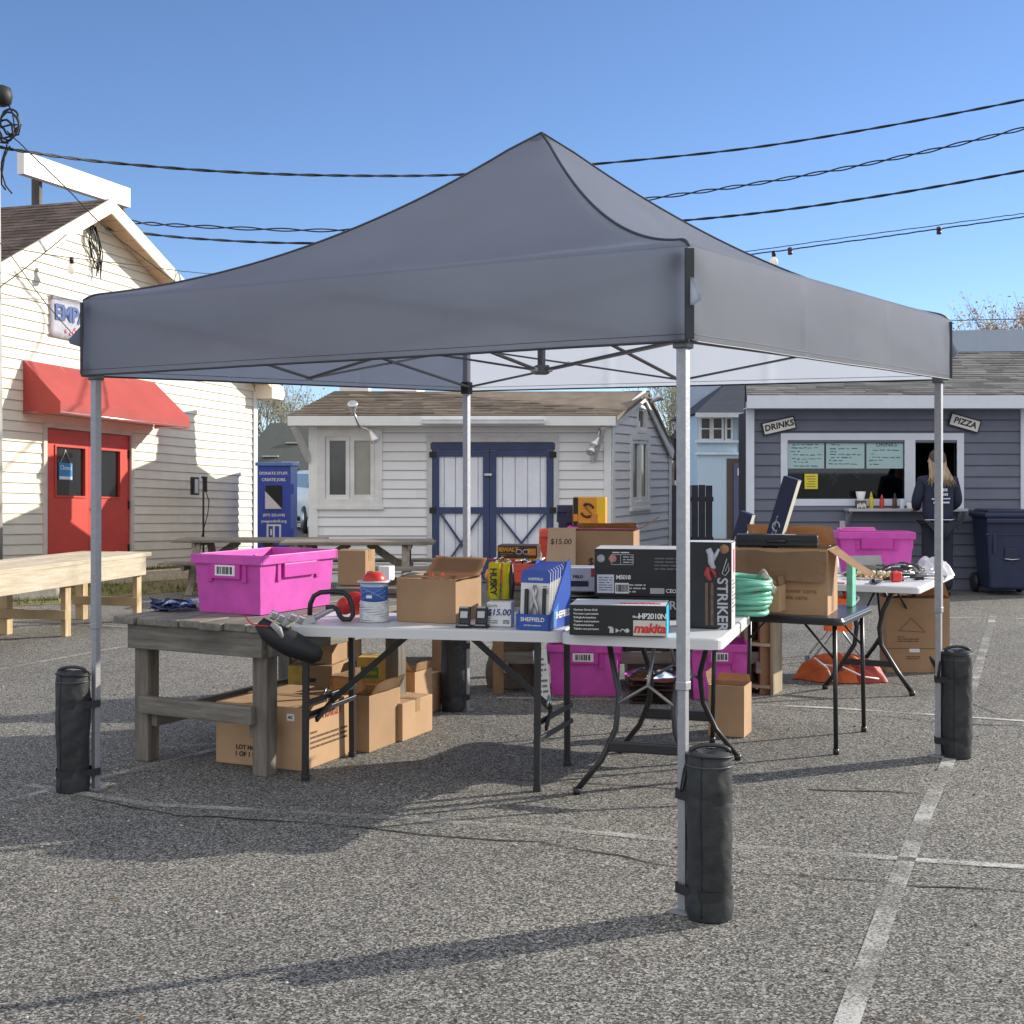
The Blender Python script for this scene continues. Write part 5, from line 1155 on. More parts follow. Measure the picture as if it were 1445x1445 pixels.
# ================================================================ GOODS: builders
def carton(label, loc, rz, w, d, h, m=CARD, flaps=(), name='cardboard_box', cat='box', group='cardboard boxes', tape=True, inside=CARDIN):
    """flaps: (side, angle from closed in degrees, length share); open box when any flap is given"""
    t = thing(name, label, cat, loc, rz, group)
    th = .006
    if not flaps:
        mb = MB(); mb.box((0, 0, h/2), (w, d, h), bev=.005); mb.build('body', t, m)
        mb = MB(); mb.box((0, 0, h+.0006), (w*.98, .004, .0016)); mb.build('lid_seam', t, mat('seam_dark', (.10, .06, .03), .9))
        if tape:
            mb = MB(); mb.box((0, 0, h+.0014), (w+.003, .05, .0016)); mb.box((w/2+.001, 0, h-.035), (.0016, .05, .07)); mb.build('tape', t, TAPE)
    else:
        mb = MB()
        for (c, s) in (((0, -d/2+th/2, h/2), (w, th, h)), ((0, d/2-th/2, h/2), (w, th, h)), ((-w/2+th/2, 0, h/2), (th, d-2*th, h)), ((w/2-th/2, 0, h/2), (th, d-2*th, h)), ((0, 0, th/2+.001), (w-2*th, d-2*th, th))): mb.box(c, s)
        mb.build('body', t, m)
        for (side, a, share) in flaps:
            sx, sy = {'front': (0, -1), 'back': (0, 1), 'left': (-1, 0), 'right': (1, 0)}[side]
            L = (d if sx == 0 else w)*share; W_ = (w if sx == 0 else d)-.012
            # closed = pointing inwards (a = 0); 90 = straight up; 180 = flat outwards; 270 = hanging down
            ca_, sa_ = math.cos(R(a)), math.sin(R(a)); inw = Vector((-sx, -sy, 0)); dirv = inw*ca_+Vector((0, 0, 1))*sa_
            hinge = Vector((sx*(w/2-.001), sy*(d/2-.001), h+.001)); perp = Vector((-sy, sx, 0)); nn = dirv.cross(perp).normalized()
            mb = MB(); n = 6
            cv = random.uniform(-.10, .10)*L; tw = random.uniform(-.05, .05)*L
            mb.grid(lambda s_, q_: hinge+perp*(s_-.5)*(W_-.014*q_)+dirv*L*q_*(1+.02*math.sin(s_*7+cv*50))+nn*(cv*q_*q_+tw*(s_-.5)*q_-.0025+.0015*math.sin(s_*9+q_*4)), 8, 6, thick=.005); mb.build('flap', t, m)
    return t
def by_corner(x, y, zs, w, d, rz):
    """base centre of a box whose front right bottom corner is seen at (x, y)"""
    p = G(x, y, zs) if y else None; q = p+rot2(-w/2, d/2, rz); q.z = zs; return q
def at(x, Z, zs): return Vector(((x-CX)*Z/F, Z, zs))
def crumple(mb, rx, ry, h, seed, m=0, n=26):
    rnd = random.Random(seed); ph = [(rnd.uniform(2, 7), rnd.uniform(2, 7), rnd.uniform(0, 6)) for _ in range(6)]
    def fn(s, q):
        a = s*6.28318; r = q
        w = sum(abs(math.sin(p*math.cos(a)*r*1.5+q_*math.sin(a)*r*1.5+o)) for p, q_, o in ph)/6-.6
        rr_ = r*(1+.08*math.sin(3*a+seed)+.05*math.sin(7*a)+.03*math.sin(13*a+seed))
        z = h*(1-r**3.2)*(.78+.75*w)+.004
        return (rx*rr_*math.cos(a), ry*rr_*math.sin(a), max(.003, z))
    mb.grid(fn, n*2, n, m)
    return mb
def tote(label, loc, rz, w, d, h, lab=True, name='storage_tote', group='pink storage totes', m=PINK, m2=PINKD):
    t = thing(name, label, 'tote', loc, rz, group); th = .004; tp = .93
    b = MB()
    def ring(s, z): return [Vector((x*w/2*s, y*d/2*s, z)) for x, y in ((-1, -1), (1, -1), (1, 1), (-1, 1))]
    lo, hi = ring(tp, .0), ring(1, h); li, hi2 = [p*.985 for p in ring(tp, .008)], [Vector((p.x*.985, p.y*.985, h)) for p in ring(1, h)]
    for i in range(4):
        j = (i+1) % 4; b.face([lo[i], lo[j], hi[j], hi[i]]); b.face([li[j], li[i], hi2[i], hi2[j]]); b.face([hi[i], hi[j], hi2[j], hi2[i]])
    b.face(lo[::-1]); b.face(li); b.build('body', t, m)
    b = MB(); o = .016
    for (c, s) in (((0, -d/2-o/2, h-.022), (w+2*o, o, .05)), ((0, d/2+o/2, h-.022), (w+2*o, o, .05)), ((-w/2-o/2, 0, h-.022), (o, d, .05)), ((w/2+o/2, 0, h-.022), (o, d, .05))): b.box(c, s, bev=.004)
    b.build('rim', t, m)
    for (sx, sy, span) in ((0, -1, w), (0, 1, w), (1, 0, d), (-1, 0, d)):
        for kx in (-.26, .26):
            b = MB(); c = Vector((sx*(w/2-.006)+(kx*span if sx == 0 else 0), sy*(d/2-.006)+(kx*span if sy == 0 else 0), h*.72)); b.box(c, (.030 if sx == 0 else .022, .022 if sx == 0 else .030, h*.36), bev=.003); b.build('ridge', t, m2)
        b = MB(); c = Vector((sx*(w/2+.004), sy*(d/2+.004), h-.085)); b.box(c, (span*.44 if sx == 0 else .028, .028 if sx == 0 else span*.44, .075), bev=.004); b.build('grip', t, m2)
    if lab:
        for fc, W_ in (('front', w),):
            M = frame((0, -d/2-.0185, h-.078), (1, 0, 0), (0, 0, 1)); lb = patch(t, M, min(.15, W_*.30), .055, PAPER); b = MB(); rn = random.Random(1); x = -.05
            while x < .05: s_ = rn.choice((.003, .005, .008)); b.box((x, 0, .001), (s_, .038, .0016)); x += s_+rn.choice((.003, .006))
            o_ = b.build('barcode', lb, INK); o_.data.transform(M)
    return t
def bars(parent, M, w, h, m, seed=1, rows=None, name='small_print', dens=.7, t=.0014):
    """lines of unreadable small print"""
    b = MB(); rn = random.Random(seed); rows = rows or max(2, int(h/.016))
    for r in range(rows):
        x = -w/2; z = h/2-h*(r+.5)/rows
        while x < w/2-.004:
            l = min(rn.uniform(.012, .05), w/2-x); b.box((x+l/2, z, 0), (l, h/rows*.42, t)); x += l+.006
            if rn.random() > dens+.2: break
    o = b.build(name, None, m); o.data.transform(M); o.parent = parent; return o
def barcode(parent, M, w, h):
    lb = patch(parent, M, w, h, PAPER); b = MB(); rn = random.Random(2); x = -w*.42
    while x < w*.42: s_ = rn.choice((.02, .035, .05))*w; b.box((x+s_/2, 0, .0016), (s_, h*.7, .0016)); x += s_+rn.choice((.02, .04))*w
    o = b.build('barcode', lb, INK); o.data.transform(M); return lb

# ================================================================ GOODS on the weathered table
tz = .753
tote('big bright pink tote with barcode label on the weathered wooden table', by_corner(367, 869, tz, .43, .66, -27), -27, .43, .66, .305)
sp_ = thing('strap_bundle', 'tangled pile of blue webbing straps on the weathered wooden table', 'straps', at(243, 7.05, tz), 10)
rnd = random.Random(21); SB = [mat('strap_blue', (.07, .13, .36), .6), mat('strap_pale_blue', (.36, .44, .66), .6), mat('strap_navy', (.015, .02, .06), .6)]
for k in range(13):
    mb = MB(); a0_ = rnd.uniform(0, 6.28); pts = []; rx, ry = rnd.uniform(.04, .13), rnd.uniform(.03, .07); ox, oy = rnd.uniform(-.05, .05), rnd.uniform(-.03, .03); zz = rnd.uniform(.006, .05)
    for i in range(20): a = a0_+i*.33; pts.append(Vector((ox+rx*math.cos(a), oy+ry*math.sin(a), max(.006, zz+.015*math.sin(a*2+k)))))
    for i in range(19):
        dd = (pts[i+1]-pts[i]).cross(Vector((0, 0, 1))).normalized()*.011+Vector((0, 0, .008*math.sin(k))); mb.face([pts[i]-dd, pts[i+1]-dd, pts[i+1]+dd, pts[i]+dd])
    mb.build('strap', sp_, SB[k % 3])
# trimmer lying across the table gap
tr_ = thing('hedge_trimmer', 'black handled power trimmer lying over the gap between the front tables', 'power tool', at(468, 6.42, .757))
def TL(x, y, Z=6.42): return P(x, y, Z)-tr_.location
mb = MB(); mb.tube([TL(*p) for p in ((437, 868), (438, 852), (443, 841), (452, 836), (470, 834.5), (484, 836), (492, 842), (497, 856), (498, 868), (494, 874), (484, 874), (479, 868), (476, 860), (470, 857), (460, 857))], .0125, 10); mb.build('loop_handle', tr_, BLK)
mb = MB(); mb.tube([TL(420, 880), TL(445, 872), TL(464, 862), TL(472, 858)], [.010, .014, .013, .011], 10); mb.build('shaft', tr_, mat('shaft_grey', (.35, .37, .42), .35, metal=.5))
mb = MB(); mb.box(TL(432, 877), (.10, .06, .035), (0, R(-18), 0), bev=.008); mb.box(TL(405, 874), (.06, .07, .05), (0, R(-28), 0), bev=.01); mb.build('motor_housing', tr_, mat('tool_pale_grey', (.48, .48, .49), .45))
mb = MB(); mb.lathe([(.001, -.02), (.04, -.02), (.045, 0), (.04, .02), (.001, .02)], TL(487, 855, 6.55), 18, rot=(R(90), 0, R(20))); mb.build('red_cover', tr_, RED)
bg = thing('tool_guard', 'black padded tool pouch hanging off the corner of the weathered table', 'tool pouch', at(410, 6.30, .75))
mb = MB(); pth = [P(x, y, 6.24)-bg.location for x, y in ((366, 878), (378, 890), (395, 900), (412, 909), (430, 917), (446, 924), (454, 926))]; mb.tube(pth, [.030, .048, .060, .062, .056, .046, .022], 14); mb.build('body', bg, mat('pouch_black', (.012, .012, .015), .6, .3))
mb = MB(); mb.tube([P(x, y, 6.19)-bg.location for x, y in ((383, 880), (393, 888), (399, 900))], [.012, .018, .008], 8); mb.build('grey_patch', bg, mat('pouch_grey', (.30, .30, .31), .6))
mb = MB()
for (x, y) in ((386, 868), (396, 872), (412, 871), (424, 874)): mb.box(P(x, y, 6.24)-bg.location, (.034, .03, .04), (.2, .5, .3), bev=.006)
mb.build('buckle', bg, SILV)
mb = MB(); mb.tube([P(x, y, 6.2)-bg.location for x, y in ((346, 870), (354, 880), (366, 883), (380, 884))], .004, 6); mb.build('red_cord', bg, RED)

# ================================================================ GOODS on the left white table
tz = .7575
oc = carton('open brown carton with orange netting on the front left white table', by_corner(643, 880, tz, .315, .34, -20), -20, .315, .34, .213, CARD2, (('back', 148, .42), ('left', 205, .4), ('front', 12, .15), ('right', 172, .10)), tape=False)
on = thing('orange_netting', 'crumpled orange netting filling the open brown carton', 'netting', oc.location+Vector((0, 0, .045)), -20)
mb = MB(); crumple(mb, .125, .13, .185, 5); mb.build('heap', on, mat('orange_net', (.80, .15, .03), .6, .25, 14, .4, 60)); 
mb = MB(); mb.box((0, 0, .0015), (.2, .2, .003)); mb.build('backing', on, ORG)
so_ = thing('rope_spool', 'white rope spool with blue label and red domed cap', 'rope spool', at(528, 6.50, tz))
mb = MB(); rn = random.Random(8)
for k in range(9): mb.tube([((.066+rn.uniform(-.003, .003))*math.cos(i*.2618), (.066+rn.uniform(-.002, .004))*math.sin(i*.2618), .012+.0105*k+.003*math.sin(i*.5+k)) for i in range(24)], .0065, 6, closed=True)
mb.lathe([(.06, .004), (.06, .10)], n=24); mb.build('rope', so_, mat('rope_white', (.70, .71, .72), .7, .15, 30))
mb = MB(); mb.lathe([(.078, 0), (.080, .004), (.07, .008)], n=24); mb.build('base_flange', so_, mat('flange_clear', (.55, .56, .60), .3))
mb = MB(); mb.lathe([(.064, .10), (.068, .108), (.068, .185), (.062, .192)], n=28); lb = mb.build('label_band', so_, mat('label_blue', (.035, .11, .40), .4, .1))
mb = MB(); mb.lathe([(.0686, .172), (.0686, .188)], n=28, cap=False); mb.build('label_top', lb, mat('label_pale', (.45, .55, .68), .5))
mb = MB(); mb.box((-.018, -.0665, .125), (.028, .006, .014)); mb.build('label_mark', lb, PAPER)
mb = MB()
for k in range(4): mb.tube([((.0692+.0003*k)*math.cos(a), (.0692+.0003*k)*math.sin(a), .125+.012*k+.014*math.sin(3*a+k)) for a in [-2.6+.1*i for i in range(22)]], .0014, 4)
mb.build('label_waves', lb, mat('label_wave', (.25, .42, .70), .5))
mb = MB(); mb.lathe([(.060, .190), (.084, .192), (.084, .198), (.06, .200)], n=24); mb.build('top_flange', so_, mat('flange_clear', (.55, .56, .60), .3))
mb = MB(); mb.lathe([(.058, .200), (.058, .206), (.05, .226), (.03, .240), (.001, .244)], n=24, cap=False); mb.build('cap', so_, RED)
hs_ = thing('tape_reel', 'red and black cord reel behind the black tool handle', 'reel', at(502, 6.75, tz), 20)
for yy in (-.03, .03):
    mb = MB(); mb.lathe([(.02, -.004), (.055, -.004), (.058, 0), (.055, .004), (.02, .004)], (0, yy, .062), 20, rot=(R(90), 0, 0)); mb.build('flange', hs_, RED)
mb = MB(); mb.lathe([(.035, -.028), (.04, 0), (.035, .028)], (0, 0, .062), 16, rot=(R(90), 0, 0)); mb.build('winding', hs_, INK)
for x, lb in ((655, 'black tool clip card beside the open carton, left of its twin'), (679, 'black tool clip card next to the handwritten price box')):
    t = thing('tool_clip', lb, 'tool', at(x, 6.235, tz), -11, 'black tool clips on the front left white table')
    mb = MB(); mb.box((0, 0, .006), (.075, .05, .012), bev=.003); mb.box((0, .012, .052), (.058, .022, .09), (R(-14), 0, 0), bev=.008); mb.build('body', t, BLK)
    mb = MB(); mb.box((0, -.004, .06), (.036, .006, .034), (R(-14), 0, 0), bev=.002); mb.box((0, .006, .094), (.042, .008, .008)); mb.box((0, -.022, .0125), (.05, .006, .004)); mb.build('silver_face', t, mat('clip_grey', (.42, .44, .44), .35, metal=.4))
pb = thing('price_box', 'small white box with handwritten blue price, left of the blue display', 'box', at(706.5, 6.30, tz), -11)
mb = MB(); mb.box((0, 0, .058), (.118, .085, .116), bev=.003); mb.build('body', pb, PAPER)
lettering('$15.00', .042, pb, face_at('front', .118, .085, .116, .5, .58), mat('pen_blue', (.02, .04, .22), .6), .012, shear=.15)
bars(pb, face_at('front', .118, .085, .116, .22, .85), .05, .014, mat('print_grey', (.2, .2, .22), .7), 3, 2); bars(pb, face_at('front', .118, .085, .116, .24, .2), .05, .02, mat('print_grey', (.2, .2, .22), .7), 4, 2); bars(pb, face_at('front', .118, .085, .116, .8, .2), .03, .02, INK, 6, 3); bars(pb, face_at('front', .118, .085, .116, .13, .5), .02, .05, mat('print_grey', (.2, .2, .22), .7), 5, 4)
ys = thing('webbing_strap', 'yellow webbing strap lettered HUSKY draped over the small price box', 'strap', at(706, 6.36, tz+.118), -11)
def fold(mb, cx_, w, h, m, y0=0, ph=0):
    mb.grid(lambda s, q: (cx_-w/2+w*s, y0-.018*math.cos(q*6.2)+.004*math.sin(s*5+q*8+ph), .004+h*math.sin(q*math.pi)**.8), 5, 18, m, thick=.002)
mb = MB(); YW = mat('strap_yellow', (.78, .70, .025), .55, .08)
fold(mb, -.028, .058, .175, 0, -.004); fold(mb, .026, .040, .17, 0, .014, 1.4); mb.build('fold', ys, YW)
mb = MB(); mb.tube([(.055, .0, .005), (.062, -.006, .08), (.055, .004, .165), (.048, .01, .08), (.055, .0, .01)], .010, 8); mb.build('binding', ys, BLK)
lettering('HUSKY', .044, ys, frame((-.030, -.0275, .09), (0, 0, -1), (1, 0, 0)), INK, .03, space=.9)
# blue counter display with blister cards
bd_rz = -22; bw, bdp = .165, .30
bd = thing('display_box', 'blue cardboard counter display of carded pliers on the left white table', 'display box', by_corner(775, 890, tz, bw, bdp, bd_rz), bd_rz)
mb = MB(); mb.box((0, -bdp/2+.003, .036), (bw, .006, .072)); mb.box((0, bdp/2-.003, .15), (bw, .006, .30)); mb.box((0, 0, .003), (bw-.012, bdp-.012, .005))
for s in (-1, 1): mb.prism([(s*bw/2, -bdp/2, 0), (s*bw/2, bdp/2, 0), (s*bw/2, bdp/2, .315), (s*bw/2, bdp/2-.05, .30), (s*bw/2, -bdp/2+.03, .075), (s*bw/2, -bdp/2, .072)], (-s*.006, 0, 0))
mb.build('tray', bd, BLU)
lettering('SHEFFIELD', .026, bd, face_at('front', bw, bdp, .072, .5, .66), PAPER, .02); lettering('LIFETIME WARRANTY', .009, bd, face_at('front', bw, bdp, .072, .5, .28), PAPER, .01)
lettering('SHEFFIELD', .044, bd, face_at('right', bw, bdp, .3, .60, .20), PAPER, .02, shear=.05)
mb = MB(); mb.prism([(bw/2+.0008, -bdp/2+.006, .006), (bw/2+.0008, -bdp/2+.09, .006), (bw/2+.0008, -bdp/2+.125, .12), (bw/2+.0008, -bdp/2+.03, .068)], (.0012, 0, 0)); mb.build('pale_blue_wedge', bd, mat('wedge_blue', (.08, .25, .65), .4))
def blister(i, label):
    c = Vector((0, -bdp/2+.022+.034*i, .008)); q = bd.location+rot2(c.x, c.y, bd_rz); q.z = tz+.008
    t = thing('carded_pliers', label, 'carded tool', q, bd_rz, 'carded pliers in the blue display'); t.rotation_euler = (R(-5), 0, R(bd_rz)); ch_ = .268+.004*i
    mb = MB(); r = .012; pts = [(-.073, 0, 0), (.073, 0, 0), (.073, 0, ch_-r), (.073-r, 0, ch_), (-.073+r, 0, ch_), (-.073, 0, ch_-r)]; mb.prism(pts, (0, .003, 0)); cardo = mb.build('card', t, PAPER)
    mb = MB(); mb.prism([(-.073, -.0014, ch_-.06), (.073, -.0014, ch_-.06), (.073, -.0014, ch_-r), (.073-r, -.0014, ch_), (-.073+r, -.0014, ch_), (-.073, -.0014, ch_-r)], (0, .0012, 0)); mb.build('header', t, BLU)
    mb = MB(); mb.tube([(-.02, -.014, .03), (-.012, -.016, .09), (0, -.016, .13), (.010, -.016, .17), (.006, -.015, .20)], [.009, .008, .011, .008, .003], 8); mb.tube([(.026, -.014, .03), (.018, -.016, .09), (.002, -.017, .13), (-.006, -.016, .17), (-.002, -.015, .20)], [.009, .008, .011, .008, .003], 8); mb.build('pliers', t, mat('plier_metal', (.40, .40, .40), .3, .3, 20, metal=.7))
    mb = MB(); mb.box((-.04, -.010, .105), (.020, .016, .15), bev=.006); mb.box((.048, -.010, .115), (.018, .016, .14), bev=.006); mb.build('sheath', t, BLK)
    if i == 0:
        lettering('SHEFFIELD', .016, t, frame((0, -.0016, ch_-.042), (1, 0, 0), (0, 0, 1)), PAPER, .02); bars(t, frame((.052, -.0016, ch_-.09), (1, 0, 0), (0, 0, 1)), .03, .04, mat('print_grey', (.2, .2, .22), .7), 8, 4)
for i in range(7): blister(i, 'frontmost carded pliers, its whole white card showing in the blue display' if i == 0 else 'white carded pliers stacked behind the front card in the blue display')

# ================================================================ GOODS on the right white table
tz = .7575
BLKB = mat('black_carton_print', (.014, .014, .017), .38, .15)
mw, md, mh = .435, .26, .137
mk_ = carton('long black and cyan tool box with red script at the front of the right table', by_corner(940, 899, tz, mw, md, -10), -10, mw, md, mh, BLKB, tape=False, name='tool_box', group='boxed power tools')
patch(mk_, face_at('top', mw, md, mh, .5, .5, .001), mw-.006, md-.006, mat('box_top_white', (.62, .62, .64), .5), 'white_top'); patch(mk_, face_at('right', mw, md, mh, .5, .5, .001), md-.006, mh-.004, CYAN, 'cyan_end')
lettering('makita', .07, mk_, face_at('top', mw, md, mh, .72, .3, .0028), RED, .03, shear=.2)
M = face_at('front', mw, md, mh, .83, .28, .001); patch(mk_, M, .145, .068, mat('cream_label', (.60, .58, .52), .6)); lettering('makita', .058, mk_, face_at('front', mw, md, mh, .83, .26, .003), RED, .035, shear=.2, space=.92)
lettering('Model', .015, mk_, face_at('front', mw, md, mh, .70, .64), PAPER, .01); lettering('HP2010N', .034, mk_, face_at('front', mw, md, mh, .86, .66), PAPER, .02, space=.9)
for k, s in enumerate(('Hammer Driver Drill', 'Perceuse a percussion', 'Schlagbohrmaschine', 'Trapano a percussione', 'Klopboormachine', 'Taladro con percusion')): lettering(s, .0125, mk_, face_at('front', mw, md, mh, .045, .84-.125*k), PAPER, .012, align='LEFT')
mb = MB()
for k, x in enumerate((.44, .50, .555, .60)):
    c = Vector(((x-.5)*mw, -md/2-.001, mh*.18))
    if k == 3: mb.lathe([(.0, -.001), (.010, -.001), (.010, .001), (0, .001)], c, 14, rot=(R(90), 0, 0))
    elif k == 2: mb.tube([c+Vector((.010*math.cos(a), 0, .012*math.sin(a)-.006)) for a in [0, .5, 1, 1.57, 2.1, 2.6, 3.14]], .003, 5)
    elif k == 1: mb.prism([c+Vector((-.008, 0, -.01)), c+Vector((.010, 0, 0)), c+Vector((-.008, 0, .01))], (0, -.001, 0))
    else: mb.box(c, (.018, .002, .022)); mb.box(c+Vector((-.006, 0, .014)), (.02, .002, .006))
mb.build('pictograms', mk_, mat('print_pale', (.5, .5, .5), .6))
# stacked black cartons
lw, ld, lh = .44, .30, .112; pL = at(912, 6.62, tz)+Vector((0, .12, 0))
cA = carton('low black carton lettered STRIKER, lower one of the stack behind the cyan box', pL, -8, lw, ld, lh, BLKB, tape=False, name='tool_box', group='boxed power tools')
lettering('STRIKER', .060, cA, face_at('front', lw, ld, lh, .60, .60), mat('print_silver', (.45, .45, .47), .5), .015, space=1.15)
mb = MB(); c = Vector((-.09, -ld/2-.002, .062)); mb.tube([c+Vector(p) for p in ((-.055, 0, .015), (-.02, 0, .0), (.02, 0, -.012), (.04, 0, .0), (.03, 0, .02), (-.005, 0, .022), (-.03, 0, .008))], .0022, 5); mb.build('tool_drawing', cA, mat('print_pale', (.5, .5, .5), .6))
mb = MB(); mb.lathe([(0, -.001), (.02, -.001), (.02, .001), (0, .001)], (-.175, -ld/2-.001, .075), 14, rot=(R(90), 0, 0)); mb.build('photo_spot', cA, mat('photo_brown', (.35, .18, .09), .5, .5, 60))
uw, ud, uh = .47, .31, .235
cU = carton('big black carton with white labels, upper one of the stack behind the cyan box', pL+Vector((-.005, -.005, lh+.001)), -9, uw, ud, uh, BLKB, tape=False, name='tool_box', group='boxed power tools')
patch(cU, face_at('top', uw, ud, uh, .5, .5, .001), uw-.008, ud-.008, mat('carton_top_grey', (.50, .49, .49), .6), 'pale_top')
lb = patch(cU, face_at('front', uw, ud, uh, .12, .26, .001), .085, .092, mat('label_bluish', (.62, .66, .76), .6)); bars(lb, face_at('front', uw, ud, uh, .12, .26, .0026), .07, .075, mat('print_grey', (.2, .2, .22), .7), 4, 6)
lettering('M5018', .030, cU, face_at('front', uw, ud, uh, .31, .40), PAPER, .02, space=.85); barcode(cU, face_at('front', uw, ud, uh, .295, .17, .001), .07, .052)
bars(cU, face_at('front', uw, ud, uh, .45, .17), .09, .05, mat('print_pale', (.5, .5, .5), .6), 12, 3); patch(cU, face_at('front', uw, ud, uh, .67, .12, .001), .07, .028, mat('label_greyish', (.40, .40, .42), .6)); lettering('CE', .028, cU, face_at('front', uw, ud, uh, .795, .12), PAPER, .01)
mb = MB()
for x in (.85, .895, .94): mb.tube([Vector(((x-.5)*uw+.008*math.cos(a), -ud/2-.002, uh*.12+.008*math.sin(a))) for a in [i*.6283 for i in range(10)]], .002, 5, closed=True)
mb.build('mark_rings', cU, PAPER)
for x, m_ in ((.07, mat('label_greyish', (.40, .40, .42), .6)), (.195, mat('seal_pink', (.50, .22, .19), .5))):
    mb = MB(); c = Vector(((x-.5)*uw, -ud/2-.001, uh*.80)); mb.lathe([(0, -.001), (.020, -.001), (.020, .001), (0, .001)], c, 18, rot=(R(90), 0, 0)); mb.build('seal', cU, m_)
mb = MB(); c = Vector((-.095, -ud/2-.0015, uh*.78))
for (a, b) in (((-.055, -.025), (.055, -.025)), ((.055, -.025), (.055, .025)), ((.055, .025), (-.055, .025)), ((-.055, .025), (-.055, -.025)), ((-.008, -.025), (-.008, .025))): mb.bar(c+Vector((a[0], 0, a[1])), c+Vector((b[0], 0, b[1])), .0025, .0025)
mb.build('frame_print', cU, mat('print_pale', (.5, .5, .5), .6)); bars(cU, face_at('front', uw, ud, uh, .36, .78), .05, .04, mat('print_pale', (.5, .5, .5), .6), 9, 3); bars(cU, face_at('front', uw, ud, uh, .30, .93), .1, .012, PAPER, 5, 1); bars(cU, face_at('front', uw, ud, uh, .79, .70), .14, .07, mat('print_dim', (.16, .16, .17), .6), 15, 4, dens=.95)
# upright carton
vw, vd, vh = .215, .17, .405
cV = carton('upright black carton with STRIKER lettered sideways at the table corner', by_corner(1032, 888, tz, vw, vd, -15), -15, vw, vd, vh, BLKB, tape=False, name='tool_box', group='boxed power tools')
patch(cV, face_at('right', vw, vd, vh, .5, .5, .001), vd-.004, vh-.006, mat('art_white', (.66, .62, .62), .5), 'white_side'); patch(cV, face_at('top', vw, vd, vh, .5, .5, .001), vw-.004, vd-.006, mat('box_top_white', (.62, .62, .64), .5), 'white_top')
lettering('STRIKER', .068, cV, frame(Vector(((.80-.5)*vw, -vd/2, vh*.285)), (0, 0, -1), (1, 0, 0), .002), mat('print_silver', (.45, .45, .47), .5), .02, space=1.0)
mb = MB(); o_ = Vector((0, -vd/2-.004, 0)); mb.tube([o_+Vector(p) for p in ((.0, 0, .375), (.012, 0, .35), (.014, 0, .31), (.022, 0, .29), (.034, 0, .285))], [.014, .016, .015, .012, .006], 8); mb.tube([o_+Vector(p) for p in ((.05, 0, .375), (.038, 0, .35), (.014, 0, .31))], [.006, .008, .012], 8); mb.build('claw_print', cV, mat('claw_grey', (.5, .5, .56), .4))
mb = MB(); mb.tube([o_+Vector(p) for p in ((.0, 0, .29), (-.006, 0, .26), (.006, 0, .235), (.014, 0, .225))], [.010, .016, .012, .006], 8); mb.tube([o_+Vector(p) for p in ((.012, 0, .285), (.030, 0, .26), (.036, 0, .24))], [.010, .008, .004], 8); mb.build('red_print', cV, mat('print_red', (.42, .05, .05), .5))
mb = MB()
for x in (.004, .03): mb.box((x-.012, -vd/2-.0008, .115), (.013, .0016, .20))
mb.build('brown_print', cV, mat('print_brown', (.15, .085, .055), .6, .4, 40))
mb = MB(); c = Vector((.075, -vd/2-.002, .28)); mb.tube([c+Vector(p) for p in ((.012, 0, .05), (-.004, 0, .0), (-.010, 0, -.02), (.005, 0, -.03), (.022, 0, -.005), (.02, 0, .03), (.004, 0, -.01))], .0022, 5); mb.build('tool_drawing', cV, mat('print_pale', (.5, .5, .5), .6))
mb = MB(); mb.lathe([(0, -.001), (.022, -.001), (.022, .001), (0, .001)], (.075, -vd/2-.001, .375), 14, rot=(R(90), 0, 0)); mb.build('photo_spot', cV, mat('photo_brown', (.35, .18, .09), .5, .5, 60))
patch(cV, face_at('right', vw, vd, vh, .55, .78, .003), .06, .11, mat('art_pink', (.60, .10, .22), .5, .5, 25), 'pink_print'); bars(cV, face_at('right', vw, vd, vh, .5, .38, .003), .12, .16, mat('print_grey', (.2, .2, .22), .7), 22, 9)
# hose, small open carton, flat box, sacks
hz = thing('garden_hose', 'coil of mint green hose standing behind the upright black carton', 'hose', at(1056, 6.82, tz)); mb = MB(); rn = random.Random(3)
for k in range(8): o1, o2, rd, tl = rn.uniform(-.012, .012), rn.uniform(-.01, .01), .105+rn.uniform(-.012, .008), rn.uniform(.003, .012); mb.tube([(o1+rd*math.cos(i*.2618), o2+rd*math.sin(i*.2618), .016+.0235*k+tl*math.sin(i*.2618+k*1.7)+.003*math.sin(i*.8+k)) for i in range(24)], .0135, 8, closed=True)
mb.build('coil', hz, mat('hose_mint', (.20, .58, .42), .35, .1, 8))
mb = MB(); mb.grid(lambda s, q: (.05+.09*s, -.05+.08*q, .20+.03*math.sin(s*5)+.02*math.sin(q*6)-.05*s), 8, 8, thick=.002); mb.build('paper_sleeve', hz, mat('sleeve_pale', (.55, .52, .48), .7))
carton('small open carton at the back corner of the right white table', at(1096, 7.0, tz)-Vector((0.02, 0, 0)), -24, .10, .16, .135, CARD, (('right', 75, .5), ('back', 100, .5), ('front', 130, .3)), tape=False)
fbx = carton('flat white and red tool box on grey sacks, left of the black stack', at(826, 7.02, tz+.105), -6, .23, .18, .125, mat('pale_print', (.52, .55, .66), .5, .15), tape=False, name='tool_box', group='boxed power tools')
patch(fbx, face_at('front', .23, .18, .125, .80, .80, .001), .07, .045, mat('print_red', (.42, .05, .05), .5), 'red_print'); patch(fbx, face_at('front', .23, .18, .125, .33, .33, .001), .12, .03, NAVY, 'navy_print'); lettering('FIELD', .022, fbx, face_at('front', .23, .18, .125, .35, .62), INK, .02)
sk = thing('folded_sacks', 'stack of folded grey canvas sacks under the flat red and white box', 'sacks', at(832, 7.0, tz), -6, 'folded sack stacks')
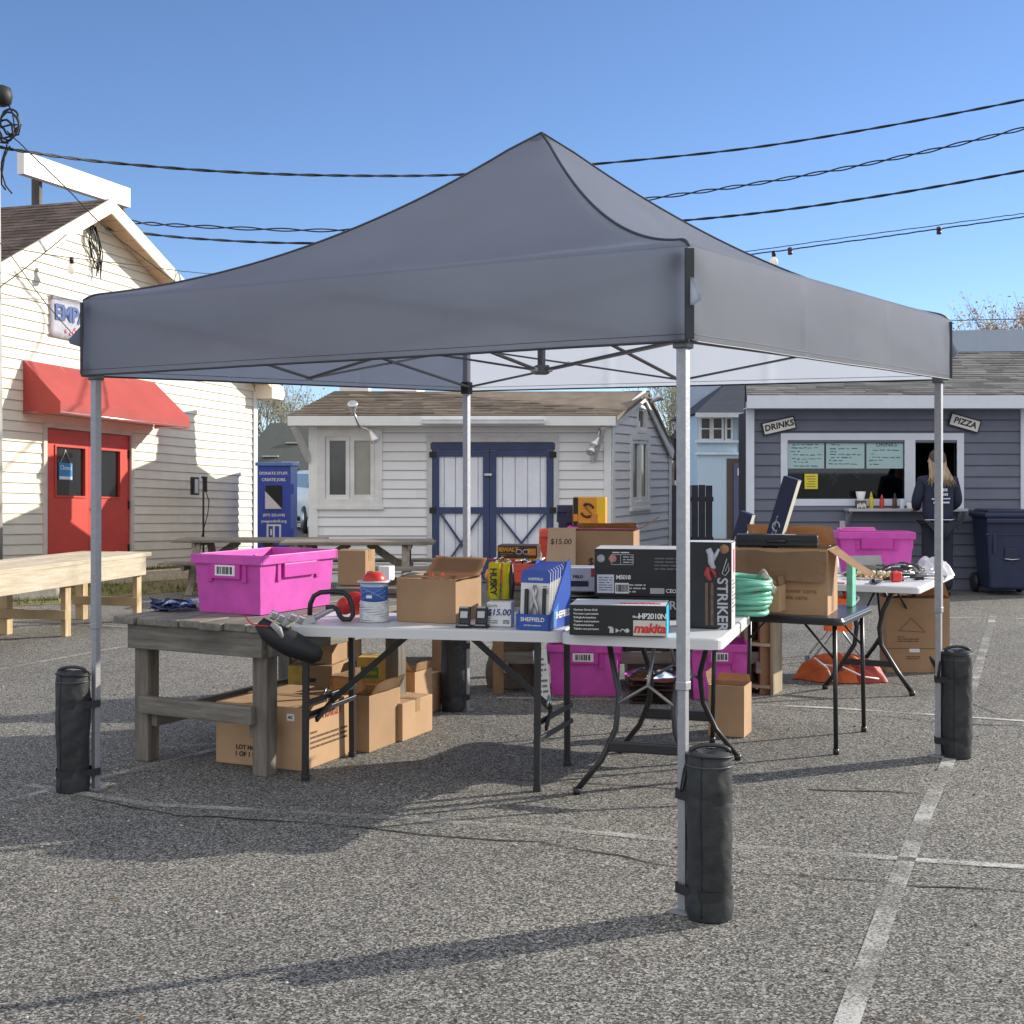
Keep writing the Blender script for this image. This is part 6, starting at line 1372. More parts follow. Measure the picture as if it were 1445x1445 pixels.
for k in range(5):
    mb = MB(); mb.grid(lambda s, q: (-.13+.26*s, -.10+.20*q, .004+.021*k+.004*math.sin(s*7+k)*math.sin(q*5+k)), 12, 8, thick=.017); mb.build('sack', sk, mat('sack_grey', (.20, .19, .17), .9, .25, 8))
# ================================================================ GOODS on the back tables
tz = .743
carton('upright brown carton on the trestle table behind the pink tote', at(500, 8.62, tz)+Vector((0, .12, 0)), -18, .20, .16, .232, CARD2)
t = carton('small white carton on the trestle table behind the rope spool', at(543, 8.60, tz)+Vector((0, .12, 0)), -20, .08, .09, .125, PAPER, tape=False)
# low dark gear on the trestle table
t = thing('cable_heap', 'heap of dark coiled cables on the trestle table by the small white carton', 'cables', at(588, 8.75, tz))
for k in range(7):
    mb = MB(); rn = random.Random(k+40); r = rn.uniform(.05, .09); ox, oy = rn.uniform(-.12, .14), rn.uniform(-.08, .1); mb.tube([(ox+r*math.cos(i*.35), oy+r*.8*math.sin(i*.35), .012+.012*k/2+.02*abs(math.sin(i*.35+k))) for i in range(18)], .008, 6, closed=True); mb.build('coil', t, INK if k % 3 else mat('cable_grey', (.22, .22, .23), .5))
# amber tool boxes
ow, od, oh = .275, .22, .165
ob = carton('lower amber and black tool box on the back table, left of the priced carton', at(735, 8.85, tz)+Vector((0, .1, 0)), -6, ow, od, oh, AMB, tape=False, name='tool_box', group='boxed power tools')
mb = MB()
for k in range(4): mb.box((ow*.27, -od/2-.001, .03+.038*k), (ow*.40, .0016, .012))
mb.build('black_stripe', ob, INK)
mb = MB(); mb.bar((-.04, -od/2-.002, .015), (.025, -od/2-.002, .14), .003, .022, up=(0, 1, 0)); mb.bar((.0, -od/2-.002, .015), (.05, -od/2-.002, .11), .003, .012, up=(0, 1, 0)); mb.build('tool_drawing', ob, INK)
o2 = carton('upper flat black and amber goggle box lettered DEWALT on the back table', at(733, 8.85, tz+oh+.001)+Vector((.0, .1, 0)), -8, .27, .20, .088, mat('dark_amber_print', (.05, .028, .012), .5, .2), tape=False, name='tool_box', group='boxed power tools')
lettering('DEWALT', .040, o2, face_at('front', .27, .2, .088, .24, .66), AMB, .03, space=.9); bars(o2, face_at('front', .27, .2, .088, .24, .28), .09, .026, mat('print_amber_dim', (.28, .15, .03), .6), 5, 2); patch(o2, face_at('front', .27, .2, .088, .86, .5, .001), .055, .045, mat('print_orange', (.60, .24, .02), .5), 'orange_print')
mb = MB()
for s in (-1, 1): mb.tube([Vector((.035+.024*s+.020*math.cos(a), -.102, .044+.016*math.sin(a))) for a in [i*.5236 for i in range(12)]], .003, 5, closed=True)
mb.build('goggle_drawing', o2, mat('print_pale', (.5, .5, .5), .6))
rt = tote('red plastic tray behind the priced carton on the back table', at(787, 9.18, tz)+Vector((0, .1, 0)), 0, .22, .22, .34, False, 'plastic_tray', 'red plastic trays', mat('tray_red', (.72, .10, .07), .4), mat('tray_red', (.72, .10, .07), .4))
tote('pink tote on the back table under the tall amber box', at(852, 9.35, tz)+Vector((0, .12, 0)), -6, .46, .30, .355, False)
tote('dark blue tote peeking out behind the tall amber box', at(800, 9.62, tz)+Vector((0.03, .03, 0)), 0, .17, .14, .50, False, 'storage_tote', 'dark storage totes', mat('tote_navy', (.03, .04, .09), .5), mat('tote_navy', (.03, .04, .09), .5))
aw, ad, ah = .235, .12, .21
ta = carton('tall amber tool box with round black arrow emblem resting on the pink tote', at(834, 9.34, tz+.357)+Vector((.0, .12, 0)), -10, aw, ad, ah, AMB, tape=False, name='tool_box', group='boxed power tools')
patch(ta, face_at('front', aw, ad, ah, .09, .5, .001), .035, ah-.004, BLKB, 'black_edge'); patch(ta, face_at('front', aw, ad, ah, .09, .3, .003), .03, .05, AMB, 'amber_square')
mb = MB()
for a0_ in (0, 180): mb.tube([Vector((-.012+.046*math.cos(R(a0_+20+i*14)), -ad/2-.002, .115+.046*math.sin(R(a0_+20+i*14)))) for i in range(9)], [.009, .009, .009, .009, .009, .009, .012, .008, .002], 6)
mb.bar((-.035, -ad/2-.002, .15), (.02, -ad/2-.002, .09), .003, .018, up=(0, 1, 0)); mb.build('arrow_emblem', ta, mat('emblem_brown', (.05, .025, .012), .5))
patch(ta, face_at('front', aw, ad, ah, .86, .5, .001), .06, ah-.004, YEL, 'yellow_edge'); patch(ta, face_at('front', aw, ad, ah, .66, .25, .001), .05, .07, mat('amber_dim', (.52, .24, .03), .5), 'dim_square')
# priced carton with open flaps
pw, pd, ph_ = .42, .34, .365
pc = carton('large brown carton priced fifteen dollars on its raised flap at the back table', at(850, 8.62, tz)+Vector((0.02, .06, 0)), -12, pw, pd, ph_, CARD2, (('left', 238, .66), ('back', 12, .4), ('right', 152, .4)), tape=False)
fl = Vector((-pw/2, -pd/2, ph_)); 
M_ = Matrix.Translation((-pw/2-.005, -pd/2+.04, ph_+.02))
# loose priced panel leaning on the carton's front left corner
pn = thing('cardboard_sheet', 'tilted cardboard panel marked $15.00 standing left of the priced carton', 'cardboard panel', at(790, 8.45, tz+.002), -4)
mb = MB(); mb.prism([(-.10, 0, 0), (.10, 0, -.0), (.10, .05, .385), (-.075, .05, .385)], (0, .006, 0)); mb.build('sheet', pn, mat('cardboard_pale', (.50, .36, .24), .85, .08, 4))
lettering('$15.00', .050, pn, frame((.005, .0405, .295), (1, 0, 0), (0, .138, .99), .002), mat('marker_black', (.03, .02, .03), .7), .006, shear=.1)
lettering('$50', .07, pc, face_at('front', pw, pd, ph_, .42, .45), mat('marker_black', (.03, .02, .03), .7), .004, shear=.1)
# red tray of fittings and chrome bits
rt2 = tote('low red tray of loose fittings in front of the priced carton', at(742, 8.25, .742)+Vector((-.05, .62, 0)), -4, .34, .22, .135, False, 'plastic_tray', 'red plastic trays', mat('tray_red', (.72, .10, .07), .4), mat('tray_red', (.72, .10, .07), .4))
ff_ = thing('chrome_fittings', 'glittering heap of chrome fittings in the low red tray', 'fittings', rt2.location+Vector((0, 0, .125))); mb = MB(); rn = random.Random(6)
for k in range(46):
    a = rn.uniform(0, 3.14); p = Vector((rn.uniform(-.15, .17), rn.uniform(-.09, .08), rn.uniform(0, .045))); dd = Vector((math.cos(a), math.sin(a), rn.uniform(-.3, .3)))*rn.uniform(.015, .035); mb.tube([p-dd, p+dd], rn.uniform(.006, .013), 7, m=rn.choice((0, 0, 0, 1, 2)))
o = mb.build('pieces', ff_, [SILV, RED, mat('fitting_dark', (.06, .06, .07), .4)])
ol = thing('orange_float', 'small round orange float at the left end of the back table', 'float', at(695, 8.85, tz)); mb = MB(); mb.lathe([(.0, 0), (.04, .012), (.055, .05), (.04, .09), (.015, .105), (.012, .13), (.0, .132)], n=18); mb.build('ball', ol, mat('float_orange', (.80, .25, .07), .45)); mb = MB(); mb.tube([(.012, 0, .13), (.03, 0, .16), (-.03, 0, .16), (-.012, 0, .13)], .005, 6, closed=True); mb.build('loop', ol, RED)

# ================================================================ GOODS on the black card table
tz = .7225
bw_, bd_, bh_ = .50, .36, .355
bc = carton('large open carton with hanging flaps on the black card table', by_corner(1168, 869, tz, bw_, bd_, -22), -22, bw_, bd_, bh_, CARD, (('front', 259, .50), ('right', 216, .50), ('back', 40, .45), ('left', 200, .3)), tape=False)
lettering('mower carts', .036, bc, face_at('front', bw_, bd_, bh_, .70, .36), mat('marker_brown', (.25, .14, .03), .7), -.002, shear=-.1); lettering('mobile carts', .034, bc, face_at('front', bw_, bd_, bh_, .62, .26), mat('marker_brown', (.25, .14, .03), .7), -.002, shear=-.1)
patch(bc, face_at('right', bw_, bd_, bh_, .5, .26, .001), .07, .17, TAPE, 'tape')
th_ = thing('tall_display_box', 'black long box standing slanted out of the large open carton', 'box', bc.location+rot2(-.18, .0, -22)+Vector((0, 0, .03)), -28, 'long black boxes propped upright'); th_.rotation_euler = (0, R(17), R(-28))
def longbox(t, w, d, h):
    mb = MB(); mb.box((0, 0, h/2), (w, d, h), bev=.004); mb.build('body', t, NAVY); patch(t, face_at('right', w, d, h, .5, .5, .001), d-.006, h-.008, mat('box_side_pale', (.60, .58, .50), .5), 'pale_side')
    M = frame((0, -d/2, h*.45), (0, 0, 1), (-1, 0, 0), .002); bars(t, M, h*.5, w*.4, mat('print_blue_grey', (.30, .32, .45), .6), 6, 2)
    mb = MB(); mb.tube([(.02*math.cos(i*.6), -d/2-.002, h*.62+.025*math.sin(i*.6)) for i in range(10)], .004, 5); mb.build('swirl_print', t, mat('print_pale', (.5, .5, .5), .6))
longbox(th_, .085, .07, .74)
t2 = thing('tall_display_box', 'shorter black long box slanting behind the upright black carton', 'box', at(1024, 8.9, .743), -28, 'long black boxes propped upright'); t2.rotation_euler = (0, R(18), R(-28)); longbox(t2, .09, .07, .50)
bk_ = thing('tool_case', 'flat black tool case lying across the large open carton', 'case', bc.location+rot2(-.04, -.07, -22)+Vector((0, 0, bh_+.004)), -14)
mb = MB(); mb.box((0, 0, .034), (.44, .17, .066), bev=.01); mb.build('shell', bk_, BLK); mb = MB(); mb.box((0, 0, .035), (.446, .176, .005)); mb.build('seam', bk_, INK); mb = MB(); mb.tube([(-.05, -.085, .034), (-.045, -.11, .034), (.045, -.11, .034), (.05, -.085, .034)], .008, 6); mb.build('handle', bk_, BLK); patch(bk_, frame((.02, -.02, .067), (1, 0, 0), (0, 1, 0), .001), .16, .05, mat('case_label_grey', (.42, .42, .44), .5))
cyb = carton('narrow mint green box beside the large open carton', at(1203, 7.52, tz)+Vector((.0, .03, 0)), -22, .035, .14, .25, mat('mint_print', (.16, .52, .38), .5, .25, 20), tape=False, name='slim_box', group='slim boxes')
ppw = thing('paper_wad', 'crumpled white paper behind the flat black tool case', 'paper', at(1170, 8.0, .76), 0); 
mb = MB(); crumple(mb, .09, .08, .32, 3, n=14); mb.build('sheet', ppw, mat('paper_crumple', (.72, .70, .70), .7, .1, 10, .5, 20)); ppw.location.z = .745; ppw.location += Vector((.0, 1.05, 0))

# ================================================================ GOODS on the far white table
tz = .743
def onft(u, v): p = ftb_c+rot2(u, v, ft_rz); p.z = tz; return p
lt_ = tote('long pink tote at the back of the far white table', at(1232, 10.02, tz), -3, .54, .26, .29, False)
pl = thing('pink_lid', 'folded pink tote lid lying on the long pink tote', 'lid', at(1208, 10.02, tz+.292), -3); mb = MB(); mb.box((0, 0, .014), (.26, .16, .024), bev=.006); mb.box((0, -.075, .03), (.24, .012, .014), bev=.003); mb.build('panel', pl, mat('lid_pink', (.70, .15, .52), .4))
wbg = thing('plastic_bag', 'crumpled clear white plastic bag at the end of the far white table', 'plastic bag', onft(.27, .35)); mb = MB(); crumple(mb, .14, .17, .13, 9); mb.build('film', wbg, mat('bag_film', (.68, .67, .70), .25, .12, 8, .4, 14))
wb2 = thing('plastic_bag', 'smaller white plastic wrap by the left end of the long pink tote', 'plastic bag', at(1172, 9.7, tz)); mb = MB(); crumple(mb, .08, .08, .20, 12, n=18); mb.build('film', wb2, mat('bag_film', (.68, .67, .70), .25, .12, 8, .4, 14))
gn = thing('glove_pair', 'black and white work glove in front of the long pink tote', 'glove', onft(-.17, .30), 30)
mb = MB(); mb.tube([(-.05, 0, .02), (0, 0, .045), (.05, .01, .05)], [.03, .04, .034], 10)
for k in range(4): mb.tube([(.05, -.03+.02*k, .05), (.09, -.034+.024*k, .075), (.115, -.036+.025*k, .06+.01*k)], [.012, .011, .008], 7)
mb.tube([(.0, -.035, .04), (.04, -.06, .06), (.06, -.065, .055)], [.013, .011, .007], 7); mb.build('hand', gn, mat('glove_black', (.03, .03, .035), .7, .3)); mb = MB(); mb.lathe([(.034, 0), (.038, .03)], (-.075, 0, .018), 14, rot=(0, R(78), 0)); mb.build('cuff', gn, mat('glove_white', (.6, .6, .62), .7))
dp = thing('dark_pouch', 'flat olive black roll pouch on the far white table', 'pouch', onft(-.10, .02), 15); mb = MB(); mb.grid(lambda s, q: (-.20+.40*s, -.09+.18*q, .006+.075*math.sin(math.pi*q)*(.75+.25*math.sin(s*4))*min(1, 6*s, 6*(1-s))), 22, 12); mb.build('cloth', dp, mat('pouch_olive', (.055, .055, .05), .85, .25)); patch(dp, frame((.02, .12, .09), (1, 0, 0), (0, .3, .95)), .28, .10, mat('card_grey', (.34, .34, .35), .6), 'grey_card')
rn = random.Random(77)
SCR = [('screwdriver', 'dark handled screwdriver among the loose tools on the far white table', BLK)]
def screwdriver(loc, rz, hm, label):
    t = thing('screwdriver', label, 'screwdriver', loc, rz, 'loose screwdrivers on the far white table')
    mb = MB(); mb.lathe([(.003, 0), (.012, .004), (.013, .05), (.009, .075), (.012, .09), (.005, .095)], (0, 0, .015), 10, rot=(0, R(90), 0)); mb.build('handle', t, hm); mb = MB(); mb.tube([(.09, 0, .015), (.20, 0, .012)], .004, 6); mb.build('blade', t, SILV); return t
for k in range(12): screwdriver(onft(rn.uniform(.0, .28), rn.uniform(-.45, .12))+Vector((0, 0, .012*(k % 3))), rn.uniform(-40, 60), rn.choice((BLK, BLK, mat('handle_grey', (.15, .15, .17), .5))), 'dark handled screwdriver in the loose heap on the far white table')
for k in range(9):
    t = thing('paint_brush', 'pale bristled brush in the row at the middle of the far white table', 'brush', onft(-.17+.035*k, -.30+.02*(k % 3)), 60+rn.uniform(-12, 12), 'brushes on the far white table')
    mb = MB(); mb.tube([(-.08, 0, .02), (0, 0, .02)], [.006, .009], 8); mb.build('handle', t, mat('brush_wood', (.42, .22, .07), .5)); mb = MB(); mb.box((.015, 0, .022), (.03, .03, .014)); mb.build('ferrule', t, mat('brush_brass', (.62, .46, .18), .35, metal=.6)); mb = MB(); mb.lathe([(.013, 0), (.022, .03), (.014, .052), (.001, .055)], (.03, 0, .028), 10, rot=(0, R(70), 0)); mb.build('bristle', t, mat('bristle_pale', (.68, .58, .42), .8, .2, 20))
for (u, v, lb) in ((-.24, -.62, 'flat black trowel at the near left edge of the far white table'), (.06, -.60, 'flat black trowel nearest the front corner of the far white table')):
    t = thing('trowel', lb, 'trowel', onft(u, v), 70, 'black trowels on the far white table'); mb = MB(); mb.prism([(-.09, -.035, .012), (.05, -.04, .012), (.10, 0, .012), (.05, .04, .012), (-.09, .035, .012)], (0, 0, .003)); mb.build('blade', t, mat('trowel_dark', (.04, .04, .045), .4)); mb = MB(); mb.tube([(-.16, 0, .03), (-.07, 0, .03)], .012, 8); mb.tube([(-.08, 0, .03), (-.05, 0, .014)], .006, 6); mb.build('handle', t, BLK)
hp = thing('tool_heap', 'dark heap of mixed pouches and tools at the middle of the far white table', 'tool heap', onft(.10, .12), 10)
mb = MB(); crumple(mb, .17, .14, .095, 55, n=26); mb.build('pouches', hp, mat('heap_dark', (.045, .045, .05), .7, .5, 14)); mb = MB(); rn2 = random.Random(5)
for k in range(26):
    a = rn2.uniform(0, 3.14); p = Vector((rn2.uniform(-.2, .2), rn2.uniform(-.18, .16), rn2.uniform(.03, .085))); dd = Vector((math.cos(a), math.sin(a), rn2.uniform(-.2, .2)))*rn2.uniform(.03, .08); mb.tube([p-dd, p+dd], rn2.uniform(.005, .011), 6, m=rn2.choice((0, 0, 1, 2)))
mb.build('tools', hp, [BLK, SILV, mat('tool_grey', (.25, .25, .27), .5)])
rg = thing('tape_measure', 'red and black tape measure near the end of the far white table', 'tape measure', onft(.16, -.42), 20); mb = MB(); mb.box((0, 0, .037), (.08, .045, .072), bev=.014); mb.build('case', rg, RED); mb = MB(); mb.box((0, -.012, .037), (.085, .012, .05), bev=.004); mb.box((.045, 0, .01), (.02, .03, .012)); mb.build('grip', rg, BLK)

# ================================================================ GOODS on the ground
cb = carton('largest brown carton on the asphalt under the weathered table', by_corner(428, 1089, .002, .53, .60, -24), -24, .53, .60, .315, CARD)
lettering('LOT NO.', .032, cb, face_at('front', .53, .60, .315, .36, .29), INK, .012); lettering('1 OF 1 PCS', .034, cb, face_at('front', .53, .60, .315, .38, .18), INK, .012); patch(cb, face_at('front', .53, .60, .315, .86, .84, .001), .045, .035, PAPER); lettering('AC', .02, cb, face_at('front', .53, .60, .315, .86, .84, .003), INK, .02)
bars(cb, face_at('right', .53, .60, .315, .40, .45), .35, .10, mat('print_brown_ink', (.14, .085, .05), .8), 14, 4); lettering('FRAGILE', .05, cb, face_at('right', .53, .60, .315, .45, .80), mat('print_rust', (.42, .10, .06), .8), .005)
carton('open carton with torn flaps right behind the largest brown carton', by_corner(521, 1062, .002, .24, .34, -24), -24, .24, .34, .30, CARD2, (('right', 120, .35), ('front', 105, .3), ('left', 95, .4)), tape=False)
carton('taped carton third along the row under the left white table', by_corner(556, 1052, .002, .20, .36, -24)+Vector((.02, .1, 0)), -24, .24, .36, .21, CARD)
c4 = carton('open carton with a blue sticker at the far end of the taped carton', by_corner(576, 1033, .002, .22, .22, -24)+Vector((.0, .28, 0)), -24, .26, .22, .30, CARD, (('left', 150, .4), ('front', 140, .5), ('right', 95, .2)), tape=False); patch(c4, face_at('right', .26, .22, .30, .5, .16, .001), .06, .06, mat('sticker_blue', (.40, .62, .75), .5))
carton('small brown carton last in the row under the left white table', by_corner(594, 1022, .002, .12, .2, -24)+Vector((.0, .30, 0)), -24, .14, .22, .24, CARD2)
bA = carton('brown and yellow fruit box with red spot behind the largest carton', at(449, 7.55, .002)+Vector((0, .15, 0)), -14, .27, .36, .385, CARD2, tape=False, name='fruit_box', group='fruit boxes'); patch(bA, face_at('front', .27, .36, .385, .16, .5, .001), .085, .37, mat('fruit_yellow', (.55, .36, .05), .6, .3, 12), 'yellow_print')
mb = MB(); mb.lathe([(0, -.001), (.04, -.001), (.04, .001), (0, .001)], (-.095, -.18-.004, .22), 18, rot=(R(90), 0, 0)); mb.build('red_spot', bA, mat('print_red', (.42, .05, .05), .5)); mb = MB(); mb.box((0, -.182, .30), (.07, .004, .022), bev=.001); mb.build('hand_hole', bA, INK)
bC = carton('small open carton on top of the brown and yellow fruit box', at(452, 7.56, .389)+Vector((.0, .13, 0)), -14, .20, .24, .13, CARD2, (('right', 140, .35), ('front', 60, .4)), tape=False)
bB = carton('yellow fruit box with green label standing on the row of cartons', at(535, 7.62, .30)+Vector((.02, .12, 0)), -8, .225, .18, .145, mat('fruit_box_yellow', (.66, .44, .10), .6, .15, 9), tape=False, name='fruit_box', group='fruit boxes')
bB.location.z = .212; bB.scale = (1, 1, 1.35); patch(bB, face_at('front', .225, .18, .145, .30, .55, .001), .12, .05, mat('label_green', (.08, .26, .10), .6)); lettering('Premium', .028, bB, face_at('front', .225, .18, .145, .30, .55, .003), YEL, .02)
mb = MB(); rn = random.Random(15)
for k in range(6): mb.lathe([(0, -.001), (.018, -.001), (.018, .001), (0, .001)], (.05+rn.uniform(-.02, .05), -.0915, .035+rn.uniform(-.01, .012)), 10, rot=(R(90), 0, 0))
mb.build('fruit_print', bB, mat('fruit_red', (.55, .10, .04), .6))
bB.location = at(535, 7.75, .213)+Vector((0, .02, 0))
tote('pink tote with barcode on the asphalt under the right white table', at(829, 8.75, .002)+Vector((0, .2, 0)), -8, .46, .40, .335)
tote('pink tote behind the bent rear legs of the right white table', at(1020, 8.6, .002)+Vector((0, .2, 0)), -6, .36, .40, .36)
gy = tote('dark grey bin between the two pink totes under the tables', at(925, 9.1, .002)+Vector((0, .16, 0)), 0, .40, .3, .37, False, 'storage_bin', 'dark bins', mat('bin_grey', (.08, .08, .085), .6), mat('bin_grey', (.08, .08, .085), .6))
bs_ = thing('bagged_sacks', 'clear bag of folded brown sacks on the asphalt between the pink totes', 'sacks', at(921, 8.55, .002), -4)
for k in range(6):
    mb = MB(); mb.grid(lambda s, q: (-.15+.30*s, -.11+.22*q, .004+.028*k+.006*math.sin(s*6+k*2)*math.sin(q*5+k)), 12, 8, thick=.022); mb.build('sack', bs_, [mat('sack_brown', (.22, .15, .11), .85, .3, 9), mat('sack_rust', (.36, .13, .09), .8, .3, 9)][1 if k == 5 else 0])
mb = MB(); crumple(mb, .19, .15, .055, 14, n=16); o = mb.build('clear_film', bs_, glass('clear_film', (.92, .92, .93))); o.location = (0, 0, .165)
sc_ = carton('open carton on the asphalt between the rear legs of the right white table', by_corner(1050, 1041, .002, .205, .2, -22), -22, .205, .20, .285, CARD, (('left', 100, .35), ('back', 95, .2)), tape=False)
ts_ = thing('burlap_sack', 'slumped grey brown sack on the asphalt under the back trestle table', 'sack', at(728, 9.0, .002)+Vector((0, .15, 0)), 5)
mb = MB(); mb.grid(lambda s, q: ((.20-.03*q+.02*math.sin(q*8+s*12))*math.cos(s*6.28318), (.13+.015*math.sin(s*19))*math.sin(s*6.28318), .004+.46*q+.02*math.sin(s*9)*q), 40, 16); mb.lathe([(.0, .44), (.17, .45)], n=20, cap=False); mb.build('cloth', ts_, mat('burlap', (.17, .135, .10), .9, .25, 9, .4, 60), weld=True)
pp = thing('printed_card', 'white printed card leaning beside the pink tote under the tables', 'card', at(768, 8.55, .24), -6); pp.rotation_euler = (R(-8), R(-6), R(-6)); mb = MB(); mb.box((0, 0, .075), (.075, .004, .15)); mb.build('sheet', pp, PAPER); bars(pp, frame((0, -.002, .075), (1, 0, 0), (0, 0, 1), .001), .055, .11, mat('print_grey', (.2, .2, .22), .7), 31, 7); pp.location.z = .002
pp.scale = (1.2, 1, 2.2)
# wooden shelf unit
ws = thing('wooden_shelf', 'small open wooden shelf unit standing right of the pink totes', 'shelf', at(1082, 8.80, .001)+Vector((0, .12, 0)), -27)
for sx in (-1, 1):
    mb = MB(); mb.box((sx*.09, 0, .29), (.022, .22, .58), bev=.002); mb.build('side_panel', ws, wood('shelf_wood', (.22, .17, .11), (.42, .34, .23), 'z'))
mb = MB(); mb.box((0, .105, .29), (.158, .012, .56)); mb.build('back_panel', ws, mat('shelf_red_brown', (.16, .06, .045), .7, .2))
for zz in (.05, .33, .57):
    mb = MB(); mb.box((0, -.006, zz), (.157, .205, .02), bev=.002); mb.build('shelf', ws, PINE)
# orange bags and the big carton by the far table
ob_ = thing('orange_bag', 'crumpled orange and red tool bag on the asphalt under the far table', 'bag', at(1190, 9.35, .001)+Vector((0, .12, 0)), 4)
mb = MB(); crumple(mb, .30, .20, .20, 31, n=30); mb.build('shell', ob_, mat('bag_orange', (.62, .12, .02), .6, .3, 5, .3, 14))
mb = MB(); crumple(mb, .22, .10, .17, 17, n=20); o = mb.build('front_panel', ob_, mat('bag_red', (.36, .035, .025), .6, .3, 6)); o.location = (.10, -.115, 0)
mb = MB(); mb.tube([(-.22, -.12, .17), (-.15, -.20, .11), (-.12, -.225, .02)], .006, 6); mb.tube([(-.19, -.16, .13), (-.05, -.21, .12), (.10, -.235, .05), (.22, -.20, .03)], .006, 6); mb.build('white_piping', ob_, PAPER)
o3 = thing('orange_bag', 'bright orange bag hanging from the near edge of the far white table', 'bag', onft(-.16, -.735)+Vector((0, 0, -.32)), -20); mb = MB(); mb.grid(lambda s, q: ((.085-.02*q+.012*math.sin(q*9+s*13))*math.cos(s*6.28318), (.045-.02*q)*math.sin(s*6.28318), .003+.23*q+.012*math.sin(s*13)*q), 36, 14); mb.build('shell', o3, mat('bag_bright_orange', (.78, .14, .02), .55, .2, 5), weld=True); mb = MB(); mb.tube([(-.05, 0, .22), (-.04, 0, .325), (.04, 0, .325), (.05, 0, .22)], .008, 6); mb.build('handle', o3, RED)
g5 = carton('tall brown carton with hanger drawing on the asphalt by the right canopy leg', at(1302, 9.75, .001)+Vector((-.02, .14, 0)), -3, .46, .24, .55, CARD2, (('back', 95, .25), ('right', 70, .4), ('front', 5, .5), ('left', 8, .4)), tape=False)
mb = MB(); c = Vector((-.05, -.122, .33)); 
for a, b in (((-.09, -.02), (0, .075)), ((0, .075), (.10, -.03)), ((.10, -.03), (-.09, -.02))): mb.bar(c+Vector((a[0], 0, a[1])), c+Vector((b[0], 0, b[1])), .0025, .003)
mb.build('hanger_drawing', g5, mat('print_brown_ink', (.14, .085, .05), .8)); bars(g5, face_at('front', .46, .24, .55, .34, .45), .16, .05, mat('print_brown_ink', (.14, .085, .05), .8), 41, 3); patch(g5, face_at('front', .46, .24, .55, .44, .30, .001), .075, .03, PAPER); bars(g5, face_at('front', .46, .24, .55, .42, .20), .10, .03, mat('print_brown_ink', (.14, .085, .05), .8), 42, 2)
mb = MB(); mb.box((0, -.1212, .178), (.456, .0016, .004)); mb.build('crease', g5, mat('print_brown_ink', (.14, .085, .05), .8))

# ================================================================ THE CUSTOMER at the serving window
def skin(name, verts, edges, radii, parent, m, root=0, sub=2, flat=None):
    me = bpy.data.meshes.new(name); me.from_pydata([Vector(v) for v in verts], edges, []); o = bpy.data.objects.new(name, me); COL.objects.link(o)
    sm = o.modifiers.new('skin', 'SKIN'); sm.use_smooth_shade = True
    for i, r in enumerate(radii): me.skin_vertices[0].data[i].radius = r if isinstance(r, tuple) else (r, r)
    me.skin_vertices[0].data[root].use_root = True
    sb = o.modifiers.new('sub', 'SUBSURF'); sb.levels = sub; sb.render_levels = sub
    dg = bpy.context.evaluated_depsgraph_get(); m2 = bpy.data.meshes.new_from_object(o.evaluated_get(dg)); bpy.data.objects.remove(o)
    m2.name = name; m2.materials.clear(); m2.materials.append(m)
    for p in m2.polygons: p.use_smooth = True
    q = bpy.data.objects.new(name, m2); COL.objects.link(q); q.parent = parent; return q
pe_ = thing('person', 'person with long blond hair in a navy hoodie standing at the serving window', 'person', (at(1323, 15.75, 0)), 0)
SKIN_ = mat('skin', (.52, .30, .21), .5, .05)
# body: pelvis, spine, neck, head, arms, legs (faces the window, +y)
V = [(0, 0, .92), (0, -.01, 1.10), (0, -.01, 1.28), (0, .0, 1.38), (0, .01, 1.45), (0, .02, 1.53), (0, .02, 1.62), (.0, .015, 1.68),
     (-.17, 0, 1.37), (-.23, .02, 1.12), (-.19, .18, 1.03), (.17, 0, 1.37), (.23, .02, 1.12), (.19, .18, 1.03),
     (-.09, 0, .86), (-.10, .02, .48), (-.10, -.02, .09), (.09, 0, .86), (.10, .0, .48), (.11, -.02, .09)]
E = [(0, 1), (1, 2), (2, 3), (3, 4), (4, 5), (5, 6), (6, 7), (3, 8), (8, 9), (9, 10), (3, 11), (11, 12), (12, 13), (0, 14), (14, 15), (15, 16), (0, 17), (17, 18), (18, 19)]
Rr = [(.15, .11), (.13, .10), (.15, .11), (.11, .08), .05, .07, .088, .05, .055, .042, .032, .055, .042, .032, .085, .058, .04, .085, .058, .04]
skin('body', V, E, Rr, pe_, SKIN_)
skin('hoodie', [(0, 0, .83), (0, -.012, 1.08), (0, -.012, 1.26), (0, -.005, 1.39), (0, .01, 1.455), (-.18, -.005, 1.37), (-.25, .02, 1.12), (-.20, .17, 1.035), (.18, -.005, 1.37), (.25, .02, 1.12), (.20, .17, 1.035)],
     [(0, 1), (1, 2), (2, 3), (3, 4), (3, 5), (5, 6), (6, 7), (3, 8), (8, 9), (9, 10)], [(.205, .15), (.195, .145), (.20, .14), (.155, .11), .075, .085, .068, .05, .085, .068, .05], pe_, mat('hoodie_navy', (.018, .022, .05), .8, .2, 5, .3, 10))
skin('trousers', [(0, 0, .90), (-.095, 0, .82), (-.105, .02, .48), (-.105, -.015, .06), (.095, 0, .82), (.105, .0, .48), (.112, -.015, .06)], [(0, 1), (1, 2), (2, 3), (0, 4), (4, 5), (5, 6)], [(.175, .135), .105, .082, .07, .105, .082, .07], pe_, mat('trousers_dark', (.014, .016, .03), .8, .2))
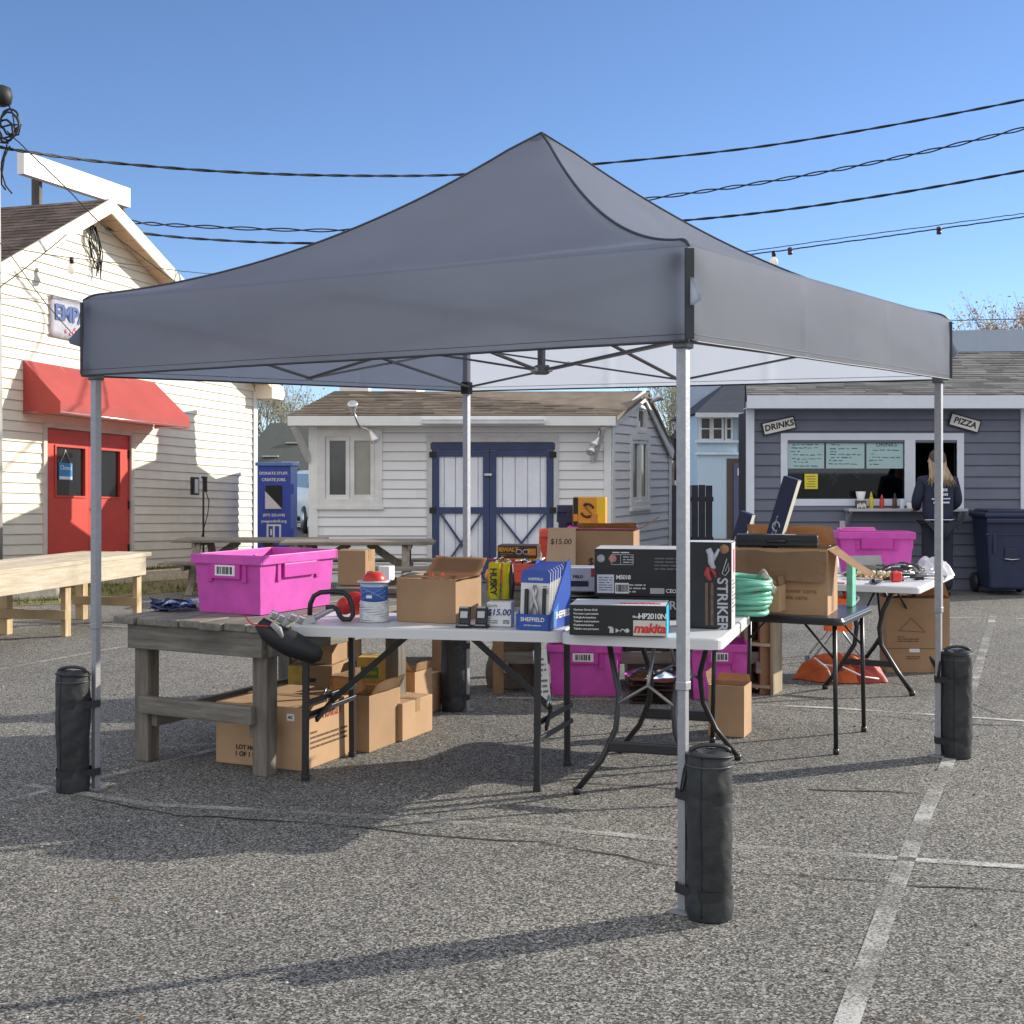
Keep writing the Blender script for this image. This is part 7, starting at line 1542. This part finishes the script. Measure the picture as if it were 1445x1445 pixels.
for s in (-1, 1):
    skin('shoe', [(s*.106, -.07, .045), (s*.108, .06, .042), (s*.112, .16, .03)], [(0, 1), (1, 2)], [.05, .048, .03], pe_, BLK, 0, 1)
    # hands: palm, four fingers and thumb resting on the counter
    hb = Vector((s*.185, .20, 1.03)); hv = [hb, hb+Vector((-s*.005, .05, -.005))]; he = [(0, 1)]; hr = [.026, (.036, .018)]
    for k in range(4):
        b = hb+Vector((-s*.005+s*(.027-.018*k), .075, -.005)); i = len(hv); L = (.055, .066, .062, .048)[k]; hv += [b, b+Vector((0, L*.5, -.004)), b+Vector((0, L, -.022))]; he += [(1, i), (i, i+1), (i+1, i+2)]; hr += [.0095, .0085, .007]
    i = len(hv); hv += [hb+Vector((-s*.035, .04, -.006)), hb+Vector((-s*.05, .065, -.012))]; he += [(0, i), (i, i+1)]; hr += [.011, .009]
    skin('hand', hv, he, hr, pe_, SKIN_, 0, 1)
HAIR = mat('hair_blond', (.42, .31, .20), .5, .3, 30, stretch=(1, 1, .1)); HAIRD = mat('hair_dark', (.10, .065, .045), .55, .3, 30, stretch=(1, 1, .1))
hc = Vector((0, .02, 1.63)); mb = MB(); mb.grid(lambda s, q: hc+Vector((.100*math.sin(q*2.1)*math.cos(s*6.28318), -.012+.108*math.sin(q*2.1)*math.sin(s*6.28318), .012+.118*math.cos(q*2.1))) if True else None, 26, 12); mb.build('hair', pe_, HAIRD)
mb = MB(); rn = random.Random(19)
for k in range(70):
    a = rn.uniform(-2.95, -.2); x0_, y0_ = .098*math.cos(a), .10*math.sin(a)+.01; l = rn.uniform(.05, .22); sp = rn.uniform(.6, 1.0)
    mb.tube([hc+Vector((x0_, y0_, .02)), hc+Vector((x0_*1.05, y0_-.01, -.08)), hc+Vector((x0_*1.35*sp+rn.uniform(-.02, .02), min(y0_, -.02)-.10, -.20)), hc+Vector((x0_*1.8*sp+rn.uniform(-.04, .04), min(y0_, -.04)-.115, -.22-l*.5))], [.010, .012, .010, .002], 5)
mb.build('hair_length', pe_, HAIR)
mb = MB()
for s in (-1, 1): mb.lathe([(.0, 0), (.012, .004), (.016, .012), (.008, .018)], hc+Vector((s*.088, .02, -.02)), 10, rot=(0, R(90)*s, 0))
mb.build('ear', pe_, SKIN_)
mb = MB(); mb.tube([hc+Vector((0, .085, .02)), hc+Vector((0, .108, -.025)), hc+Vector((0, .092, -.035))], [.009, .014, .008], 8); mb.build('nose', pe_, SKIN_)
mb = MB()
for s in (-1, 1): mb.lathe([(0, 0), (.010, .003), (.012, .007), (0, .012)], hc+Vector((s*.034, .078, .012)), 10, rot=(R(-90), 0, 0))
mb.build('eye', pe_, PAPER); mb = MB(); mb.box(hc+Vector((0, .084, -.062)), (.046, .012, .012), bev=.004); mb.build('mouth', pe_, mat('lips', (.42, .14, .12), .5))
PR = mat('hoodie_print', (.60, .64, .80), .6)
mb = MB()
def onback(x, z): return Vector((x, -.153-.0+.22*x*x, z))
for (z, w0, w1, hh) in ((1.27, -.09, .07, .034), (1.215, -.085, .075, .030), (1.165, -.12, .10, .014), (1.12, -.10, .09, .020)):
    for i in range(8):
        a, b = w0+(w1-w0)*i/8+.002, w0+(w1-w0)*(i+.8 if hh > .025 else i+1)/8; mb.prism([onback(a, z-hh/2+.02*a), onback(b, z-hh/2+.02*b), onback(b, z+hh/2+.02*b), onback(a, z+hh/2+.02*a)], (0, -.006, 0))
mb.build('back_print', pe_, PR)
mb = MB(); mb.tube([Vector((.19*math.cos(a), -.01+.145*math.sin(a), .915)) for a in [-2.7+.2*i for i in range(12)]], .006, 5); mb.build('hem_line', pe_, PR)
